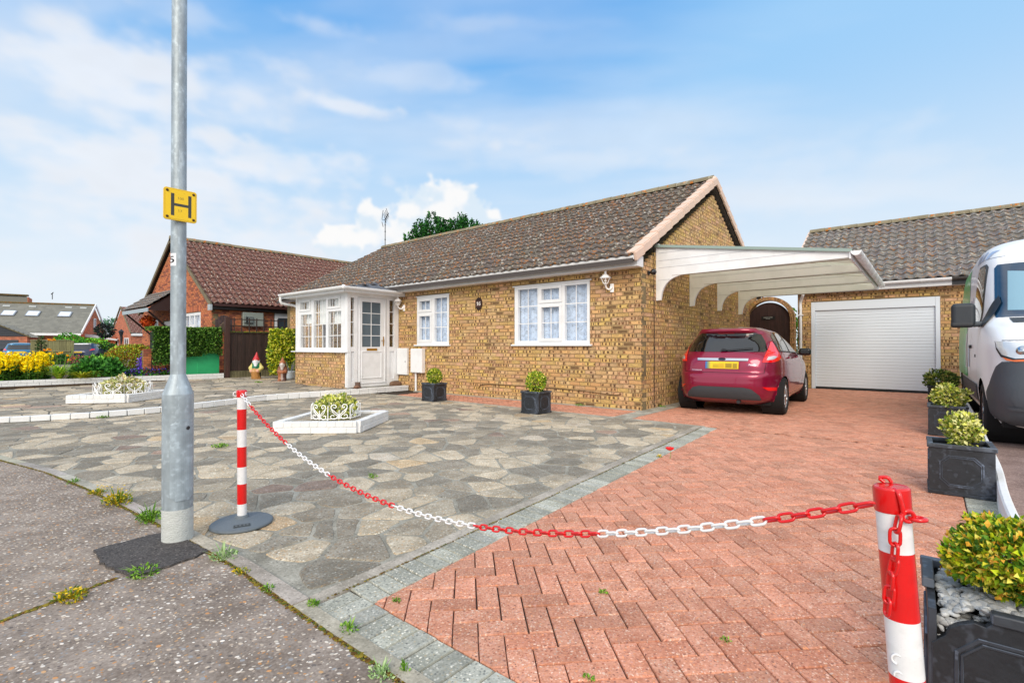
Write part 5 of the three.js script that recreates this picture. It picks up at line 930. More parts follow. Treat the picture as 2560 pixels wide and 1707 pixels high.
// a clipped bush with bumps: points lie mostly near the surface of a lumpy ellipsoid
const lumpy = (cx, cy, cz, rx, ry, rz, seed, depth = 0.5, bump = 0.35) => (r) => { const d = onSphere(r), k = 1 + bump * (fbm(d.x * 2.2 + seed, d.y * 2.2, d.z * 2.2, 3) - 0.5) * 2, t = k * (1 - depth * r() * r()); return { p: V3(cx + d.x * rx * t, cy + d.y * ry * t, cz + d.z * rz * t), d }; };
const goldGreen = [0xa9b81e, 0xc6c83a, 0x6f8f1c, 0x4f7a1e, 0xd8d468, 0x88a020, 0x3f6a1a], paleGold = [0xcfcf62, 0xe2e09a, 0xb4bc3c, 0x7f9430, 0xd6d47c, 0x5f7a2c], dusk = [0x5f7328, 0x8a9a3c, 0x3f5620, 0xb4b860, 0x4a6424];
function shrub(name, label, x, y, z, { w, h, stemH = 0.1, count, size, cols, seed, group, aspect = 0.6, bump = 0.35 }) {
  const o = thing(name, label, 'shrub', group);
  part('foliage', leaves(count, seed, size, cols, lumpy(0, stemH + h * 0.5, 0, w / 2, h / 2, w / 2, seed, 0.55, bump), aspect), M.leaf, o);
  const r = rng(seed + 5), st = []; for (let i = 0; i < 7; i++) { const a = r() * 6.28, q = 0.25 * w * (0.4 + r()); st.push(tube([[Math.cos(a) * 0.015, -0.09, Math.sin(a) * 0.015], [Math.cos(a) * q * 0.4, stemH * 0.7, Math.sin(a) * q * 0.4], [Math.cos(a) * q, stemH + h * 0.45, Math.sin(a) * q]], 0.006 + 0.004 * r(), 8, 5, false, 0x4a3626)); }
  part('stem', st, M.rubber, o);
  o.position.set(x, y, z); return o;
}
const PG = 'golden box shrubs in the square planters';
makePlanter('broken edged lead grey planter topped with pale pebbles, nearest the camera', 0.178, -2.115, 0.02, 0.375, true);
makePlanter('lead grey planter on the grey blocks, second nearest in the row beside the drive', 0.187, -5.21, 0.015, 0.372);
makePlanter('third lead grey planter from the camera beside the drive, half hidden', 0.19, -8.45, 0.0, 0.372);
makePlanter('lead grey planter furthest along the drive, close to the garage door', 0.19, -12.55, 0.0, 0.372);
makePlanter('lead grey planter under the small front window, near the meter box', -7.885, -6.97, 0.02, 0.36);
makePlanter('lead grey planter below the large front window', -5.105, -6.79, 0.0, 0.36);
{
  // wide, dense, golden near shrub and its pebbles
  shrub('shrub', 'large golden green shrub in the near planter of pebbles', 0.235, 0.335, -2.13, { w: 0.37, h: 0.21, stemH: 0.045, count: 8000, size: 0.022, cols: [0xb2c01c, 0xd0c832, 0x7d9a18, 0x527c1c, 0xdcd25a, 0x93a81e, 0x3d6616, 0xe0a83a], seed: 3, bump: 0.42 });
  shrub('shrub', 'golden shrub in the second nearest planter beside the drive', 0.20, 0.33, -5.2, { w: 0.21, h: 0.20, stemH: 0.05, count: 1500, size: 0.032, cols: paleGold, seed: 13, bump: 0.75 });
  shrub('shrub', 'golden shrub in the third planter beside the drive, leaning right', 0.20, 0.31, -8.42, { w: 0.29, h: 0.27, stemH: 0.02, count: 1600, size: 0.038, cols: paleGold, seed: 23, bump: 0.8 });
  shrub('shrub', 'darker green shrub in the furthest planter by the garage door', 0.20, 0.30, -12.5, { w: 0.48, h: 0.34, stemH: 0.0, count: 1500, size: 0.05, cols: dusk, seed: 33, bump: 0.4 });
  shrub('shrub', 'small round golden shrub in the planter under the small window', -7.885, 0.33, -6.97, { w: 0.30, h: 0.29, stemH: 0.03, count: 1500, size: 0.035, cols: goldGreen, seed: 43, bump: 0.15 });
  shrub('shrub', 'small upright golden shrub in the planter below the large window', -5.105, 0.33, -6.79, { w: 0.32, h: 0.33, stemH: 0.02, count: 1500, size: 0.036, cols: goldGreen, seed: 53, bump: 0.25 });
  const r = rng(63), peb = [], G = Array.from({ length: 10 }, () => { const g = new THREE.IcosahedronGeometry(1, 1), p = g.attributes.position, s = r() * 50; for (let i = 0; i < p.count; i++) { const k = 0.72 + 0.5 * noise3(p.getX(i) * 1.3 + s, p.getY(i) * 1.3, p.getZ(i) * 1.3); p.setXYZ(i, p.getX(i) * k * 1.25, p.getY(i) * k * 0.6, p.getZ(i) * k * 0.95); } g.computeVertexNormals(); const k = 0.33 + 0.26 * r(); return metric(fin(mergeVertices(fin(g, [k * 0.97, k, k * 1.01]), 1e-3)), 8); });
  const pile = thing('pebbles', 'loose pale grey pebbles heaped in the nearest planter', 'pebbles');
  for (let i = 0; i < 420; i++) { const x = (r() - 0.5) * 0.305, z = (r() - 0.5) * 0.30, slide = Math.max(0, -x - 0.03) * Math.max(0, z + 0.1) * 1.1, s = 0.009 + 0.009 * r(); peb.push({ g: G[Math.floor(r() * 10)], m: mm(x, -slide + (r() - 0.5) * 0.012 + 0.02 * Math.cos(x * 7), z, r() * 6, (r() - 0.5) * 0.9, (r() - 0.5) * 0.9, s, s, s) }); }
  for (let i = 0; i < 190; i++) { const s = 0.009 + 0.008 * r(), x = -0.15 + 0.29 * r(), z = 0.05 + 0.095 * r(); peb.push({ g: G[Math.floor(r() * 10)], m: mm(x, -0.012 - 0.055 * r() - Math.max(0, -x - 0.03) * 0.3, z, r() * 6, (r() - 0.5) * 0.9, (r() - 0.5) * 0.9, s, s, s) }); }
  // spilling where the front corner has broken away
  for (let i = 0; i < 70; i++) { const s = 0.008 + 0.008 * r(); peb.push({ g: G[Math.floor(r() * 10)], m: mm(-0.10 - 0.06 * r(), -0.035 - 0.07 * r(), 0.135 + 0.03 * r(), r() * 6, r() * 2, r() * 2, s, s, s) }); }
  peb.forEach((e) => { e.m.premultiply(mm(0.178, 0.352, -2.115)); e.size = 0.025; });
  pieces('pebble', peb, M.pebble, pile, 260); rebase(pile, 0.178, 0.3, -2.115);
}
// white painted brick beds with little scrolled fences
function makeBed(name, label, c, rows, y) {        // c: four corners [x, z] in order
  const o = thing(name, label, 'flower bed'), r = rng(Math.round(c[0][0] * -100)), list = [], G = Array.from({ length: 8 }, () => { const k = 0.95 + 0.08 * r(); return rbox(0.219, 0.072, 0.1, 0.007, 0, 0, 0, [k, k, k * 0.99]); });
  for (let e = 0; e < 4; e++) {
    const a = c[e], b = c[(e + 1) % 4], L = Math.hypot(b[0] - a[0], b[1] - a[1]), ang = -Math.atan2(b[1] - a[1], b[0] - a[0]);
    for (let k = 0; k < rows; k++) {
      // the upper course is laid as headers, the lower as stretchers
      const step = k ? 0.109 : 0.225, sx = k ? 0.47 : 1; const off = k ? 0 : (e % 2) * 0.1;
      for (let s = off; s < L - 0.03; s += step) { const w = Math.min(step - 0.005, L - s); if (w < 0.03) continue; const t = (s + w / 2) / L; list.push({ g: G[Math.floor(r() * 8)], m: mm(lerp(a[0], b[0], t) + (r() - 0.5) * 0.004, y + 0.04 + k * 0.0775 + (r() - 0.5) * 0.003, lerp(a[1], b[1], t) + (r() - 0.5) * 0.004, ang + (r() - 0.5) * 0.02, 0, 0, w / 0.219, 1, 1), size: 0.2 }); }
    }
  }
  pieces('brick', list, M.whitePaint, o, 120);
  const [mx, mz] = centre(c), inner = c.map((p) => [lerp(p[0], mx, 0.06), lerp(p[1], mz, 0.06)]);
  part('mortar', c.map((p, i) => { const q = c[(i + 1) % 4], L = Math.hypot(q[0] - p[0], q[1] - p[1]); return box(L, 0.075 * rows - 0.006, 0.085).rotateY(-Math.atan2(q[1] - p[1], q[0] - p[0])).translate((p[0] + q[0]) / 2, y + 0.0375 * rows, (p[1] + q[1]) / 2); }), M.whitePaint, o);
  part('gravel_fill', slab(inner, y + 0.075 * rows - 0.03, 0.08, 0, 0xd5d6d4), M.stone, o);
  rebase(o, mx, y, mz); return [mx, mz];
}
function scrollFence(label, cx, y, cz, rad, n, h, turn) {
  const o = thing('border_fence', label, 'border fence'), W = 2 * rad * Math.tan(Math.PI / n), g = [];
  const spiral = (x, yy, s, dir, up) => { const pts = []; for (let i = 0; i <= 16; i++) { const a = i / 16 * 4.6, q = s * (1 - 0.72 * i / 16); pts.push([x + dir * (s - Math.cos(a) * q), yy + up * Math.sin(a) * q, 0]); } return pts; };
  for (const d of [-1, 1]) {
    // S scrolls leaning away from the middle stem
    const curve = [[d * 0.008, 0.02, 0], [d * 0.012, h * 0.3, 0], [d * W * 0.22, h * 0.55, 0], [d * W * 0.36, h * 0.78, 0], [d * W * 0.32, h * 0.96, 0], [d * W * 0.18, h * 0.97, 0], [d * W * 0.13, h * 0.83, 0], [d * W * 0.2, h * 0.76, 0], [d * W * 0.25, h * 0.83, 0]];
    const low = [[d * W * 0.36, h * 0.76, 0], [d * W * 0.26, h * 0.45, 0], [d * W * 0.08, h * 0.22, 0], [d * W * 0.14, h * 0.05, 0], [d * W * 0.33, h * 0.06, 0], [d * W * 0.38, h * 0.22, 0], [d * W * 0.29, h * 0.30, 0], [d * W * 0.22, h * 0.22, 0]];
    g.push(tube(curve, 0.0062, 30, 5), tube(low, 0.0062, 30, 5));
  }
  g.push(rod([0, 0, 0], [0, h * 0.62, 0], 0.006), rod([-W / 2, 0, 0], [-W / 2, h * 0.92, 0], 0.006), rod([W / 2, 0, 0], [W / 2, h * 0.92, 0], 0.006), rod([-W / 2, 0.012, 0], [W / 2, 0.012, 0], 0.006));
  const G2 = join(g);
  for (let i = 0; i < n; i++) { const a = turn + i * 2 * Math.PI / n, m = part('panel', G2, M.gloss, o); m.position.set(Math.sin(a) * rad, (i % 2) * 0.03 * h, Math.cos(a) * rad); m.rotation.y = a; }
  o.position.set(cx, y, cz); return o;
}
{
  const c2 = [[-6.454, -3.024], [-5.71, -3.726], [-6.33, -4.615], [-7.075, -3.92]], [x, z] = makeBed('brick_bed', 'white painted brick bed in the middle of the grey crazy paving', c2, 2, 0);
  scrollFence('white scrolled border fence round the middle bed', x, 0.135, z, 0.30, 7, 0.20, 0.3);
  const o = thing('bed_plant', 'pale yellow variegated plant inside the middle white fence', 'plant');
  part('foliage', leaves(1700, 7, 0.045, paleGold, lumpy(0, 0.10, 0, 0.27, 0.19, 0.27, 5, 0.55, 0.3), 0.6), M.leaf, o); part('stem', rod([0, -0.05, 0], [0, 0.12, 0], 0.02, 0x4a3a28), M.rubber, o); o.position.set(x, 0.15, z);
  const c1 = [[-11.97, -1.84], [-11.37, -2.56], [-12.02, -3.47], [-12.62, -2.75]], [x1, z1] = makeBed('brick_bed', 'white painted brick bed on the raised terrace at left', c1, 2, 0.085);
  scrollFence('white scrolled border fence round the left bed', x1, 0.215, z1, 0.42, 8, 0.21, 0.2);
  const q = thing('bed_plant', 'pale cream leaved plant inside the left white fence', 'plant');
  part('foliage', leaves(1200, 17, 0.06, [0xcfcf8a, 0xe0dcae, 0xb0b060, 0x8a9450, 0xc9b48a], lumpy(0, 0.10, 0, 0.33, 0.19, 0.33, 15, 0.55, 0.4), 0.5), M.leaf, q); part('stem', rod([0, -0.05, 0], [0, 0.12, 0], 0.02, 0x4a3a28), M.rubber, q); q.position.set(x1, 0.23, z1);
}
// low white wall between the two drives, curving
{
  const o = thing('low_wall', 'low white painted wall curving between the two drives behind the planters', 'wall'), pts = [[0.53, -13.5], [0.49, -9], [0.455, -7], [0.43, -5.6], [0.385, -4.6], [0.375, -3.9], [0.40, -3.1], [0.47, -2.2], [0.58, -1.2]], P = pts.map(([x, z]) => V3(x, 0, z)), c = new THREE.CatmullRomCurve3(P), N = 40, V = [], w = 0.05, H = 0.16;
  const q = (a, b, d, e) => V.push(...a, ...b, ...d, ...a, ...d, ...e), ring = (t) => { const p = c.getPoint(t), d = c.getTangent(t), n = V3(d.z, 0, -d.x); const f = (s, y) => [p.x + n.x * s, y, p.z + n.z * s]; return [f(-w / 2, -0.05), f(-w / 2, H - 0.01), f(-w / 2 + 0.01, H), f(w / 2 - 0.01, H), f(w / 2, H - 0.01), f(w / 2, -0.05)]; };
  for (let i = 0; i < N; i++) { const a = ring(i / N), b = ring((i + 1) / N); for (let k = 0; k < 5; k++) q(a[k], a[k + 1], b[k + 1], b[k]); }
  const a = ring(1); q(a[0], a[5], a[4], a[1]); const g = new THREE.BufferGeometry(); g.setAttribute('position', new THREE.BufferAttribute(new Float32Array(V), 3)); g.computeVertexNormals();
  part('wall', metric(fin(g)), M.whitePaint, o);
}
// ---------------------------------------------------------------- weeds in the joints, and a dropped poppy
{
  const blade = (r, n, h, spread, cols) => { const g = []; for (let i = 0; i < n; i++) { const a = r() * 6.28, L = h * (0.5 + 0.7 * r()), s = spread * r(), x = Math.cos(a) * 0.35 * s, z = Math.sin(a) * 0.35 * s; const P = [], w = 0.0022 + 0.002 * r(), p = [[x, 0, z], [x + Math.cos(a) * s * 0.4, L * 0.6, z + Math.sin(a) * s * 0.4], [x + Math.cos(a) * s, L, z + Math.sin(a) * s]], nx = -Math.sin(a) * w, nz = Math.cos(a) * w; const q0 = [p[0][0] - nx, p[0][1], p[0][2] - nz], q1 = [p[0][0] + nx, p[0][1], p[0][2] + nz], q2 = [p[1][0] - nx, p[1][1], p[1][2] - nz], q3 = [p[1][0] + nx, p[1][1], p[1][2] + nz]; P.push(...q0, ...q1, ...q3, ...q0, ...q3, ...q2, ...q2, ...q3, ...p[2]); const b = new THREE.BufferGeometry(); b.setAttribute('position', new THREE.BufferAttribute(new Float32Array(P), 3)); b.computeVertexNormals(); g.push(fin(b, cols[Math.floor(r() * cols.length)])); } return g; };
  const gr = [0x5c8a28, 0x77a637, 0x49721f, 0x8fb04a], yel = [0x7a8a24, 0xa39a2c, 0x5c7a20, 0xc8a81c], pale = [0x8fae72, 0x7a9c5c, 0xa9c08c];
  const spots = [
    ['green weed tuft by the far end of the pavement edge', -5.425, -0.875, 0.05, 0.06, 24, gr], ['yellowing weed clump beside the pavement edge, left of the bushy weed', -4.87, -0.93, 0.06, 0.09, 40, yel],
    ['bushy olive weed at the pavement edge left of the lamp post', -4.47, -0.96, 0.12, 0.13, 90, yel], ['bright green weed against the foot of the lamp post', -3.86, -1.0, 0.11, 0.11, 80, gr],
    ['pale feathery weed between the tarmac patch and the round post base', -2.88, -1.075, 0.085, 0.09, 46, pale], ['small dark tuft in the edging joint right of the tarmac patch', -2.63, -1.062, 0.03, 0.05, 26, yel],
    ['small green tuft at the edging near the corner of the crazy paving', -2.355, -1.068, 0.03, 0.04, 20, gr], ['green weed on the near edge of the tarmac patch', -3.0, -0.745, 0.03, 0.10, 50, gr],
    ['yellow flowered weed growing in the pavement joint', -2.955, -0.47, 0.04, 0.09, 60, yel], ['lush green tuft at the corner between edging and border blocks', -2.06, -1.13, 0.03, 0.035, 26, gr],
    ['straggling green weed among the front border blocks', -1.77, -1.12, 0.045, 0.05, 24, gr], ['tall pale weed at the pavement edge at the bottom of the view', -1.44, -1.035, 0.06, 0.05, 30, pale],
    ['thin upright weed in the front border beside the tall pale weed', -1.395, -1.1, 0.055, 0.02, 14, gr], ['dark grassy tuft standing in the crazy paving under the chain', -3.66, -2.545, 0.06, 0.05, 26, gr],
    ['tiny green weed where the first red block meets the border', -1.81, -1.38, 0.028, 0.02, 14, gr], ['green tuft in the crazy paving behind the left striped post', -6.09, -2.23, 0.05, 0.13, 40, gr],
    ['weed at the foot of the white brick edging', -10.0, -1.95, 0.06, 0.12, 30, gr], ['green weed by the left bed at the lamp post', -11.2, -3.4, 0.09, 0.12, 50, gr], ['green tuft on the dark terrace before the gnome', -14.3, -6.2, 0.06, 0.14, 40, gr],
    ['thin yellow weed in the border blocks near the red poppy', -2.10, -4.87, 0.03, 0.03, 12, yel], ['small green weed between red blocks below the chain', -1.145, -2.03, 0.022, 0.02, 12, gr], ['small green weed between red blocks at the bottom of the view', -0.89, -1.48, 0.018, 0.02, 12, gr],
    ['little green weed among red blocks left of the near post', -0.60, -2.0, 0.02, 0.02, 10, gr], ['weed at the house wall foot near the corner', -5.05, -8.08, 0.06, 0.1, 30, gr], ['weed in the concrete strip at the gable wall', -3.8, -8.9, 0.05, 0.1, 26, gr],
  ];
  spots.forEach(([label, x, z, h, s, n, c], i) => {
    const o = thing('weed', label, 'weed'), r = rng(900 + i); const y = x < -10.3 ? terraceY(z) : 0;
    part('blades', blade(r, Math.round(n * 0.45), h * 0.9, s * 0.9, c), M.leafSoft, o);
    part('leaves', leaves(n * 3, 950 + i, Math.min(0.022, 0.008 + s * 0.1), c, (q) => { const a = q() * 6.28, t = Math.sqrt(q()), y = h * 0.7 * q() * (1 - t * 0.6); return { p: V3(Math.cos(a) * s * t * 0.9, y, Math.sin(a) * s * t * 0.6), d: V3(Math.cos(a), 0.6, Math.sin(a)) }; }, 0.5), M.leafSoft, o);
    if (c === yel && i !== 5) part('flowers', Array.from({ length: 9 }, () => fin(new THREE.IcosahedronGeometry(0.005, 0).scale(1.4, 0.6, 1.4), 0xe3bd12).translate((r() - 0.5) * s, h * (0.5 + 0.5 * r()), (r() - 0.5) * s)), M.plain, o);
    o.position.set(x, y, z);
  });
  const p = thing('poppy', 'single red poppy standing in the red paving by the border', 'flower'), r = rng(5);
  part('stalk', tube([[0, 0, 0], [0.01, 0.04, 0], [0.0, 0.09, 0.0]], 0.0025, 8, 5, false, 0x7d9a3c), M.plain, p);
  part('petals', Array.from({ length: 7 }, (_, i) => fin(new THREE.SphereGeometry(0.026, 8, 5).scale(1, 0.45, 0.8), 0xe0170e).rotateZ(0.5).translate(0.02, 0, 0).rotateY(i * 0.9).translate(0, 0.10, 0)), M.plain, p);
  p.position.set(-1.99, 0, -4.87);
}
// ---------------------------------------------------------------- left boundary: white wall, green wall, hedge, fence
{
  const o = thing('boundary_wall', 'low white painted brick wall along the flower bed at left', 'wall'), r = rng(41), list = [], a = V3(-17.62, 0, 0.9), b = V3(-17.12, 0, -6.36), ux = b.clone().sub(a), L = ux.length(); ux.normalize();
  const n = V3(-ux.z, 0, ux.x); if (n.x < 0) n.negate();
  const X = n.clone().cross(V3(0, 1, 0)).negate();      // so that (X, up, n) is right handed
  const P = X.dot(ux) > 0 ? a : b;
  layBricks({ P: P.clone().setY(0.05), ux: X, n, L, H: 0.215, geos: whiteGeos, r, list });
  part('mortar', [box(L, 0.265, 0.1).rotateY(-Math.atan2(ux.z, ux.x)).translate((a.x + b.x) / 2 - 0.07, 0.132, (a.z + b.z) / 2)], M.whitePaint, o);
  pieces('brick', list, M.whitePaint, o, 120);
  rebase(o, -17.4, 0, -3);
  const g = thing('green_wall', 'low bright green painted wall below the hedge', 'wall');
  M.green = mat({ color: 0x2fb070, roughness: 0.55, map: dirtTex, bumpMap: scaled(fineBump, 3), bumpScale: 0.003 });
  part('wall', [span(-17.72, -17.50, 0.05, 0.80, -6.36, -5.32), span(-17.72, -17.50, 0.80, 0.93, -6.36, -5.86)], M.green, g); part('panel_seam', [span(-17.5, -17.494, 0.2, 0.6, -5.74, -5.73), span(-17.5, -17.494, 0.795, 0.81, -6.35, -5.4)].map((q) => tint(q, [1.5, 1.4, 1.4])), M.green, g); rebase(g, -17.6, 0, -5.9);
  // red brick pier face beneath the hedge
  const w = thing('garden_wall', 'red brick garden wall between the green wall and the hedge', 'wall'), wl = [];
  const wm = part('wall', backing(V3(-17.74, 0, -4.4), V3(0, 0, -1), V3(1, 0, 0), [[0, 0], [1.96, 0], [1.96, 1.0], [0, 1.0]], [], 0.008, 0.15), M.mortar, w);
  layBricks({ P: V3(-17.74, 0, -4.4), ux: V3(0, 0, -1), n: V3(1, 0, 0), L: 1.96, H: 1.0, geos: redGeos2, r, list: wl }); pieces('brick', wl, M.redBrick, wm, 80); rebase(w, -17.8, 0, -5.4);
  const h = thing('hedge', 'clipped dark green hedge on the wall before the red brick house', 'hedge');
  const cols = [0x2f5418, 0x3f6a1e, 0x24460f, 0x55802c, 0x6c9038, 0x1b380c];
  part('foliage', leaves(11000, 88, 0.075, cols, (r) => {   // box with a ragged lower edge
    const z = lerp(-4.55, -6.38, r()), top = r() < 0.3, lowE = 0.80 + 0.38 * fbm(z * 1.6, 1, 1, 3) * (z < -5.2 ? 1.0 : 0.2) + (z < -5.8 ? 0.1 : 0) - 0.12;
    const d = top ? V3(0, 1, 0) : V3(1, 0, 0), x = top ? lerp(-18.25, -17.34, r()) : -17.34 - 0.34 * r() * r(), y = top ? 1.66 - 0.1 * r() * r() : lerp(lowE - 0.15, 1.66, r());
    const b = 0.05 * (fbm(z * 3, y * 3, 2, 2) - 0.5);
    return { p: V3(x + b, y + (top ? b : 0), z), d, c: top ? 0.5 + 0.5 * r() : r() };
  }, 0.6), M.leaf, h);
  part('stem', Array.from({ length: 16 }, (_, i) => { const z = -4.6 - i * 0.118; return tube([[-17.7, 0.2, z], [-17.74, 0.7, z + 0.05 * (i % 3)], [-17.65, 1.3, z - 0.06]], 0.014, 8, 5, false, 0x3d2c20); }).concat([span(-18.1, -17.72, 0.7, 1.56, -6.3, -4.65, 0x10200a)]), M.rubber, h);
  rebase(h, -17.7, 0.3, -5.4);
  // brown board fence with gravel boards, trellis and post
  const f = thing('fence', 'dark brown board fence with trellis on top behind the gnome', 'fence'), rf = rng(57), x = -17.18, z0 = -6.52, z1 = -9.6;
  part('post', tint(rspan(x - 0.06, x + 0.06, 0, 2.06, -6.54, -6.40, 0.006), [0.085, 0.036, 0.026]), M.wood, f);
  for (let i = 0; i < 25; i++) { const z = z0 - 0.02 - i * 0.124, k = 0.8 + 0.4 * rf(); part('board', tint(rspan(x - 0.02 + (i % 2) * 0.008, x + (i % 2) * 0.008, 0.33, 1.545 + rf() * 0.01, z - 0.121, z, 0.003), [0.062 * k, 0.034 * k, 0.026 * k]), M.wood, f); }
  part('cap_rail', tint(span(x - 0.05, x + 0.03, 1.55, 1.59, z1, z0), [0.075, 0.055, 0.03]), M.wood, f);
  part('gravel_board', span(x - 0.03, x + 0.02, 0.05, 0.33, z1, z0, 0x9a9676), M.concrete, f);
  part('gravel_board_rib', Array.from({ length: 34 }, (_, i) => span(x + 0.02, x + 0.027, 0.07, 0.31, z0 - 0.05 - i * 0.09, z0 - 0.02 - i * 0.09, 0xa9a484)), M.concrete, f);
  for (let i = 0; i < 13; i++) { const z = z0 - 0.16 - i * 0.235; part('trellis_slat', tint(span(x - 0.012, x + 0.012, 1.59, 2.05, z - 0.016, z + 0.016), [0.06, 0.036, 0.03]), M.wood, f); }
  for (const y of [1.78, 1.995]) part('trellis_rail', tint(span(x - 0.024, x - 0.010, y - 0.015, y + 0.015, z1, z0 - 0.05), [0.06, 0.036, 0.03]), M.wood, f);
  part('moss', Array.from({ length: 500 }, () => fin(new THREE.IcosahedronGeometry(0.008 + 0.014 * rf(), 0), rf() < 0.5 ? 0x6d7a22 : 0x4f5e1c).translate(x - 0.05 + 0.09 * rf(), 1.592, lerp(z0, z1, rf()))), M.leafSoft, f).userData.kind = 'stuff';
  rebase(f, x, 0, -8);
  // gate post and door glimpsed at the end of the fence, beside the porch
  const gp = thing('gate_post', 'pale concrete gate post with a red brown gate behind the yellow shrub', 'gate post');
  part('post', [rspan(-17.3, -17.14, 0, 2.02, -8.96, -8.80, 0.01, 0xb9b6a0), rspan(-17.34, -17.1, 2.02, 2.06, -9.0, -8.76, 0.012, 0xb9b6a0)], M.concrete, gp); part('gate', tint(span(-17.24, -17.2, 0.1, 2.0, -9.9, -8.98), [0.12, 0.045, 0.03]), M.wood, gp); rebase(gp, -17.2, 0, -9);
}
// ---------------------------------------------------------------- golden shrub by the porch, gnomes, pot
{
  const o = thing('shrub', 'tall golden euonymus shrub between the fence and the porch', 'shrub');
  part('foliage', leaves(6500, 91, 0.085, [0xb9bf22, 0xd2cf3a, 0x8aa01e, 0x5e8222, 0xdcd85e, 0x44661a, 0xa0ae28], (r) => { const t = Math.pow(r(), 0.8), y = 0.10 + 1.42 * t, w = 0.42 * (1 - 0.35 * Math.abs(t - 0.62)) * (0.75 + 0.5 * fbm(y * 3, r() * 0.5, 4, 2)), a = r() * 6.283, q = w * Math.sqrt(0.35 + 0.65 * r()); return { p: V3(Math.cos(a) * q, y, Math.sin(a) * q * 1.1), d: V3(Math.cos(a), 0.3, Math.sin(a)) }; }, 0.6), M.leaf, o);
  part('stem', Array.from({ length: 6 }, (_, i) => tube([[0.03 * Math.cos(i), 0, 0.03 * Math.sin(i)], [0.12 * Math.cos(i * 1.1), 0.6, 0.12 * Math.sin(i * 1.1)], [0.2 * Math.cos(i * 1.1), 1.3, 0.2 * Math.sin(i * 1.1)]], 0.014, 8, 5, false, 0x43301f)), M.rubber, o);
  o.position.set(-15.75, 0.12, -7.65);
  // figures are one skin each, coloured by region
  const blob = (parts, res, size) => {
    const mc = new MarchingCubes(res, new THREE.MeshBasicMaterial(), false, false, 120000); mc.isolation = 0;
    const d = (p, b) => { const [ax, ay, az] = b.a, [bx, by, bz] = b.b, vx = bx - ax, vy = by - ay, vz = bz - az, wx = p[0] - ax, wy = p[1] - ay, wz = p[2] - az, t = clamp((wx * vx + wy * vy + wz * vz) / (vx * vx + vy * vy + vz * vz + 1e-9)); return Math.hypot(wx - vx * t, wy - vy * t, wz - vz * t) - lerp(b.r, b.q ?? b.r, t); };
    const half = size / 2, K = 0.018;
    for (let k = 0; k < res; k++) for (let j = 0; j < res; j++) for (let i = 0; i < res; i++) { const p = [(i / (res / 2) - 1) * half, (j / (res / 2) - 1) * half + half * 0.92, (k / (res / 2) - 1) * half]; let s = 0; for (const b of parts) s += Math.exp(-d(p, b) / K); mc.field[i + j * res + k * res * res] = K * Math.log(s + 1e-30); }
    mc.update(); const n = mc.count ?? mc.geometry.drawRange.count, P = new Float32Array(n * 3), N = new Float32Array(n * 3), C = new Float32Array(n * 3);
    for (let i = 0; i < n; i++) { const p = [mc.positionArray[i * 3] * half, mc.positionArray[i * 3 + 1] * half + half * 0.92, mc.positionArray[i * 3 + 2] * half]; P.set(p, i * 3); N.set([mc.normalArray[i * 3], mc.normalArray[i * 3 + 1], mc.normalArray[i * 3 + 2]], i * 3); let best = 1e9, c = 0; for (const b of parts) { const q = d(p, b) + (b.bias ?? 0); if (q < best) { best = q; c = b.c; } } const v = hexLin(c), w = 0.85 + 0.3 * fbm(p[0] * 30, p[1] * 30, p[2] * 30, 2); C.set(v.map((x) => x * w), i * 3); }
    const g = new THREE.BufferGeometry(); g.setAttribute('position', new THREE.BufferAttribute(P, 3)); g.setAttribute('normal', new THREE.BufferAttribute(N, 3)); g.setAttribute('color', new THREE.BufferAttribute(C, 3)); g.computeVertexNormals(); const m2 = mergeVertices(g, 1e-4); m2.computeVertexNormals(); return fin(m2);
  };
  const b = (a, bb, r, q, c, bias) => ({ a, b: bb, r, q, c, bias });
  const red = 0xc03038, skin = 0xcf9a80, white = 0xd4dae0, green = 0x1f7a54, yel = 0xcdbf74, tan = 0xb5834a, dark = 0x2a2a2a;
  const gnome = thing('gnome', 'garden gnome in a red hat and green jacket holding a brown sack', 'gnome');
  part('figure', blob([
    b([0, 0.60, 0], [0.01, 0.80, -0.02], 0.082, 0.012, red, -0.004), b([0, 0.545, 0], [0, 0.57, 0.01], 0.078, 0.072, skin), b([0.0, 0.545, 0.075], [0, 0.54, 0.085], 0.018, 0.014, skin, -0.006),
    b([0, 0.50, 0.055], [0, 0.40, 0.085], 0.06, 0.03, white, -0.006), b([-0.06, 0.55, 0], [-0.06, 0.50, 0.02], 0.03, 0.03, white), b([0.06, 0.55, 0], [0.06, 0.50, 0.02], 0.03, 0.03, white),
    b([0, 0.44, 0], [0, 0.30, 0.02], 0.098, 0.11, green), b([0.1, 0.43, -0.01], [0.165, 0.33, 0.03], 0.045, 0.042, yel, -0.004), b([0.165, 0.33, 0.03], [0.10, 0.255, 0.13], 0.042, 0.034, yel, -0.004), b([-0.1, 0.43, -0.01], [-0.15, 0.33, 0.03], 0.045, 0.042, yel, -0.004), b([-0.15, 0.33, 0.03], [-0.12, 0.25, 0.12], 0.042, 0.034, yel, -0.004),
    b([0.08, 0.255, 0.15], [0.08, 0.24, 0.16], 0.032, 0.03, skin), b([-0.11, 0.245, 0.14], [-0.11, 0.235, 0.15], 0.032, 0.03, skin),
    b([0, 0.05, 0.06], [-0.02, 0.21, 0.08], 0.105, 0.112, tan), b([-0.12, 0.235, 0.08], [0.10, 0.235, 0.1], 0.028, 0.028, tan), b([-0.09, 0.03, 0.05], [0.1, 0.03, 0.05], 0.035, 0.035, tan), b([0.06, 0.03, -0.06], [0.06, 0.14, -0.03], 0.06, 0.07, dark), b([-0.06, 0.03, -0.06], [-0.06, 0.14, -0.03], 0.06, 0.07, dark),
  ], 76, 0.9), mat({ roughness: 0.35 }), gnome);
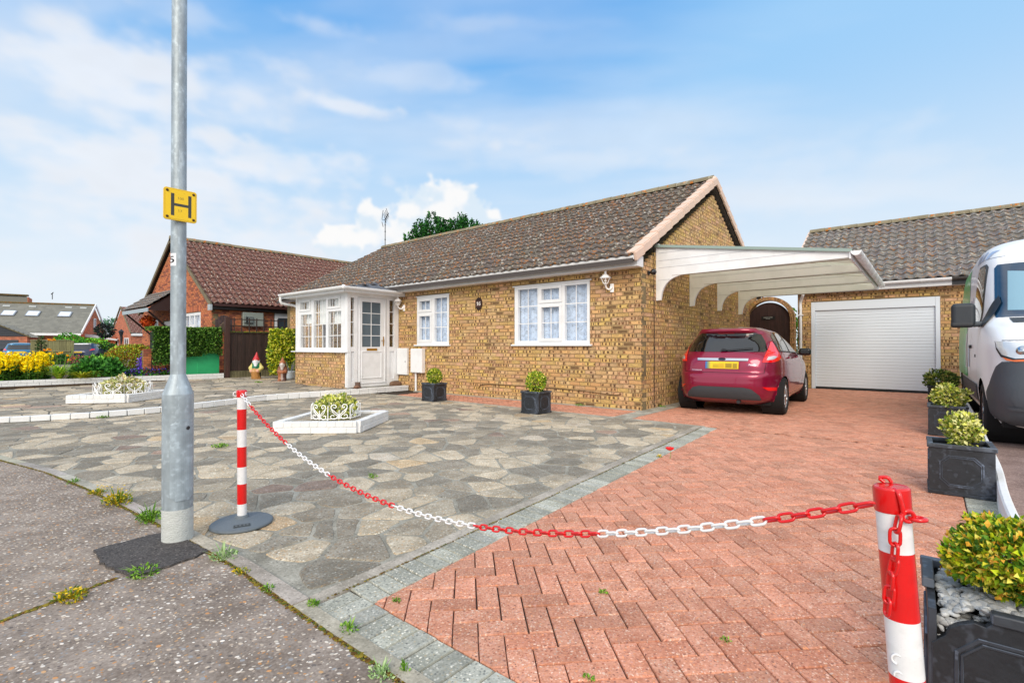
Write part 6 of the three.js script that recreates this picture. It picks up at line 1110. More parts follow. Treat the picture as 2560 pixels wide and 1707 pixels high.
  part('belt', fin(new THREE.TorusGeometry(0.108, 0.013, 6, 24).rotateX(Math.PI / 2).scale(1, 1, 1.02), 0x123a2c).translate(0, 0.345, 0.014), M.satin, gnome);
  part('eyes', [-0.026, 0.026].map((x) => sph(0.009, x, 0.562, 0.078, 0x1c1c20, 8, 6)), M.gloss, gnome);
  gnome.position.set(-15.98, 0.12, -6.86); gnome.rotation.y = 0.95; gnome.scale.setScalar(1.02);
  const g2 = thing('gnome', 'weathered brown garden gnome with a pointed hat and a tub, near the porch', 'gnome'), br = 0x7a4a34, lt = 0xa8968c, dk = 0x4a2e26, rust = 0xa0623c;
  part('figure', blob([
    b([0, 0.52, 0], [0.0, 0.66, -0.02], 0.068, 0.014, rust, -0.004), b([0, 0.47, 0.0], [0, 0.49, 0.01], 0.062, 0.06, lt), b([0, 0.48, 0.06], [0, 0.455, 0.075], 0.016, 0.018, 0xc9c0bc, -0.006), b([0, 0.43, 0.04], [0, 0.34, 0.07], 0.05, 0.022, 0xb9b0aa, -0.004), b([-0.05, 0.48, -0.01], [-0.055, 0.42, 0.02], 0.03, 0.026, dk), b([0.05, 0.48, -0.01], [0.055, 0.42, 0.02], 0.03, 0.026, dk),
    b([0, 0.38, 0], [0, 0.25, 0.0], 0.078, 0.088, br), b([0.08, 0.37, 0], [0.1, 0.27, 0.05], 0.034, 0.03, br), b([-0.08, 0.37, 0], [-0.1, 0.27, 0.05], 0.034, 0.03, br), b([0.1, 0.27, 0.05], [0.03, 0.25, 0.1], 0.028, 0.024, rust), b([-0.1, 0.27, 0.05], [-0.03, 0.25, 0.1], 0.028, 0.024, rust),
    b([-0.1, 0.225, 0.03], [0.1, 0.225, 0.03], 0.022, 0.022, lt, -0.004), b([-0.055, 0.02, 0.03], [-0.05, 0.2, 0.03], 0.055, 0.06, rust), b([0.055, 0.02, 0.03], [0.05, 0.2, 0.03], 0.055, 0.06, dk), b([0, 0.04, 0.07], [0, 0.2, 0.07], 0.018, 0.018, lt, -0.01), b([-0.07, 0.02, 0.09], [-0.05, 0.03, 0.05], 0.04, 0.04, rust), b([0.07, 0.02, 0.09], [0.05, 0.03, 0.05], 0.04, 0.04, dk),
  ], 70, 0.76), mat({ roughness: 0.45 }), g2);
  g2.position.set(-14.48, 0.12, -6.96); g2.rotation.y = 0.95; g2.scale.setScalar(1.03);
  const pot = thing('plant_pot', 'pale blue grey pot with a spiky plant behind the brown gnome', 'pot');
  part('pot', lathe([[0, 0], [0.10, 0], [0.115, 0.05], [0.13, 0.2], [0.15, 0.22], [0.15, 0.25], [0.12, 0.25], [0.11, 0.18], [0, 0.18]], 20, 0xb9c4cc), M.satin, pot);
  const r = rng(4); part('plant', Array.from({ length: 40 }, () => { const a = r() * 6.28, s = 0.1 + 0.12 * r(); return rod([0, 0.18, 0], [Math.cos(a) * s, 0.3 + 0.3 * r(), Math.sin(a) * s], 0.007, r() < 0.5 ? 0x6f7880 : 0x8a8a92, 4, 0.001); }), M.leafSoft, pot);
  pot.position.set(-15.0, 0.12, -7.45);
  const step = thing('white_step', 'white painted step edge at the foot of the golden shrub', 'step'); part('step', rspan(-16.3, -13.4, 0.10, 0.24, -8.06, -7.94, 0.01), M.whitePaint, step); rebase(step, -15, 0.1, -8);
}
// ---------------------------------------------------------------- the red brick bungalow next door
const nb = thing('brick_house', 'red brick bungalow with brown pantile roof behind the hedge and fence', 'house');
{
  const r = rng(61), XR = -19.04, XL2 = -27.1, ZN = -6.675, D = XR - XL2, X = V3(1, 0, 0), Z = V3(0, 0, 1), H = 2.5, S2 = 0.66, s = (x) => x - XL2;
  const gl = [], sl = [], win = [s(-21.75), s(-20.07), 1.05, 2.36], tall = [s(-25.75), s(-24.85), 0.95, 2.25], dr = [s(-24.3), s(-23.1), 0.1, 2.15];
  const gable = part('gable_wall', backing(V3(XL2, 0, ZN), X, Z, [[0, -0.2], [D, -0.2], [D, H], [D / 2, H + D / 2 * S2], [0, H]], [win, tall, dr]), M.mortar, nb);
  layBricks({ P: V3(XL2, 0, ZN), ux: X, n: Z, L: D, H: H + D / 2 * S2, openings: [win, tall, dr], geos: redGeos2, r, list: gl, range: (h) => { const q = Math.max(0, (h + 0.06 - H) / S2); return [q, D - q]; } });
  pieces('brick', gl, M.redBrick, gable, 300);
  const side = part('side_wall', backing(V3(XR, 0, ZN), V3(0, 0, -1), V3(1, 0, 0), [[0.012, -0.2], [12, -0.2], [12, H], [0.012, H]], [[2.15, 3.2, 0.1, 2.4]]), M.mortar, nb);
  layBricks({ P: V3(XR, 0, ZN), ux: V3(0, 0, -1), n: V3(1, 0, 0), L: 12, H, range: () => [0.052, 12], openings: [[2.15, 3.2, 0.1, 2.4]], geos: redGeos2, r, list: sl });
  pieces('brick', sl, M.redBrick, side, 200);
  part('interior', [span(XL2 + 0.3, XR - 0.3, -0.05, 0.05, ZN - 11, ZN - 0.3), span(XL2, XL2 + 0.2, 0, H, ZN - 12, ZN - 0.22), span(XL2, XR, 0, H, ZN - 12.2, ZN - 12)], M.mortar, nb);
  // roof: ridge runs back from the street
  const xe = XR + 0.2, ye = H + 0.10, rx = (XR + XL2) / 2, ry = ye + (xe - rx) * S2, upR = V3(-1, S2, 0).normalize(), Ls = (xe - rx) * Math.hypot(1, S2), rows = 14, L = 11.6, tl = [];
  const quad = (...v) => { const P = []; for (let i = 1; i + 1 < v.length; i++) P.push(...v[0], ...v[i], ...v[i + 1]); const g = new THREE.BufferGeometry(); g.setAttribute('position', new THREE.BufferAttribute(new Float32Array(P), 3)); g.computeVertexNormals(); return metric(fin(g, 0x3c2f2b)); };
  const zf = ZN + 0.12, zb = ZN - L, xl = 2 * rx - xe;
  const roof = part('roof', [quad([xe, ye - 0.03, zf], [xe, ye - 0.03, zb], [rx, ry - 0.03, zb], [rx, ry - 0.03, zf]), quad([xl, ye - 0.03, zb], [xl, ye - 0.03, zf], [rx, ry - 0.03, zf], [rx, ry - 0.03, zb])], M.plain, nb);
  layTiles({ E: V3(xe, ye, zf), ux: V3(0, 0, -1), up: upR, L: zf - zb, rows, w: 0.21, gauge: Ls / rows, geos: tileSet(16, 0.21, Ls / rows, 0.05, 71), r, list: tl });
  pieces('roof_tile', tl, M.redTile, roof, 300);
  const rl = []; ridgeTiles(V3(rx, ry, zf), V3(rx, ry, zb), 26, 0.12, rl, r); pieces('ridge_tile', rl, M.ridge, roof);
  const bar = (side) => box(0.055, 0.13, Ls + 0.04, 0, -0.05, -Ls / 2).applyMatrix4(new THREE.Matrix4().makeBasis(V3(0, 0, 1), V3(side * S2, 1, 0).normalize(), V3(side, -S2, 0).normalize()).setPosition(V3(side > 0 ? xe : xl, ye, zf - 0.02)));
  part('verge', [tint(bar(1), 0xb5ac98), tint(bar(-1), 0xb5ac98)], M.concrete, roof);
  part('gutter', [span(xe - 0.02, xe + 0.08, ye - 0.09, ye - 0.0, zb, zf - 0.1, 0x3c1f1a), span(xe - 0.16, xe - 0.03, ye - 0.2, ye - 0.05, zb, zf, 0x1d1a1a), span(XR - 0.02, xe, H - 0.08, H - 0.06, zb, zf, 0x2a2422)], M.satin, nb);
  part('verge_end', span(XR + 0.02, xe + 0.05, H - 0.14, H + 0.06, zf - 0.05, zf + 0.02, 0xa9b2b6), M.satin, nb);
  // soldier course over the window
  for (let i = 0; i < 23; i++) { const b = part('lintel_brick', redGeos2[Math.floor(r() * 20)], M.redBrick, gable); b.rotation.z = Math.PI / 2; b.position.set(-21.72 + i * 0.0745, 2.49, ZN + 0.004); }
  M.dimGlass = mat({ color: 0x3c4650, roughness: 0.04, specularIntensity: 1 });
  makeWindow(nb, V3(0, 0, ZN), X, Z, { x0: -21.74, x1: -20.08, y0: 1.06, y1: 2.35, sill: true, curtain: M.lace, lights: [{ x0: -21.64, x1: -21.22, y0: 1.14, y1: 2.25, cols: 2, rows: 3 }, { x0: -21.12, x1: -20.74, y0: 1.92, y1: 2.25, cols: 2 }, { x0: -21.12, x1: -20.74, y0: 1.14, y1: 1.80, cols: 2, rows: 2 }, { x0: -20.64, x1: -20.18, y0: 1.14, y1: 2.25, cols: 2, rows: 3 }] });
  makeWindow(nb, V3(0, 0, ZN), X, Z, { x0: -25.74, x1: -24.86, y0: 0.96, y1: 2.24, sill: true, curtain: M.lace, lights: [{ x0: -25.66, x1: -25.32, y0: 1.04, y1: 2.16, rows: 3 }, { x0: -25.26, x1: -24.94, y0: 1.04, y1: 2.16, rows: 3 }] });
  makeWindow(nb, V3(0, 0, ZN - 0.05), X, Z, { name: 'front_door', x0: -24.28, x1: -23.12, y0: 0.1, y1: 2.14, lights: [{ x0: -24.1, x1: -23.3, y0: 1.1, y1: 1.95, cols: 2, rows: 3 }] });
  makeWindow(nb, V3(XR, 0, 0), V3(0, 0, -1), V3(1, 0, 0), { name: 'side_door', x0: -ZN + 2.17, x1: -ZN + 3.18, y0: 0.1, y1: 2.38, lights: [{ x0: -ZN + 2.3, x1: -ZN + 3.05, y0: 1.05, y1: 2.2, glass: M.dimGlass }] });
  // lean-to canopy over the door on dark brackets
  const cz = ZN + 1.0, c0 = -25.75, c1 = -22.3, cy = 2.50, hy = 3.32;
  const can = part('canopy', [quad([c0, cy + 0.08, cz], [c1, cy + 0.08, cz], [c1, hy, ZN], [c0, hy, ZN]), extrude([[0, 0], [1.0, 0], [1.0, 0.05], [0, 0.82]], 0.06).applyMatrix4(basis(V3(c1 - 0.03, cy - 0.02, ZN), V3(0, 0, 1), V3(-1, 0, 0)))].map((g) => tint(g, 0x2c1a18)), M.plain, nb);
  part('canopy_fascia', span(c0, c1, cy - 0.08, cy + 0.06, cz, cz + 0.03, 0x9fb0b8), M.satin, can);
  const ctl = []; layTiles({ E: V3(c0, cy + 0.1, cz + 0.05), ux: X, up: V3(0, hy - cy - 0.08, -1).normalize(), L: c1 - c0, rows: 5, w: 0.25, gauge: 0.26, geos: tileSet(8, 0.25, 0.26, 0.01, 99), r, list: ctl }); pieces('roof_tile', ctl, M.greyTile, can, 80);
  part('canopy_bracket', [[c0 + 0.25], [c1 - 0.25]].map(([x]) => rod([x, cy - 0.05, cz - 0.05], [x, 1.55, ZN + 0.03], 0.035, 0x1f1816)), M.satin, can);
  // fittings on the walls
  const flue = thing('flue_box', 'grey metal flue box on the red brick side wall above the fence', 'flue box'); part('box', rbox(0.16, 0.50, 0.72, 0.02, 0, 0, 0, 0x8f978f), M.satin, flue); part('vent', rbox(0.10, 0.26, 0.3, 0.03, 0.1, -0.02, 0.18, 0x6a7270), M.satin, flue); part('grille', rbox(0.03, 0.2, 0.05, 0.01, 0.15, -0.02, 0.26, 0x17191a), M.satin, flue); flue.position.set(XR + 0.09, 2.10, -8.0);
  const bask = thing('hanging_basket', 'round orange basket hanging under the door canopy next door', 'hanging basket'); part('basket', [fin(new THREE.SphereGeometry(0.19, 16, 12), 0xb0441c)], M.leafSoft, bask); part('blossom', leaves(220, 6, 0.09, [0xc9571f, 0xb03c1a, 0x7c4a1e, 0xd97a2a], lumpy(0, 0.02, 0, 0.19, 0.19, 0.19, 3, 0.2, 0.2), 0.8), M.leafSoft, bask); part('chain', rod([0, 0.18, 0], [0, 0.36, 0], 0.008, 0x222222), M.satin, bask); bask.position.set(-23.9, 2.08, ZN + 0.6);
  const mir = thing('arch_trellis', 'dark arched slatted panel against the red brick corner above the hedge', 'trellis');
  for (let i = 0; i < 7; i++) { const z = -0.24 + i * 0.08; part('slat', tint(span(0, 0.02, 0, 0.58 - 2.6 * z * z, z - 0.035, z + 0.035), [0.10, 0.065, 0.065]), M.wood, mir); }
  part('bird_house', tint(extrude([[-0.16, 0], [0.16, 0], [0.16, 0.2], [0, 0.36], [-0.16, 0.2]], 0.12, 0.005).rotateY(Math.PI / 2).translate(0.02, 0, 0), [0.14, 0.09, 0.06]), M.wood, mir);
  mir.position.set(XR + 0.30, 1.62, -6.95);
}
rebase(nb, -23, 0, -6.675);
// ---------------------------------------------------------------- vehicles: a skin given by level outlines
// prof rows: [y, rear z, front z, half width, squareness]; x right, +z is the rear (r) and the nose lies at -z
function skin(prof) {
  const at = (y) => {
    let i = 0; while (i + 2 < prof.length && y > prof[i + 1][0]) i++;
    const a = prof[i], b = prof[i + 1], t = clamp((y - a[0]) / (b[0] - a[0])), h = b[0] - a[0];
    const m = (k, j) => { const p = prof[Math.max(0, j - 1)], q = prof[Math.min(prof.length - 1, j + 1)]; return (q[k] - p[k]) / (q[0] - p[0]) * h; };
    return [1, 2, 3, 4].map((k) => { const m0 = m(k, i), m1 = m(k, i + 1), t2 = t * t, t3 = t2 * t; return (2 * t3 - 3 * t2 + 1) * a[k] + (t3 - 2 * t2 + t) * m0 + (-2 * t3 + 3 * t2) * b[k] + (t3 - t2) * m1; });
  };
  const memo = new Map();
  const level = (y) => {
    const key = Math.round(y * 2000); if (memo.has(key)) return memo.get(key);
    const [r, f, b, n] = at(y), c = (r + f) / 2, a = (r - f) / 2, N = 220, P = [], S = [0];
    for (let i = 0; i <= N; i++) { let th = Math.PI / 2 - Math.PI * i / N; const sx = Math.cos(th), sz = Math.sin(th); const x = b * Math.pow(Math.abs(sx), 2 / n), z = c + a * Math.sign(sz) * Math.pow(Math.abs(sz), 2 / n); P.push([x, z]); if (i) S.push(S[i - 1] + Math.hypot(P[i][0] - P[i - 1][0], P[i][1] - P[i - 1][1])); }
    const o = { P, S, L: S[N] }; memo.set(key, o); return o;
  };
  const find = (A, v, inc) => { let lo = 0, hi = A.length - 1; while (hi - lo > 1) { const m = (lo + hi) >> 1; if (inc ? A[m] <= v : A[m] >= v) lo = m; else hi = m; } return lo; };
  const onS = (s, y) => { const l = level(y), q = Math.min(Math.abs(s), l.L), i = find(l.S, q, true), t = clamp((q - l.S[i]) / (l.S[i + 1] - l.S[i] + 1e-9)); return [Math.sign(s || 1) * lerp(l.P[i][0], l.P[i + 1][0], t), y, lerp(l.P[i][1], l.P[i + 1][1], t)]; };
  // by lengthwise position z on side sgn
  const onZ = (z, y, sgn) => { const l = level(y); let lo = 0, hi = l.P.length - 1; while (hi - lo > 1) { const m = (lo + hi) >> 1; if (l.P[m][1] >= z) lo = m; else hi = m; } const t = clamp((l.P[lo][1] - z) / (l.P[lo][1] - l.P[hi][1] + 1e-9)); return [sgn * lerp(l.P[lo][0], l.P[hi][0], t), y, z]; };
  // by lateral position x at the front (end = -1) or rear (end = 1)
  const onX = (x, y, end) => { const l = level(y), N = l.P.length - 1; let best; const h = N / 2; const idx = (k) => (end > 0 ? k : N - k); let lo = 0, hi = h; while (hi - lo > 1) { const m = (lo + hi) >> 1; if (l.P[idx(m)][0] <= Math.abs(x)) lo = m; else hi = m; } const A = l.P[idx(lo)], B = l.P[idx(hi)], t = clamp((Math.abs(x) - A[0]) / (B[0] - A[0] + 1e-9)); return [Math.sign(x || 1) * lerp(A[0], B[0], t), y, lerp(A[1], B[1], t)]; };
  return { at, level, onS, onZ, onX, prof };
}
// a patch of the skin: outline in (u, y), f maps to the surface, raised by off
function patch(f, outline, off, color, step = 0.06, thick = 0) {
  const s = new THREE.Shape(outline.map((p) => new THREE.Vector2(p[0], p[1])));
  let g = new THREE.ShapeGeometry(s).toNonIndexed(), T = []; const p = g.attributes.position;
  for (let i = 0; i < p.count; i += 3) T.push([0, 1, 2].map((k) => [p.getX(i + k), p.getY(i + k)]));
  for (let pass = 0; pass < 16; pass++) { const O = []; let more = false; for (const t of T) { let m = -1, ml = step; for (let k = 0; k < 3; k++) { const a = t[k], b = t[(k + 1) % 3], l = Math.hypot(a[0] - b[0], a[1] - b[1]); if (l > ml) { ml = l; m = k; } } if (m < 0) { O.push(t); continue; } more = true; const a = t[m], b = t[(m + 1) % 3], c = t[(m + 2) % 3], q = [(a[0] + b[0]) / 2, (a[1] + b[1]) / 2]; O.push([a, q, c], [q, b, c]); } T = O; if (!more) break; }
  const cen = V3(0, 0.8, 0), P = [], N = [], e = 0.004, U = [];
  const pt = ([u, y]) => { const A = V3(...f(u, y)), du = V3(...f(u + e, y)).sub(V3(...f(u - e, y))), dy = V3(...f(u, y + e)).sub(V3(...f(u, y - e))), n = du.cross(dy).normalize(); return { A, n }; };
  const [mx, my] = centre(outline), probe = pt([mx, my]); const axisZ = (f.center ?? 0), outw = V3(probe.A.x, 0, probe.A.z - axisZ); const flip = probe.n.dot(outw) < 0 ? -1 : 1;
  const xs = outline.map((q) => q[0]), ys = outline.map((q) => q[1]), x0 = Math.min(...xs), x1 = Math.max(...xs), y0 = Math.min(...ys), y1 = Math.max(...ys);
  for (const t of T) { const v = t.map(pt); const W = v.map(({ A, n }) => A.clone().addScaledVector(n, off * flip)); const order = W[1].clone().sub(W[0]).cross(W[2].clone().sub(W[0])).dot(v[0].n) * flip < 0 ? [0, 2, 1] : [0, 1, 2]; for (const k of order) { P.push(...W[k].toArray()); N.push(v[k].n.x * flip, v[k].n.y * flip, v[k].n.z * flip); U.push((t[k][0] - x0) / (x1 - x0), (t[k][1] - y0) / (y1 - y0)); } }
  const o = new THREE.BufferGeometry(); o.setAttribute('position', new THREE.BufferAttribute(new Float32Array(P), 3)); o.setAttribute('normal', new THREE.BufferAttribute(new Float32Array(N), 3)); o.setAttribute('uv', new THREE.BufferAttribute(new Float32Array(U), 2));
  return fin(o, color);
}
// the painted shell with its wheel arches cut out
function shell(sk, y0, y1, rows, cols, arches, color) {
  const P = [], grid = [];
  for (let j = 0; j <= rows; j++) { const y = lerp(y0, y1, j / rows), l = sk.level(y), row = []; for (let i = 0; i < cols; i++) { const q = i / cols * 2, s = (q <= 1 ? q : q - 2) * l.L; row.push(sk.onS(s === 0 ? 1e-6 : s, y)); } grid.push(row); }
  const inA = (p) => arches.find((a) => Math.hypot(p[2] - a[0], p[1] - a[1]) < a[2]);
  const snap = (p) => { const a = inA(p); if (!a || Math.abs(p[0]) < 0.4) return p; const d = Math.hypot(p[2] - a[0], p[1] - a[1]) || 1; const y = a[1] + (p[1] - a[1]) / d * a[2], z = a[0] + (p[2] - a[0]) / d * a[2]; return [p[0], y, z]; };
  for (let j = 0; j < rows; j++) for (let i = 0; i < cols; i++) { const k = (i + 1) % cols, q = [grid[j][i], grid[j][k], grid[j + 1][k], grid[j + 1][i]]; if (q.every((p) => inA(p) && Math.abs(p[0]) > 0.4)) continue; const [a, b, c, d] = q.map(snap); P.push(...a, ...c, ...b, ...a, ...d, ...c); }
  const top = grid[rows], cx = [0, y1 + 0.002, (top[0][2] + top[cols / 2][2]) / 2]; for (let i = 0; i < cols; i++) P.push(...top[i], ...cx, ...top[(i + 1) % cols]);
  const g = new THREE.BufferGeometry(); g.setAttribute('position', new THREE.BufferAttribute(new Float32Array(P), 3));
  const m = mergeVertices(g, 1e-4); m.computeVertexNormals(); return metric(fin(m, color));
}
function wheel(o, x, y, z, R, w, side, spokes, rimC = 0xb9bdc2) {
  const t = part('wheel', lathe([[R * 0.62, -w / 2], [R * 0.9, -w / 2], [R * 0.97, -w / 2 + 0.015], [R, -w / 2 + 0.04], [R, w / 2 - 0.04], [R * 0.97, w / 2 - 0.015], [R * 0.9, w / 2], [R * 0.68, w / 2], [R * 0.66, w / 2 - 0.03], [R * 0.62, -w / 2 + 0.05]], 40, 0x141416).rotateZ(-Math.PI / 2 * side), M.rubber, o);
  const gr = []; for (let i = 0; i < spokes; i++) { const a = i / spokes * Math.PI * 2; gr.push(rbox(0.028, R * 0.54, 0.016, 0.006, 0, R * 0.36, 0, rimC, 1).rotateX(0).rotateZ(a)); }
  gr.push(cyl(R * 0.13, R * 0.12, 0.03, 16, rimC).rotateX(Math.PI / 2).translate(0, 0, -0.012), fin(new THREE.TorusGeometry(R * 0.645, 0.012, 8, 40), rimC));
  part('rim', gr.map((g) => g.rotateY(Math.PI / 2 * side).translate(side * (w / 2 - 0.022), 0, 0)), mat({ roughness: 0.28, metalness: 0.85 }), t);
  part('hub', fin(new THREE.CylinderGeometry(R * 0.62, R * 0.62, 0.01, 24).rotateZ(Math.PI / 2), 0x0c0c0e), M.rubber, t);
  t.position.set(x, y, z); return t;
}
function carPaint(c, extra = {}) { return mat({ color: c, roughness: 0.32, metalness: 0.45, clearcoat: 1, clearcoatRoughness: 0.03, ...extra }); }
M.tint = mat({ color: 0x0b0f10, roughness: 0.03, specularIntensity: 1, clearcoat: 1, clearcoatRoughness: 0.02 });
M.lens = mat({ color: 0xe81212, roughness: 0.08, clearcoat: 1, clearcoatRoughness: 0.02 });
M.clearLens = mat({ color: 0xc9c4c6, roughness: 0.12, metalness: 0.35, clearcoat: 1, clearcoatRoughness: 0.02 });
M.trim = mat({ color: 0x3a4045, roughness: 0.62 });
M.chrome = mat({ color: 0xd2d4d6, roughness: 0.16, metalness: 1 });
const plateTex = canvasTex(256, 56, (c, w, h) => { c.fillStyle = '#e9c40f'; c.fillRect(0, 0, w, h); const g = c.createLinearGradient(0, 0, 46, 0); g.addColorStop(0, '#1f62c4'); g.addColorStop(1, '#e9c40f'); c.fillStyle = g; c.fillRect(0, 0, 46, h); for (const [x, y, ww, hh, k] of [[62, 24, 40, 22, 0.28], [110, 20, 34, 28, 0.2], [160, 18, 42, 28, 0.55], [216, 18, 26, 30, 0.5]]) for (let i = 6; i > 0; i--) { c.fillStyle = 'rgba(50,42,10,' + k / 6 + ')'; c.fillRect(x - i, y - i, ww + 2 * i, hh + 2 * i); } }, true, false);
// ---- the magenta hatchback under the carport
{
  const car = thing('hatchback_car', 'dark pink hatchback parked under the carport, seen from behind', 'car');
  const sk = skin([[0.17, -0.30, -3.62, 0.70, 5], [0.24, -0.12, -3.82, 0.80, 5], [0.34, -0.035, -3.92, 0.842, 4.6], [0.46, 0.0, -3.95, 0.856, 4.4], [0.56, 0.0, -3.945, 0.862, 4.4], [0.655, -0.015, -3.90, 0.862, 4.6], [0.70, -0.06, -3.86, 0.860, 4.8], [0.80, -0.075, -3.70, 0.855, 4.8], [0.90, -0.10, -3.32, 0.845, 4.6], [0.985, -0.15, -2.98, 0.815, 4.4], [1.04, -0.20, -2.78, 0.785, 4.2], [1.2, -0.32, -2.42, 0.70, 4.2], [1.32, -0.41, -2.12, 0.618, 4.0], [1.36, -0.40, -2.02, 0.588, 3.8], [1.395, -0.36, -1.90, 0.545, 3.5], [1.425, -0.42, -1.80, 0.485, 3.2], [1.45, -0.62, -1.68, 0.405, 3.0], [1.468, -0.88, -1.55, 0.30, 2.8], [1.48, -1.15, -1.32, 0.10, 2.4]]);
  const S = (s, y) => sk.onS(s, y), side = (sg) => { const f = (z, y) => sk.onZ(z, y, sg); f.center = -1.9; return f; }, rear = (x, y) => sk.onX(x, y, 1); S.center = -1.9; rear.center = -1.9;
  const paint = carPaint(0x8c0236), ax = [-0.70, -3.18], ar = [[ax[0], 0.30, 0.335], [ax[1], 0.30, 0.335]];
  const body = part('body', shell(sk, 0.17, 1.479, 96, 168, ar, 0xffffff), paint, car);
  part('underbody', [span(-0.68, 0.68, 0.16, 0.30, -3.6, -0.35, 0x0b0b0c), ...ar.flatMap(([z]) => [-1, 1].map((s) => fin(new THREE.CylinderGeometry(0.335, 0.335, 0.3, 24, 1, true).rotateZ(Math.PI / 2), 0x0a0a0b).translate(s * 0.68, 0.30, z))), rod([0.25, 0.22, -0.4], [0.25, 0.22, -0.08], 0.03, 0x2a2a2c)], M.rubber, car);
  part('rear_window', patch(rear, [[-0.60, 1.03], [0.60, 1.03], [0.63, 1.07], [0.585, 1.2], [0.51, 1.32], [0.42, 1.352], [-0.42, 1.352], [-0.51, 1.32], [-0.585, 1.2], [-0.63, 1.07]], 0.003), M.tint, car);
  part('spoiler', patch(rear, [[-0.47, 1.362], [0.47, 1.362], [0.43, 1.40], [-0.43, 1.40]], 0.03), paint, car);
  part('brake_light', patch(rear, [[-0.13, 1.368], [0.13, 1.368], [0.13, 1.378], [-0.13, 1.378]], 0.034), M.lens, car);
  for (const sg of [1, -1]) {
    const l = part('tail_light', patch((s, y) => S(s * sg, y), [[0.60, 0.868], [0.64, 0.99], [0.69, 1.09], [0.735, 1.2], [0.79, 1.2], [0.89, 1.12], [1.0, 1.0], [1.05, 0.935], [0.95, 0.89], [0.78, 0.862]], 0.008), M.lens, car);
    part('clear_lens', patch((s, y) => S(s * sg, y), [[0.665, 0.90], [0.69, 0.95], [0.80, 0.965], [0.90, 0.955], [0.86, 0.93], [0.78, 0.905]], 0.012), M.clearLens, l);
    part('reflector', patch((s, y) => S(s * sg, y), [[0.62, 0.475], [0.95, 0.465], [0.93, 0.41], [0.73, 0.415]], 0.005), M.lens, car);
    const d = side(sg);
    const w = part('side_window', patch(d, [[-0.62, 1.12], [-0.74, 1.30], [-0.95, 1.355], [-1.45, 1.385], [-1.85, 1.355], [-2.2, 1.22], [-2.52, 1.045], [-2.52, 1.0], [-0.7, 1.045]], 0.004), M.tint, car);
    part('window_trim', [[[-1.40, 1.0], [-1.46, 1.0], [-1.62, 1.36], [-1.56, 1.37]], [[-0.86, 1.06], [-0.89, 1.06], [-1.0, 1.34], [-0.97, 1.34]], [[-0.62, 1.035], [-2.55, 0.988], [-2.55, 1.002], [-0.62, 1.052]]].map((q) => patch(d, q, 0.008, 0x0a0a0c)), M.satin, w);
    for (const z of [-1.05, -1.92]) part('handle', [rbox(0.03, 0.03, 0.17, 0.012, sg * (Math.abs(d(z, 0.93)[0]) + 0.018), 0.93, z)], paint, car);
    part('door_gap', [[[-1.42, 0.32], [-1.428, 0.32], [-1.428, 1.0], [-1.42, 1.0]], [[-2.5, 0.32], [-2.508, 0.32], [-2.508, 0.98], [-2.5, 0.98]], [[-0.86, 0.62], [-0.868, 0.62], [-0.80, 1.03], [-0.792, 1.03]], [[-1.0, 0.305], [-2.7, 0.305], [-2.7, 0.312], [-1.0, 0.312]]].map((q) => patch(d, q, 0.0015, 0x1a0309)), M.satin, car);
    part('mirror', [rbox(0.20, 0.14, 0.11, 0.045, sg * 0.93, 1.02, -2.35, 0x101012, 3), rbox(0.1, 0.03, 0.05, 0.012, sg * 0.82, 0.98, -2.36, 0x101012)], M.gloss, car);
    for (const z of ax) wheel(car, sg * 0.755, 0.302, z, 0.302, 0.195, sg, 15);
  }
  part('bumper_insert', [patch(rear, [[-0.58, 0.26], [0.58, 0.26], [0.56, 0.34], [0.46, 0.435], [0.35, 0.462], [-0.35, 0.462], [-0.46, 0.435], [-0.56, 0.34]], 0.006)], M.trim, car);
  part('number_plate', patch(rear, [[-0.26, 0.755], [0.26, 0.755], [0.26, 0.868], [-0.26, 0.868]], 0.02), mat({ map: plateTex, roughness: 0.35 }), car);
  part('plate_recess', patch(rear, [[-0.42, 0.735], [0.42, 0.735], [0.36, 0.895], [-0.36, 0.895]], 0.002), carPaint(0x8c0236), car);
  part('chrome_bar', patch(rear, [[-0.395, 0.885], [0.395, 0.885], [0.40, 0.922], [-0.40, 0.922]], 0.016), M.chrome, car);
  const badge = new THREE.Shape(); badge.absellipse(0, 0, 0.058, 0.024, 0, Math.PI * 2); const bz = rear(0, 0.91)[2];
  part('badge', [extrude(badge, 0.008, 0.002, 0x1a2438).translate(0, 0.912, bz + 0.014)], M.gloss, car);
  const txt = (t, f, sz) => canvasTex(256, 64, (c, w, h) => { c.fillStyle = '#7e1440'; c.fillRect(0, 0, w, h); c.fillStyle = '#e6dde1'; c.font = f + ' ' + sz + 'px sans-serif'; c.textAlign = 'center'; c.fillText(t, w / 2, 48); }, true, false);
  part('lettering', patch(rear, [[-0.50, 0.712], [-0.31, 0.712], [-0.31, 0.738], [-0.50, 0.738]], 0.004), carPaint(0xffffff, { map: txt('TITANIUM', 'bold', 46) }), car);
  part('lettering', patch(rear, [[0.37, 0.80], [0.54, 0.80], [0.54, 0.845], [0.37, 0.845]], 0.006), carPaint(0xffffff, { map: txt('Fiesta', 'italic bold', 56) }), car);
  part('tailgate_gap', [[[-0.62, 0.69], [0.62, 0.69], [0.62, 0.696], [-0.62, 0.696]], [[-0.625, 0.69], [-0.619, 0.69], [-0.66, 1.0], [-0.666, 1.0]], [[0.619, 0.69], [0.625, 0.69], [0.666, 1.0], [0.66, 1.0]]].map((q) => patch(rear, q, 0.0015, 0x1a0309)), M.satin, car);
  part('wiper', [[[0.0, 1.05], [0.02, 1.035], [0.44, 1.075], [0.44, 1.09]], [[-0.06, 1.03], [0.04, 1.03], [0.06, 1.06], [-0.02, 1.075]]].map((q) => patch(rear, q, 0.022, 0x08080a)), M.satin, car);
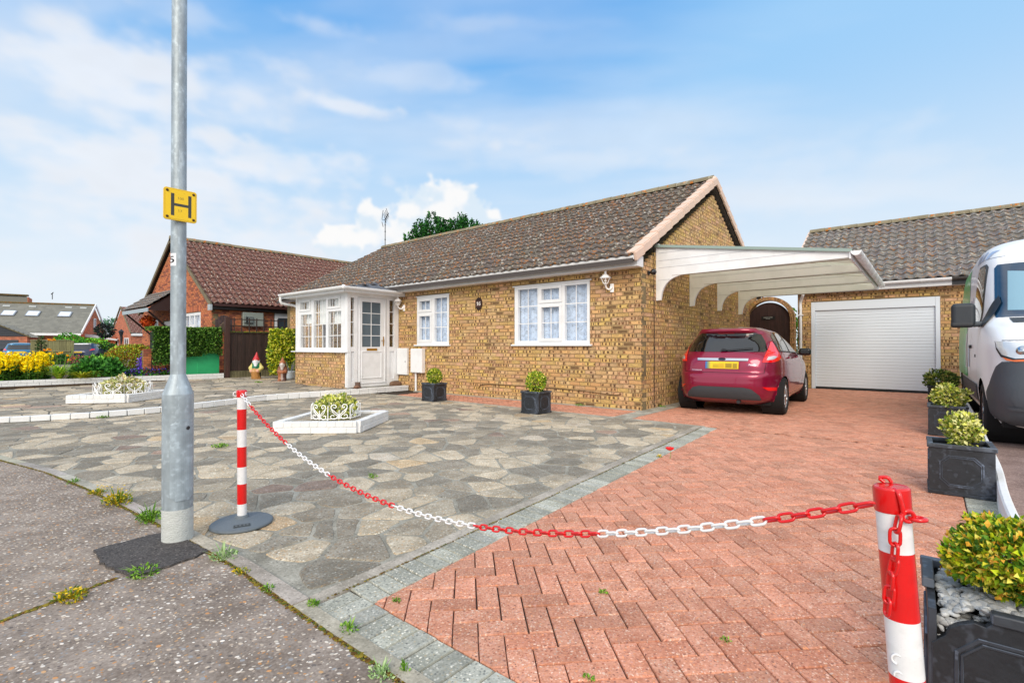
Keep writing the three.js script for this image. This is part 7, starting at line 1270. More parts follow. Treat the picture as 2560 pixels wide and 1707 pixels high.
  part('aerial', rod([0.0, 1.47, -1.75], [0.0, 1.62, -1.6], 0.004, 0x111111, 5), M.satin, car);
  car.position.set(-2.62, 0, -8.53); car.rotation.y = 0.045;
}
// ---- white van on the next drive, nose towards us
{
  const van = thing('van', 'white van with a green tail and dark bumper parked on the neighbouring drive', 'van');
  // here z runs from the nose (0) back to the tail (-6.4): the nose is the "rear" of the profile
  const sk = skin([[0.24, -0.22, -6.3, 0.86, 7], [0.34, -0.07, -6.42, 0.95, 8], [0.5, 0.0, -6.45, 0.99, 8], [0.66, 0.0, -6.46, 1.0, 8], [0.82, -0.03, -6.46, 1.005, 7.5], [0.98, -0.075, -6.46, 1.005, 7.5], [1.12, -0.14, -6.46, 1.005, 7.5], [1.24, -0.30, -6.46, 1.0, 7.5], [1.34, -0.56, -6.46, 0.995, 7.5], [1.42, -0.86, -6.46, 0.985, 8], [1.50, -1.02, -6.45, 0.975, 8], [1.75, -1.22, -6.44, 0.955, 8], [2.1, -1.50, -6.42, 0.925, 8], [2.28, -1.68, -6.4, 0.905, 8], [2.42, -1.90, -6.38, 0.875, 7], [2.54, -2.15, -6.33, 0.82, 4.6], [2.62, -2.5, -6.2, 0.72, 4], [2.66, -3.0, -5.9, 0.5, 3.4], [2.68, -3.6, -5.2, 0.2, 3]]);
  const nose = (x, y) => sk.onX(x, y, 1), S = (s, y) => sk.onS(s, y), side = (sg) => { const f = (z, y) => sk.onZ(z, y, sg); f.center = -3.2; return f; }; nose.center = S.center = -3.2;
  const white = mat({ color: 0xeff0f1, roughness: 0.4, clearcoat: 0.3, clearcoatRoughness: 0.05 }), ax = [-1.0, -4.66], ar = ax.map((z) => [z, 0.34, 0.40]);
  part('body', shell(sk, 0.24, 2.679, 110, 200, ar, 0xffffff), white, van);
  part('underbody', [span(-0.85, 0.85, 0.22, 0.4, -6.2, -0.4, 0x0a0a0b), ...ar.flatMap(([z]) => [-1, 1].map((s) => fin(new THREE.CylinderGeometry(0.40, 0.40, 0.34, 24, 1, true).rotateZ(Math.PI / 2), 0x08080a).translate(s * 0.80, 0.34, z)))], M.rubber, van);
  // dark lower front: bumper wrapping to the arch
  const bump = part('bumper', [patch(S, [[-1.28, 0.27], [1.28, 0.27], [1.34, 0.60], [1.20, 0.70], [1.02, 0.90], [0.92, 0.955], [-0.92, 0.955], [-1.02, 0.90], [-1.20, 0.70], [-1.34, 0.60]], 0.012)], mat({ color: 0x454b52, roughness: 0.6, bumpMap: scaled(fineBump, 6), bumpScale: 0.001 }), van);
  part('bumper_recess', [1, -1].map((g) => patch((s, y) => S(s * g, y), [[0.30, 0.48], [0.78, 0.48], [0.84, 0.56], [0.80, 0.66], [0.70, 0.71], [0.30, 0.73]], 0.016)), bump.material, bump);
  part('bumper_crease', [1, -1].map((g) => patch((s, y) => S(s * g, y), [[0.30, 0.45], [0.82, 0.45], [0.88, 0.475], [0.88, 0.485], [0.30, 0.478]], 0.03)), bump.material, bump);
  part('windscreen', patch(nose, [[-0.845, 1.475], [0.845, 1.475], [0.85, 1.52], [0.81, 2.14], [0.78, 2.185], [-0.78, 2.185], [-0.81, 2.14], [-0.85, 1.52]], 0.004), mat({ color: 0x12304a, roughness: 0.03, clearcoat: 1, clearcoatRoughness: 0.02 }), van);
  for (const q of [patch(nose, [[-0.74, 1.56], [-0.50, 1.55], [-0.50, 2.05], [-0.70, 2.08]], 0.006, [0.20, 0.36, 0.46]), patch(nose, [[-0.40, 1.75], [-0.25, 1.6], [-0.2, 2.0], [-0.34, 2.08]], 0.006, [0.16, 0.32, 0.44])]) part('dash_paper', q, M.plain, van);
  const cowl = part('cowl', patch(nose, [[-0.72, 1.40], [0.72, 1.40], [0.74, 1.462], [-0.74, 1.462]], 0.006), M.trim, van);
  for (const g of [1, -1]) {
    const hl = part('headlight', patch((s, y) => S(s * g, y), [[0.42, 1.02], [0.42, 1.10], [0.60, 1.135], [0.80, 1.16], [0.98, 1.175], [0.97, 1.10], [0.90, 1.02], [0.78, 0.975], [0.6, 0.985]], 0.016), mat({ color: 0xd3d9dc, roughness: 0.1, metalness: 0.2, clearcoat: 1, clearcoatRoughness: 0.02 }), van);
    part('lamp', [sph(0.06, ...S(g * 0.72, 1.07).map((v, i) => v + (i === 2 ? -0.02 : 0)), 0xe6eaee), sph(0.05, ...S(g * 0.56, 1.05).map((v, i) => v + (i === 2 ? -0.02 : 0)), 0xe6eaee)], M.chrome, hl);
    part('lamp_edge', patch((s, y) => S(s * g, y), [[0.60, 1.0], [0.78, 0.988], [0.91, 1.03], [0.975, 1.11], [0.985, 1.175], [0.995, 1.175], [0.985, 1.09], [0.92, 1.005], [0.80, 0.96], [0.6, 0.97]], 0.02, 0x1f2226), M.satin, hl);
    part('indicator', patch((s, y) => S(s * g, y), [[0.62, 0.985], [0.80, 0.972], [0.90, 1.005], [0.86, 0.968], [0.78, 0.955], [0.62, 0.965]], 0.022, [0.75, 0.16, 0.03]), M.gloss, hl);
    const d = side(g);
    const w = part('side_window', patch(d, [[-1.52, 1.44], [-1.56, 1.62], [-1.84, 2.14], [-1.92, 2.20], [-2.28, 2.20], [-2.32, 2.14], [-2.32, 1.48], [-2.1, 1.44]], 0.004), M.tint, van);
    part('window_seal', patch(d, [[-1.40, 1.38], [-1.50, 1.62], [-1.80, 2.18], [-1.90, 2.23], [-2.30, 2.23], [-2.36, 2.16], [-2.36, 1.42], [-2.1, 1.39]], 0.002, 0x15161a), M.satin, w);
    part('door_gap', [[[-2.45, 0.62], [-2.457, 0.62], [-2.457, 2.3], [-2.45, 2.3]], [[-1.45, 0.62], [-1.457, 0.62], [-1.22, 1.36], [-1.213, 1.36]], [[-2.45, 2.3], [-1.72, 2.3], [-1.72, 2.306], [-2.45, 2.306]], [[-3.9, 0.62], [-3.907, 0.62], [-3.907, 2.3], [-3.9, 2.3]]].map((q) => patch(d, q, 0.002, 0x55585c)), M.satin, van);
    part('handle', [rbox(0.03, 0.05, 0.16, 0.014, g * (Math.abs(d(-2.3, 1.12)[0]) + 0.012), 1.12, -2.3, 0x1a1c20), fin(new THREE.CylinderGeometry(0.02, 0.02, 0.01, 10).rotateZ(Math.PI / 2), 0x202226).translate(g * (Math.abs(d(-1.62, 1.0)[0]) + 0.004), 1.0, -1.62)], M.satin, van);
    part('sill_trim', patch(d, [[-1.42, 0.42], [-4.24, 0.42], [-4.24, 0.64], [-1.42, 0.64]], 0.012), M.trim, van);
    part('sill', patch(d, [[-1.42, 0.255], [-4.24, 0.255], [-4.24, 0.415], [-1.42, 0.415]], 0.006, [0.75, 0.74, 0.66]), white, van);
    // livery: green tail, pale blue swoosh and blurred purple lettering
    part('green_panel', [patch(d, [[-3.05, 0.66], [-6.3, 0.66], [-6.3, 2.40], [-4.0, 2.40], [-3.5, 1.9], [-3.2, 1.3]], 0.004, [0.02, 0.52, 0.09])], white, van, 'bright green rear of the van side');
    part('lettering', [...Array.from({ length: 5 }, (_, i) => patch(d, [[-2.62 - i * 0.16, 1.50 + i * 0.012], [-2.72 - i * 0.16, 1.50 + i * 0.012], [-2.72 - i * 0.16, 1.84 - i * 0.012 - (i % 2) * 0.1], [-2.62 - i * 0.16, 1.84 - i * 0.012 - (i % 2) * 0.06]], 0.005, [0.13, 0.15, 0.42])), patch(d, [[-2.62, 0.82], [-2.85, 0.82], [-2.85, 1.10], [-2.62, 1.10]], 0.005, [0.42, 0.56, 0.80]), patch(d, [[-3.1, 0.80], [-3.4, 0.80], [-3.35, 1.32], [-3.15, 1.32]], 0.005, [0.45, 0.36, 0.36]), ...Array.from({ length: 4 }, (_, i) => patch(d, [[-1.95 - i * 0.2, 2.30], [-2.06 - i * 0.2, 2.30], [-2.1 - i * 0.2, 2.42 + 0.03 * (i % 2)], [-1.99 - i * 0.2, 2.42]], 0.005, [0.42, 0.52, 0.74]))], white, van);
    const mz = -1.28, mx = Math.abs(d(mz, 1.42)[0]);
    const mir = part('mirror', [rbox(0.235, 0.30, 0.13, 0.05, g * (mx + 0.19), 1.525, mz + 0.02, 0x2c3238, 3), rbox(0.225, 0.07, 0.14, 0.03, g * (mx + 0.20), 1.40, mz + 0.02, 0x22262a, 2)], mat({ roughness: 0.55 }), van);
    part('mirror_arm', [rbox(0.18, 0.065, 0.09, 0.025, g * (mx + 0.05), 1.405, mz + 0.01, 0x3b434a, 2), patch(d, [[-1.10, 1.36], [-1.30, 1.36], [-1.30, 1.75], [-1.22, 1.66]], 0.02, 0x24282c)], M.satin, mir);
    for (const z of ax) wheel(van, g * 0.87, 0.345, z, 0.345, 0.23, g, 10, 0x8d9196);
  }
  part('bonnet_gap', patch(nose, [[-0.86, 1.185], [0.86, 1.185], [0.86, 1.193], [-0.86, 1.193]], 0.002, 0x6a6d70), M.satin, van);
  part('grille', patch(nose, [[-0.40, 0.98], [0.40, 0.98], [0.42, 1.12], [-0.42, 1.12]], 0.014), M.trim, van);
  van.position.set(1.50, 0, -7.40); van.rotation.y = 0.006;
}
// ---------------------------------------------------------------- flower bed at left and what lies beyond it
{
  // yellow loosestrife: stems set with yellow whorls over green leaves
  const o = thing('yellow_flowers', 'dense clump of tall yellow flower spikes in the left flower bed', 'flowers'), r = rng(301), L = [], F = [], St = [];
  for (let i = 0; i < 290; i++) {
    const x = -17.85 - 1.9 * r(), z = lerp(0.2, -2.42, r()), h = (0.52 + 0.30 * r()) * (1 - 0.12 * Math.max(0, (x + 18))); St.push(rod([x, 0.1, z], [x + 0.03 * (r() - 0.5), h + 0.1, z + 0.05 * (r() - 0.5)], 0.006, 0x55702a, 4));
    const fl = leaves(44, 1000 + i, 0.06, [0xffe60c, 0xfbdc08, 0xfff02c, 0xf6d008], (q) => { const t = q(), a = q() * 6.28; return { p: V3(x + Math.cos(a) * 0.035 * (1.2 - t * 0.6), 0.1 + h * (0.62 + 0.44 * t), z + Math.sin(a) * 0.035 * (1.2 - t * 0.6)), d: V3(Math.cos(a), 0.5, Math.sin(a)) }; }, 0.95, 0.1); F.push(fl);
    L.push(leaves(26, 3000 + i, 0.11, [0x3f6e1c, 0x2f5a16, 0x54852a, 0x264a12], (q) => { const t = q(), a = q() * 6.28; return { p: V3(x + Math.cos(a) * 0.03, 0.1 + h * 0.66 * t, z + Math.sin(a) * 0.03), d: V3(Math.cos(a), 0.1, Math.sin(a)) }; }, 0.34, 0.4));
  }
  part('flower_spikes', F, M.leafSoft, o); part('leaves', L, M.leaf, o); part('stems', St, M.leafSoft, o); rebase(o, -18.6, 0.1, -1.2);
  // day lilies: long arching blades
  const blades = (cx, cz, n, h, sp, seed, cols, lean = 0) => { const q = rng(seed), g = []; for (let i = 0; i < n; i++) { const a = q() * 6.28, s = sp * (0.4 + 0.8 * q()), hh = h * (0.6 + 0.5 * q()), w = 0.017 + 0.014 * q(), pts = []; for (let k = 0; k <= 7; k++) { const t = k / 7; pts.push([cx + Math.cos(a) * s * t * t + lean * t * t * 0.2, 0.1 + hh * (1.9 * t - 1.15 * t * t), cz + Math.sin(a) * s * t * t]); } const P = [], nx = -Math.sin(a), nz = Math.cos(a); for (let k = 0; k < 7; k++) { const w0 = w * (1 - k / 7.2), w1 = w * (1 - (k + 1) / 7.2), A = pts[k], B = pts[k + 1]; const p0 = [A[0] - nx * w0, A[1], A[2] - nz * w0], p1 = [A[0] + nx * w0, A[1], A[2] + nz * w0], p2 = [B[0] + nx * w1, B[1], B[2] + nz * w1], p3 = [B[0] - nx * w1, B[1], B[2] - nz * w1]; P.push(...p0, ...p1, ...p2, ...p0, ...p2, ...p3); } const b = new THREE.BufferGeometry(); b.setAttribute('position', new THREE.BufferAttribute(new Float32Array(P), 3)); b.computeVertexNormals(); g.push(fin(b, cols[Math.floor(q() * cols.length)])); } return g; };
  const d = thing('day_lily', 'arching clump of long green and yellow leaves spilling over the white wall', 'plant'), greens = [0x8fc038, 0xacd044, 0x6ba02c, 0xc8d848];
  part('leaves', [...blades(-17.75, -2.55, 200, 0.62, 0.6, 311, greens), ...blades(-17.5, -2.95, 160, 0.42, 0.62, 312, [0xa8b82c, 0xc8c038, 0x86a02c])], M.leafSoft, d);
  part('flowers', Array.from({ length: 14 }, (_, i) => { const q = rng(320 + i), g = leaves(10, 330 + i, 0.07, [0xf0a81c, 0xe8901c, 0xf2c43a], (k) => { const a = k() * 6.28; return { p: V3(0, 0, 0), d: V3(Math.cos(a), 0.7, Math.sin(a)) }; }, 0.5, 0.3); return g.translate(-17.9 - 0.5 * q(), 0.55 + 0.75 * q(), -2.2 - 0.8 * q()); }).concat(Array.from({ length: 8 }, (_, i) => { const q = rng(350 + i); return rod([-17.8, 0.15, -2.6], [-17.9 - 0.5 * q(), 0.6 + 0.65 * q(), -2.2 - 0.8 * q()], 0.005, 0x6f9030, 4); })), M.leafSoft, d); rebase(d, -17.7, 0.1, -2.8);
  const bush = (name, label, cat, x, y, z, w, h, dd, n, size, cols, seed, asp = 0.6, bump = 0.3) => { const b = thing(name, label, cat); part('foliage', leaves(n, seed, size, cols, lumpy(0, h * 0.5, 0, w / 2, h / 2, dd / 2, seed, 0.5, bump), asp), M.leaf, b); part('stem', rod([0, -0.05, 0], [0, h * 0.6, 0], 0.03, 0x4a3826), M.rubber, b); b.position.set(x, y, z); return b; };
  bush('plant', 'dark green broad leaved plant mid bed behind the white wall', 'plant', -18.05, 0.08, -3.45, 1.0, 0.62, 1.15, 2200, 0.12, [0x2f6a22, 0x3f7f2a, 0x24561a, 0x4f9034], 361, 0.6, 0.5);
  bush('plant', 'light green ferny plant standing taller in the middle of the bed', 'plant', -18.5, 0.1, -3.5, 0.5, 0.72, 0.6, 700, 0.10, [0x6fae36, 0x58982c, 0x86bf44], 362, 0.4, 0.5);
  bush('round_bush', 'rounded green and red brown bush in the left bed', 'bush', -18.9, 0.1, -4.42, 1.2, 1.06, 1.55, 8000, 0.06, [0xa0a022, 0xb49c26, 0x8a6422, 0x729422, 0xa8b632, 0x94501f, 0x80a42a], 363, 0.6, 0.12);
  bush('pink_flowers', 'small pink flower heads before the dark blue car', 'flowers', -18.9, 0.62, -3.15, 0.25, 0.22, 0.5, 240, 0.05, [0xb8486a, 0xc96a84, 0x9c3a58, 0x6a8a3a], 364, 0.7, 0.5);
  bush('ground_cover', 'low green ground cover at the foot of the purple flowers', 'plant', -17.78, 0.05, -4.75, 0.5, 0.30, 2.2, 1600, 0.07, [0x3f7a26, 0x54902e, 0x2f5f1c], 365, 0.6, 0.4);
  const p = thing('purple_flowers', 'upright violet flower spikes beside the hedge', 'flowers');
  const pf = []; for (let i = 0; i < 46; i++) { const q = rng(400 + i), x = -17.85 - 0.4 * q(), z = -4.55 - 0.42 * (q() - 0.35), h = 0.5 + 0.42 * q(); pf.push(rod([x, 0.1, z], [x, h, z], 0.006, 0x4a6a30, 4), leaves(40, 500 + i, 0.05, [0x6a3cc8, 0x7d52dc, 0x5a30b8, 0x9a78ea], (k) => { const t = k(), a = k() * 6.28; return { p: V3(x + Math.cos(a) * 0.03, 0.28 + (h - 0.2) * t, z + Math.sin(a) * 0.03), d: V3(Math.cos(a), 0.3, Math.sin(a)) }; }, 0.8, 0.2)); }
  part('flower_spikes', pf, M.leafSoft, p); rebase(p, -18, 0.1, -4.6);
  const q = thing('blue_flowers', 'low drift of blue violet flowers along the white wall', 'flowers');
  part('flowers', leaves(1700, 402, 0.05, [0x5440b0, 0x6a58c8, 0x473a98, 0x3f7026, 0x2f5a1c, 0x7a4a80], (k) => { const z = lerp(-3.95, -5.3, k()), h = 0.12 + 0.28 * fbm(z * 2, 3, 1, 3) * k(); return { p: V3(-17.68 - 0.28 * k(), 0.14 + h, z), d: V3(0.4, 0.8, k() - 0.5) }; }, 0.8), M.leafSoft, q); rebase(q, -17.8, 0.1, -4.6);
  const bp = thing('dark_pot', 'dark round pot against the tall window of the brick house', 'pot'); part('pot', fin(new THREE.SphereGeometry(0.26, 18, 12).scale(1, 0.8, 1), 0x15171c), M.gloss, bp); bp.position.set(-23.6, 0.72, -5.9);
}
// polar placing from the place where the photographer stood: degrees right of the view's axis, metres
const polar = (deg, dist, y = 0) => { const a = deg * Math.PI / 180; return V3(fwd.x * Math.cos(a) * dist + rgt.x * Math.sin(a) * dist, y, fwd.z * Math.cos(a) * dist + rgt.z * Math.sin(a) * dist); };
const brickFar = (c) => mat({ map: dataTex(256, (u, v, o) => { const row = Math.floor(v * 24), b = v * 24 - row, s = u * 8 + (row % 2) * 0.5, i = Math.floor(s) % 8, a = s - Math.floor(s), m = b < 0.14 || a < 0.05, k = m ? 1 : 0.82 + 0.36 * hash(i, row, 7), h = hexLin(c); const g = m ? [0.62, 0.52, 0.44] : [((c >> 16) & 255) / 255 * k, ((c >> 8) & 255) / 255 * k, (c & 255) / 255 * k]; o[0] = g[0]; o[1] = g[1]; o[2] = g[2]; }), roughness: 0.9 });
M.farBrick = brickFar(0xb4664a); M.farOrange = brickFar(0xc4663c);
for (const m of [M.farBrick, M.farOrange]) { m.map.repeat.set(0.55, 0.55); }
function win(o, x0, x1, y0, y1, z, cols, rotY) { const w = part('window', [span(x0, x1, y1 - 0.08, y1, z, z + 0.06), span(x0, x1, y0, y0 + 0.08, z, z + 0.08), span(x0, x0 + 0.08, y0 + 0.08, y1 - 0.08, z, z + 0.06), span(x1 - 0.08, x1, y0 + 0.08, y1 - 0.08, z, z + 0.06), ...Array.from({ length: cols - 1 }, (_, i) => { const x = lerp(x0, x1, (i + 1) / cols); return span(x - 0.04, x + 0.04, y0 + 0.08, y1 - 0.08, z, z + 0.055); })], M.upvc, o); part('pane', span(x0 + 0.05, x1 - 0.05, y0 + 0.05, y1 - 0.05, z - 0.01, z + 0.02), M.dimGlass, w); return w; }
// rows of tiles as stepped courses on a slope between two lines
function courses(o, name, x0, x1, yE, zE, yR, zR, n, m, cols, seed) { const r = rng(seed), g = []; for (let j = 0; j < n; j++) { const t = j / n, y = lerp(yE, yR, t), z = lerp(zE, zR, t), len = Math.hypot(yR - yE, zR - zE) / n, a = Math.atan2(yR - yE, zE - zR); for (let x = x0 - (j % 2) * 0.0; x < x1 - 0.01;) { const w = Math.min(x === x0 && j % 2 ? 0.165 : 0.33, x1 - x), k = 0.82 + 0.28 * r(); g.push(box(w - 0.004, 0.045, len * 1.08, 0, 0.015 + (seed % 2 ? 0.02 * 0 : 0), -len / 2, cols.map((c) => c * k)).rotateX(a + 0.03).translate(x + w / 2, y, z)); x += w; } } return stuff(part(name, g, m, o)); }
{
  // long bungalow with a grey roof, roof lights and a brick gable; local x along its front, z to its front
  const o = thing('grey_roofed_house', 'long brick house with grey tiled roof and three roof lights at far left', 'house'), H = 2.62, D = 8.4, RYl = 5.35;
  part('wall', [span(-18, 0, -0.2, H, -D, 0), extrude([[-D, H], [0, H], [-D / 2, RYl - 0.15]], 0.2).applyMatrix4(basis(V3(-0.2, 0, 0), V3(0, 0, 1), V3(1, 0, 0)).multiply(mm(0, 0, 0)))], M.farOrange, o);
  const rf = part('roof', [extrude([[0.35, H - 0.12], [-D / 2, RYl - 0.02], [-D - 0.35, H - 0.12]], 17.8).applyMatrix4(basis(V3(-18.1, 0, 0), V3(0, 0, 1), V3(1, 0, 0)))].map((g) => tint(g, 0x6a675f)), M.plain, o);
  courses(rf, 'tile_courses', -18.1, 0.12, H - 0.06, 0.36, RYl + 0.02, -D / 2, 18, M.plain, [0.185, 0.18, 0.148], 5);
  part('ridge', rspan(-18.1, 0.1, RYl, RYl + 0.16, -D / 2 - 0.14, -D / 2 + 0.14, 0.05, [0.55, 0.48, 0.26]), M.ridge, rf);
  const vB = (s) => { const a = V3(0, H - 0.1, s > 0 ? 0.4 : -D - 0.4), b = V3(0, RYl + 0.06, -D / 2), d = b.clone().sub(a), L = d.length(); return box(0.09, 0.2, L, 0, -0.04, L / 2).applyMatrix4(new THREE.Matrix4().makeBasis(V3(1, 0, 0).multiplyScalar(1), d.clone().normalize().cross(V3(1, 0, 0)), d.clone().normalize()).setPosition(a)).translate(0.14, 0, 0); };
  part('barge_board', [vB(1), vB(-1)], M.upvc, rf); part('fascia', [rspan(-18, 0.1, H - 0.3, H - 0.08, 0.34, 0.42, 0.02)], M.upvc, o);
  for (const x of [-5.65, -4.0, -1.75]) { const t = 0.60, y = lerp(H, RYl, t) + 0.1, z = lerp(0.36, -D / 2, t), a = Math.atan2(RYl - H, 0.36 + D / 2); const w = part('roof_light', rbox(0.95, 0.08, 0.95, 0.02, 0, 0, 0, 0x8a8f96).rotateX(a).translate(x, y, z), M.satin, rf); part('pane', box(0.78, 0.02, 0.80, 0, 0.045, 0, 0xd8e2ee).rotateX(a).translate(x, y, z), M.gloss, w); }
  for (const x of [-8.2, -6.9, -6.2, -4.4, -1.8, -0.7]) { const t = 0.87, y = lerp(H, RYl, t) + 0.08, z = lerp(0.36, -D / 2, t), a = Math.atan2(RYl - H, 0.36 + D / 2); part('vent_tile', box(0.5, 0.05, 0.2, 0, 0, 0, 0xb9bcb8).rotateX(a).translate(x, y, z), M.satin, rf); }
  win(o, -3.7, -1.7, 0.85, 1.95, 0.0, 3); const gw = win(o, -0.34, 0.34, 3.0, 4.1, 0.0, 1); gw.rotation.y = Math.PI / 2; gw.position.set(0.02, 0, -D / 2);
  part('lean_to', [tint(extrude([[0, 2.25], [2.4, 1.9], [2.4, 2.05], [0, 2.5]], 5.4).translate(0, 0, -6.6), 0xcfd2d6)], M.satin, o); part('lean_to_wall', span(0.02, 2.2, -0.2, 2.2, -6.4, -1.6), M.farOrange, o);
  // garage wing forward of it with a dark boarded gable
  const gx = -4.75, hw = 2.0, gz = 3.0, g = part('garage_wing', [span(gx - hw, gx + hw, -0.2, 2.2, 0.01, gz)], M.farBrick, o);
  for (let j = 0; j < 7; j++) { const h = 0.98 * j / 7, w = (hw + 0.1) * (1 - j / 7.2); part('gable_board', rspan(gx - w, gx + w, 2.2 + h, 2.2 + h + 0.13, gz, gz + 0.06, 0.01, 0x30353d), M.satin, g); }
  part('wing_roof', [1, -1].map((s) => { const a = [gx - s * (hw + 0.2), 2.12, gz + 0.15], b = [gx, 3.2, gz + 0.15], c = [gx, 3.2, -1.5], d = [gx - s * (hw + 0.2), 2.12, -0.2]; const G = new THREE.BufferGeometry(); G.setAttribute('position', new THREE.BufferAttribute(new Float32Array([...a, ...b, ...c, ...a, ...c, ...d]), 3)); G.computeVertexNormals(); return metric(fin(G, 0x8a8474)); }), M.plain, g);
  for (const s of [1, -1]) part('wing_verge', rod([gx - s * (hw + 0.22), 2.14, gz + 0.12], [gx, 3.24, gz + 0.12], 0.06, 0x9a9174, 6), M.concrete, g);
  part('garage_door', [rspan(gx - 1.45, gx + 1.45, 0, 1.9, gz - 0.01, gz + 0.04, 0.01, 0x3d424b), ...Array.from({ length: 6 }, (_, i) => span(gx - 1.45, gx + 1.45, 0.3 * i + 0.26, 0.3 * i + 0.28, gz + 0.04, gz + 0.045, 0x2a2e35))], M.satin, g);
  o.position.copy(polar(-40.75, 60)).setY(-0.25); o.rotation.y = 67 * Math.PI / 180;
  const ch = thing('tall_chimney', 'tiled gable of another house rising behind the grey roof at the left edge', 'house'); part('wall', [span(-6, 0.12, 0, 6.6, -3, 0, [0.2, 0.195, 0.16])], M.plain, ch); part('end_wall', span(0.12, 0.2, 0, 6.6, -3, 0), M.farOrange, ch); courses(ch, 'tile_courses', -6, 0.05, 4.4, 0.3, 6.7, -0.2, 9, M.plain, [0.24, 0.235, 0.19], 6); part('ridge', rspan(-6, 0.2, 6.68, 6.86, -0.4, 0.1, 0.04, [0.5, 0.44, 0.26]), M.ridge, ch); ch.position.copy(polar(-44.2, 74)).setY(-0.25); ch.rotation.y = 78 * Math.PI / 180;
  const ae = thing('far_aerial', 'tiny dark aerial above the ridge of the grey roofed house', 'aerial'); part('mast', [rod([0, 0, 0], [0, 0.55, 0], 0.03, 0x333333), rod([-0.5, 0.5, 0], [0.4, 0.6, 0], 0.04, 0x333333)], M.satin, ae); ae.position.copy(polar(-42.6, 62, 5.4));
}
{
  // small red brick bungalow end between the grey roof and next door
  const o = thing('small_brick_house', 'small brick house end with red brown roof beyond the round bush', 'house'), W = 6.6, H = 2.5, R = 4.9;
  part('wall', [span(-W / 2, W / 2, -0.2, H, -9, 0), extrude([[-W / 2, H], [W / 2, H], [0, R - 0.12]], 0.2).translate(0, 0, -0.2), span(-W / 2 - 0.4, -W / 2, -0.2, 2.2, -4, 0.9)], M.farBrick, o);
  const rf = part('roof', [extrude([[-W / 2 - 0.2, H - 0.1], [W / 2 + 0.2, H - 0.1], [0, R]], 8.7).translate(0, 0, -9)].map((g) => tint(g, 0x5a4038)), M.plain, o);
  const c = courses(rf, 'tile_courses', -0.05, 9, H - 0.05, W / 2 + 0.22, R + 0.03, 0, 14, M.redTile, [1, 1, 1], 9); c.rotation.y = Math.PI / 2;
  part('fascia', [span(W / 2 + 0.1, W / 2 + 0.2, H - 0.32, H - 0.1, -9, 0.02)], M.upvc, o);
  part('verge', [rod([-W / 2 - 0.25, H - 0.1, 0.06], [0, R + 0.06, 0.06], 0.07, 0xa89c84, 6), rod([W / 2 + 0.25, H - 0.1, 0.06], [0, R + 0.06, 0.06], 0.07, 0xa89c84, 6)], M.concrete, rf);
  win(o, -2.7, -0.9, 0.35, 1.95, 0, 2); win(o, 1.3, 2.7, 0.35, 2.0, 0, 2); const sw = win(o, -1.8, -0.9, 0.2, 1.75, 0, 2); sw.position.set(-W / 2 - 0.4, 0, 2.2);
  const tr = part('oval_trellis', fin(new THREE.TorusGeometry(0.3, 0.05, 5, 20).scale(0.9, 1.9, 1), 0x2f2621).translate(0.35, 2.2, 0.06), M.satin, o);
  for (let i = -2; i <= 2; i++) part('trellis_bar', rod([0.35 + i * 0.1, 2.2 - 0.5 * Math.sqrt(1 - (i / 3) ** 2), 0.06], [0.35 + i * 0.1, 2.2 + 0.5 * Math.sqrt(1 - (i / 3) ** 2), 0.06], 0.02, 0x2f2621, 5), M.satin, tr);
  part('light_box', [rbox(0.1, 0.3, 0.1, 0.03, 0.4, 1.2, 0.05, 0xe8e8e8), rbox(0.1, 0.12, 0.4, 0.03, W / 2 + 0.02, 1.3, -0.9, 0xe0d8d0)], M.satin, o);
  part('wall_basket', fin(new THREE.SphereGeometry(0.32, 12, 8).scale(0.6, 0.75, 1.2), 0x1f4a44).translate(W / 2 + 0.12, 1.15, -1.7), M.plain, o);
  o.position.copy(polar(-37.3, 57)).add(V3(-W / 2, 0, 0)).setY(-0.1);
  const lp = thing('black_lamp', 'slim black garden lamp standing before the small brick house', 'lamp'); part('post', [cyl(0.06, 0.04, 2.0, 8, 0x17181c), cyl(0.10, 0.05, 0.2, 8, 0x17181c)], M.satin, lp); part('head', [cyl(0.08, 0.15, 0.28, 8, 0x24262c).translate(0, 2.0, 0), cyl(0.2, 0.02, 0.16, 8, 0x17181c).translate(0, 2.28, 0)], M.satin, lp); lp.position.copy(polar(-38.0, 44)).setY(-0.15);
  const hb = thing('dark_basket', 'dark rounded hanging planter at the corner of the small brick house', 'hanging basket'); part('basket', leaves(420, 45, 0.22, [0x23262a, 0x2f3a2f, 0x1b1e24, 0x34402f], lumpy(0, 0, 0, 0.75, 0.42, 0.5, 4, 0.3, 0.4)), M.leafSoft, hb); part('bracket', rod([0, 0, 0], [0.3, 0.6, -0.3], 0.03, 0x111111), M.satin, hb); hb.position.copy(polar(-39.2, 50, 2.3));
}
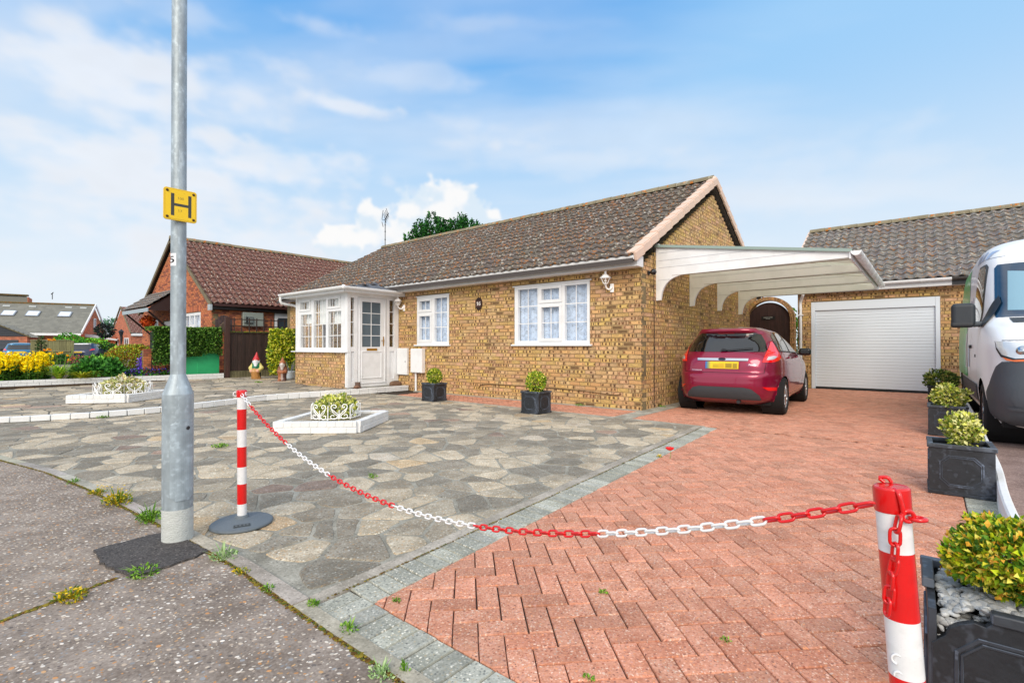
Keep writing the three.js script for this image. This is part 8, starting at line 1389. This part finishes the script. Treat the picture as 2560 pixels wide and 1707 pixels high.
{
  // close boarded fence and trees between the far houses
  const o = thing('garden_fence', 'pale green wooden fence before the long grey roofed house', 'fence'), r = rng(77), a = polar(-43.9, 46), b = polar(-41.4, 45), L = a.distanceTo(b), u = b.clone().sub(a).normalize(), ang = -Math.atan2(u.z, u.x);
  for (let s = 0; s < L; s += 0.2) { const p = a.clone().addScaledVector(u, s + 0.1), k = 0.85 + 0.3 * r(); part('board', box(0.19, 1.75, 0.03, 0, 0.875, 0, [0.27 * k, 0.26 * k, 0.11 * k]).rotateY(ang).translate(p.x, -0.25, p.z), M.wood, o); }
  for (const y of [0.5, 1.05]) part('rail', box(L, 0.09, 0.07, L / 2, y, 0.04, [0.32, 0.3, 0.15]).rotateY(ang).translate(a.x, -0.25, a.z), M.wood, o);
  part('cap', box(L, 0.05, 0.12, L / 2, 1.78, 0, [0.30, 0.29, 0.15]).rotateY(ang).translate(a.x, -0.25, a.z), M.wood, o); rebase(o, a.x, -0.25, a.z);
  const tree = (label, deg, dist, w, h, stem, n, size, cols, seed, bump = 0.5, flatY = 1) => { const t = thing('tree', label, 'tree'); part('crown', leaves(n, seed, size, cols, lumpy(0, stem + h / 2, 0, w / 2, h / 2 * flatY, w / 2, seed, 0.6, bump), 0.55), M.leaf, t); part('trunk', cyl(0.14, 0.06, stem + h * 0.5, 8, 0x4a3c2c), M.rubber, t); t.position.copy(polar(deg, dist)).setY(-0.25); return t; };
  tree('rounded green tree behind the pale fence', -41.6, 47.5, 1.7, 1.3, 0.9, 1100, 0.16, [0x3f8a1e, 0x54a028, 0x2f6f16, 0x6db838], 601, 0.4);
  tree('spreading bright green juniper above the dark blue car', -40.5, 49, 3.2, 1.15, 0.75, 1800, 0.18, [0x5aa01c, 0x74bb28, 0x438414, 0x8ccc3a], 602, 0.45);
  tree('grey green trees far between the two brick houses', -38.75, 75, 3.2, 3.9, 0.6, 900, 0.4, [0x55806a, 0x6a9478, 0x456f58], 603, 0.6);
  tree('dark green hedge bush right of the dark blue car', -39.0, 48, 1.5, 1.5, 0.1, 1000, 0.18, [0x2f5a22, 0x254a1a, 0x3d6c2a], 604, 0.25);
  tree('dark green bushes at the foot of the pale fence', -42.0, 44.5, 2.2, 0.7, 0.0, 900, 0.2, [0x2f5f20, 0x24501a, 0x3f7a2a], 605, 0.4);
  const sl = thing('slim_conifer', 'slim dark green conifer beside the pale fence end', 'tree'); part('crown', leaves(500, 61, 0.13, [0x2a4a22, 0x3a5a2a, 0x57552a], lumpy(0, 0.95, 0, 0.22, 1.0, 0.22, 9, 0.5, 0.3)), M.leaf, sl); part('trunk', cyl(0.08, 0.04, 1.6, 6, 0x3a2c20), M.rubber, sl); sl.position.copy(polar(-43.25, 44)).setY(-0.25);
  // dark green tree behind the bungalow's ridge: upright sprays with gaps
  const t = thing('conifer', 'dark green tree with ragged sprays rising behind the bungalow ridge', 'tree'), rr = rng(71), sprays = [];
  const base = V3(-15.5, 0, -19.5), spots = []; for (let i = 0; i < 34; i++) { const s = (i + 0.5) / 34, x = -4.0 + 8.2 * s + (rr() - 0.5) * 0.4, top = 8.5 - 0.55 * Math.abs(s - 0.45) * 3 - 0.9 * smooth(0.62, 1, s) - 0.8 * smooth(0.16, 0, s) - 0.5 * rr(); spots.push([x * 0.66, top, (rr() - 0.5) * 2.2, 0.30 + 0.28 * rr(), 0.9 + 0.9 * rr()]); }
  for (const [x, y, z, w, h] of spots) sprays.push(leaves(330, Math.floor((x + 9) * 1000), 0.15, [0x1f5a1e, 0x2c6c24, 0x17481a, 0x3a7c2a, 0x123c16], (q) => { const k = Math.pow(q(), 0.7), a = q() * 6.28, ww = w * (0.25 + 0.75 * k) * (0.6 + 0.6 * q()); return { p: V3(x * 1.0 + Math.cos(a) * ww, y - h * k, z + Math.sin(a) * ww), d: V3(Math.cos(a), 0.7, Math.sin(a)) }; }, 0.5));
  sprays.push(leaves(4200, 72, 0.2, [0x1f5a1e, 0x2c6c24, 0x17481a, 0x123c16], lumpy(0, 5.2, 0, 2.4, 2.4, 1.6, 8, 0.7, 0.4), 0.5));
  part('crown', sprays, M.leaf, t); part('trunk', cyl(0.3, 0.1, 6, 10, 0x3a2c20), M.rubber, t); for (let i = 0; i < 12; i++) { const [x, y, z] = spots[i * 2]; part('limb', tube([[0, 3, 0], [x * 0.5, (3 + y) / 2, z * 0.5], [x, y - 0.3, z]], 0.04, 8, 5, false, 0x3a2c20), M.rubber, t); }
  t.position.set(-19.6, 0, -18.8); t.rotation.y = YAW;
  const g = thing('garden_shrub', 'bright green shrub seen past the gate arch under the carport', 'shrub'); part('foliage', leaves(1600, 75, 0.13, [0x5fae1e, 0x7cc832, 0x468f18, 0x8fd444], lumpy(0, 1.3, 0, 0.9, 1.15, 0.9, 5, 0.6, 0.5)), M.leaf, g); part('stem', cyl(0.08, 0.04, 1.4, 6, 0x4a3826), M.rubber, g); g.position.set(-2.9, 0, -18.6);
}
{
  // two parked cars far left
  const farCar = (name, label, color, deg, dist, turn, roofC, H = 1.5, B = 0.88) => {
    const c = thing(name, label, 'car'), k = H / 1.5, sk = skin([[0.22, -0.2, -3.95, 0.74, 5], [0.36 * k, -0.03, -4.1, B, 4.6], [0.55 * k, 0, -4.12, B + 0.01, 4.4], [0.72 * k, -0.04, -4.05, B, 4.6], [0.9 * k, -0.10, -3.5, B - 0.02, 4.6], [1.0 * k, -0.18, -3.0, B - 0.06, 4.4], [1.2 * k, -0.36, -2.5, B - 0.16, 4.2], [1.36 * k, -0.48, -2.1, B - 0.24, 4.2], [1.43 * k, -0.52, -1.9, B - 0.30, 3.6], [1.48 * k, -0.9, -1.6, 0.4, 3], [H, -1.2, -1.4, 0.1, 2.5]]);
    const S = (s, y) => sk.onS(s, y), rear = (x, y) => sk.onX(x, y, 1), sd = (g) => { const f = (z, y) => sk.onZ(z, y, g); f.center = -2; return f; }; S.center = rear.center = -2;
    const ax = [-0.75, -3.25], ar = ax.map((z) => [z, 0.32, 0.36]);
    part('body', shell(sk, 0.22, H - 0.001, 50, 96, ar, 0xffffff), carPaint(color), c); part('underbody', span(-0.7, 0.7, 0.2, 0.42, -3.7, -0.3, 0x08080a), M.rubber, c);
    part('rear_window', patch(rear, [[-0.62, 1.0 * k], [0.62, 1.0 * k], [0.54, 1.33 * k], [-0.54, 1.33 * k]], 0.004, undefined, 0.12), M.tint, c);
    if (roofC) part('roof_panel', [patch((x, z) => { const e = 0.001; return [x, H + 0.012 - 0.05 * x * x - 0.02 * (z + 1.4) ** 2, z]; }, [[-0.55, -0.55], [0.55, -0.55], [0.5, -2.0], [-0.5, -2.0]], 0.0, roofC, 0.3), patch(rear, [[-0.56, 1.385 * k], [0.56, 1.385 * k], [0.5, 1.44 * k], [-0.5, 1.44 * k]], 0.03, roofC, 0.2)], M.gloss, c);
    for (const g of [1, -1]) { part('tail_light', patch((s, y) => S(s * g, y), [[0.62, 0.92 * k], [1.0, 0.98 * k], [1.02, 1.06 * k], [0.75, 1.07 * k]], 0.01, undefined, 0.12), M.lens, c); part('side_window', patch(sd(g), [[-0.75, 1.06 * k], [-1.0, 1.34 * k], [-1.9, 1.36 * k], [-2.6, 1.04 * k]], 0.004, undefined, 0.14), M.tint, c); part('mirror', rbox(0.2, 0.14, 0.12, 0.05, g * (B + 0.08), 1.02 * k, -2.45, 0x1a1c22), M.gloss, c); for (const z of ax) wheel(c, g * (B - 0.10), 0.32, z, 0.32, 0.2, g, 8); }
    part('number_plate', patch(rear, [[-0.26, 0.76 * k], [0.26, 0.76 * k], [0.26, 0.87 * k], [-0.26, 0.87 * k]], 0.012, 0xe6be12, 0.12), M.satin, c);
    part('bumper_insert', patch(rear, [[-0.6, 0.3], [0.6, 0.3], [0.6, 0.46], [-0.6, 0.46]], 0.008, 0x1a1c20, 0.12), M.rubber, c);
    const p = polar(deg, dist); c.position.set(p.x, -0.06, p.z); c.rotation.y = turn;
  };
  farCar('blue_car', 'bright blue hatchback before the dark garage door at far left', 0x1f6d96, -44.55, 47, 1.43, null, 1.44);
  farCar('dark_blue_car', 'dark blue car with white roof parked beyond the flower bed', 0x24304e, -41.0, 46, 1.02, 0xdfe1e4, 1.42, 0.9);
}
struct(part('far_road', slab([[-31, -3], [-31, -26], [-60, -40], [-60, 10], [-31, 6]], -0.17, 0.04, 0, 0xffffff), M.concrete, scene));
renderer.render(scene, camera);
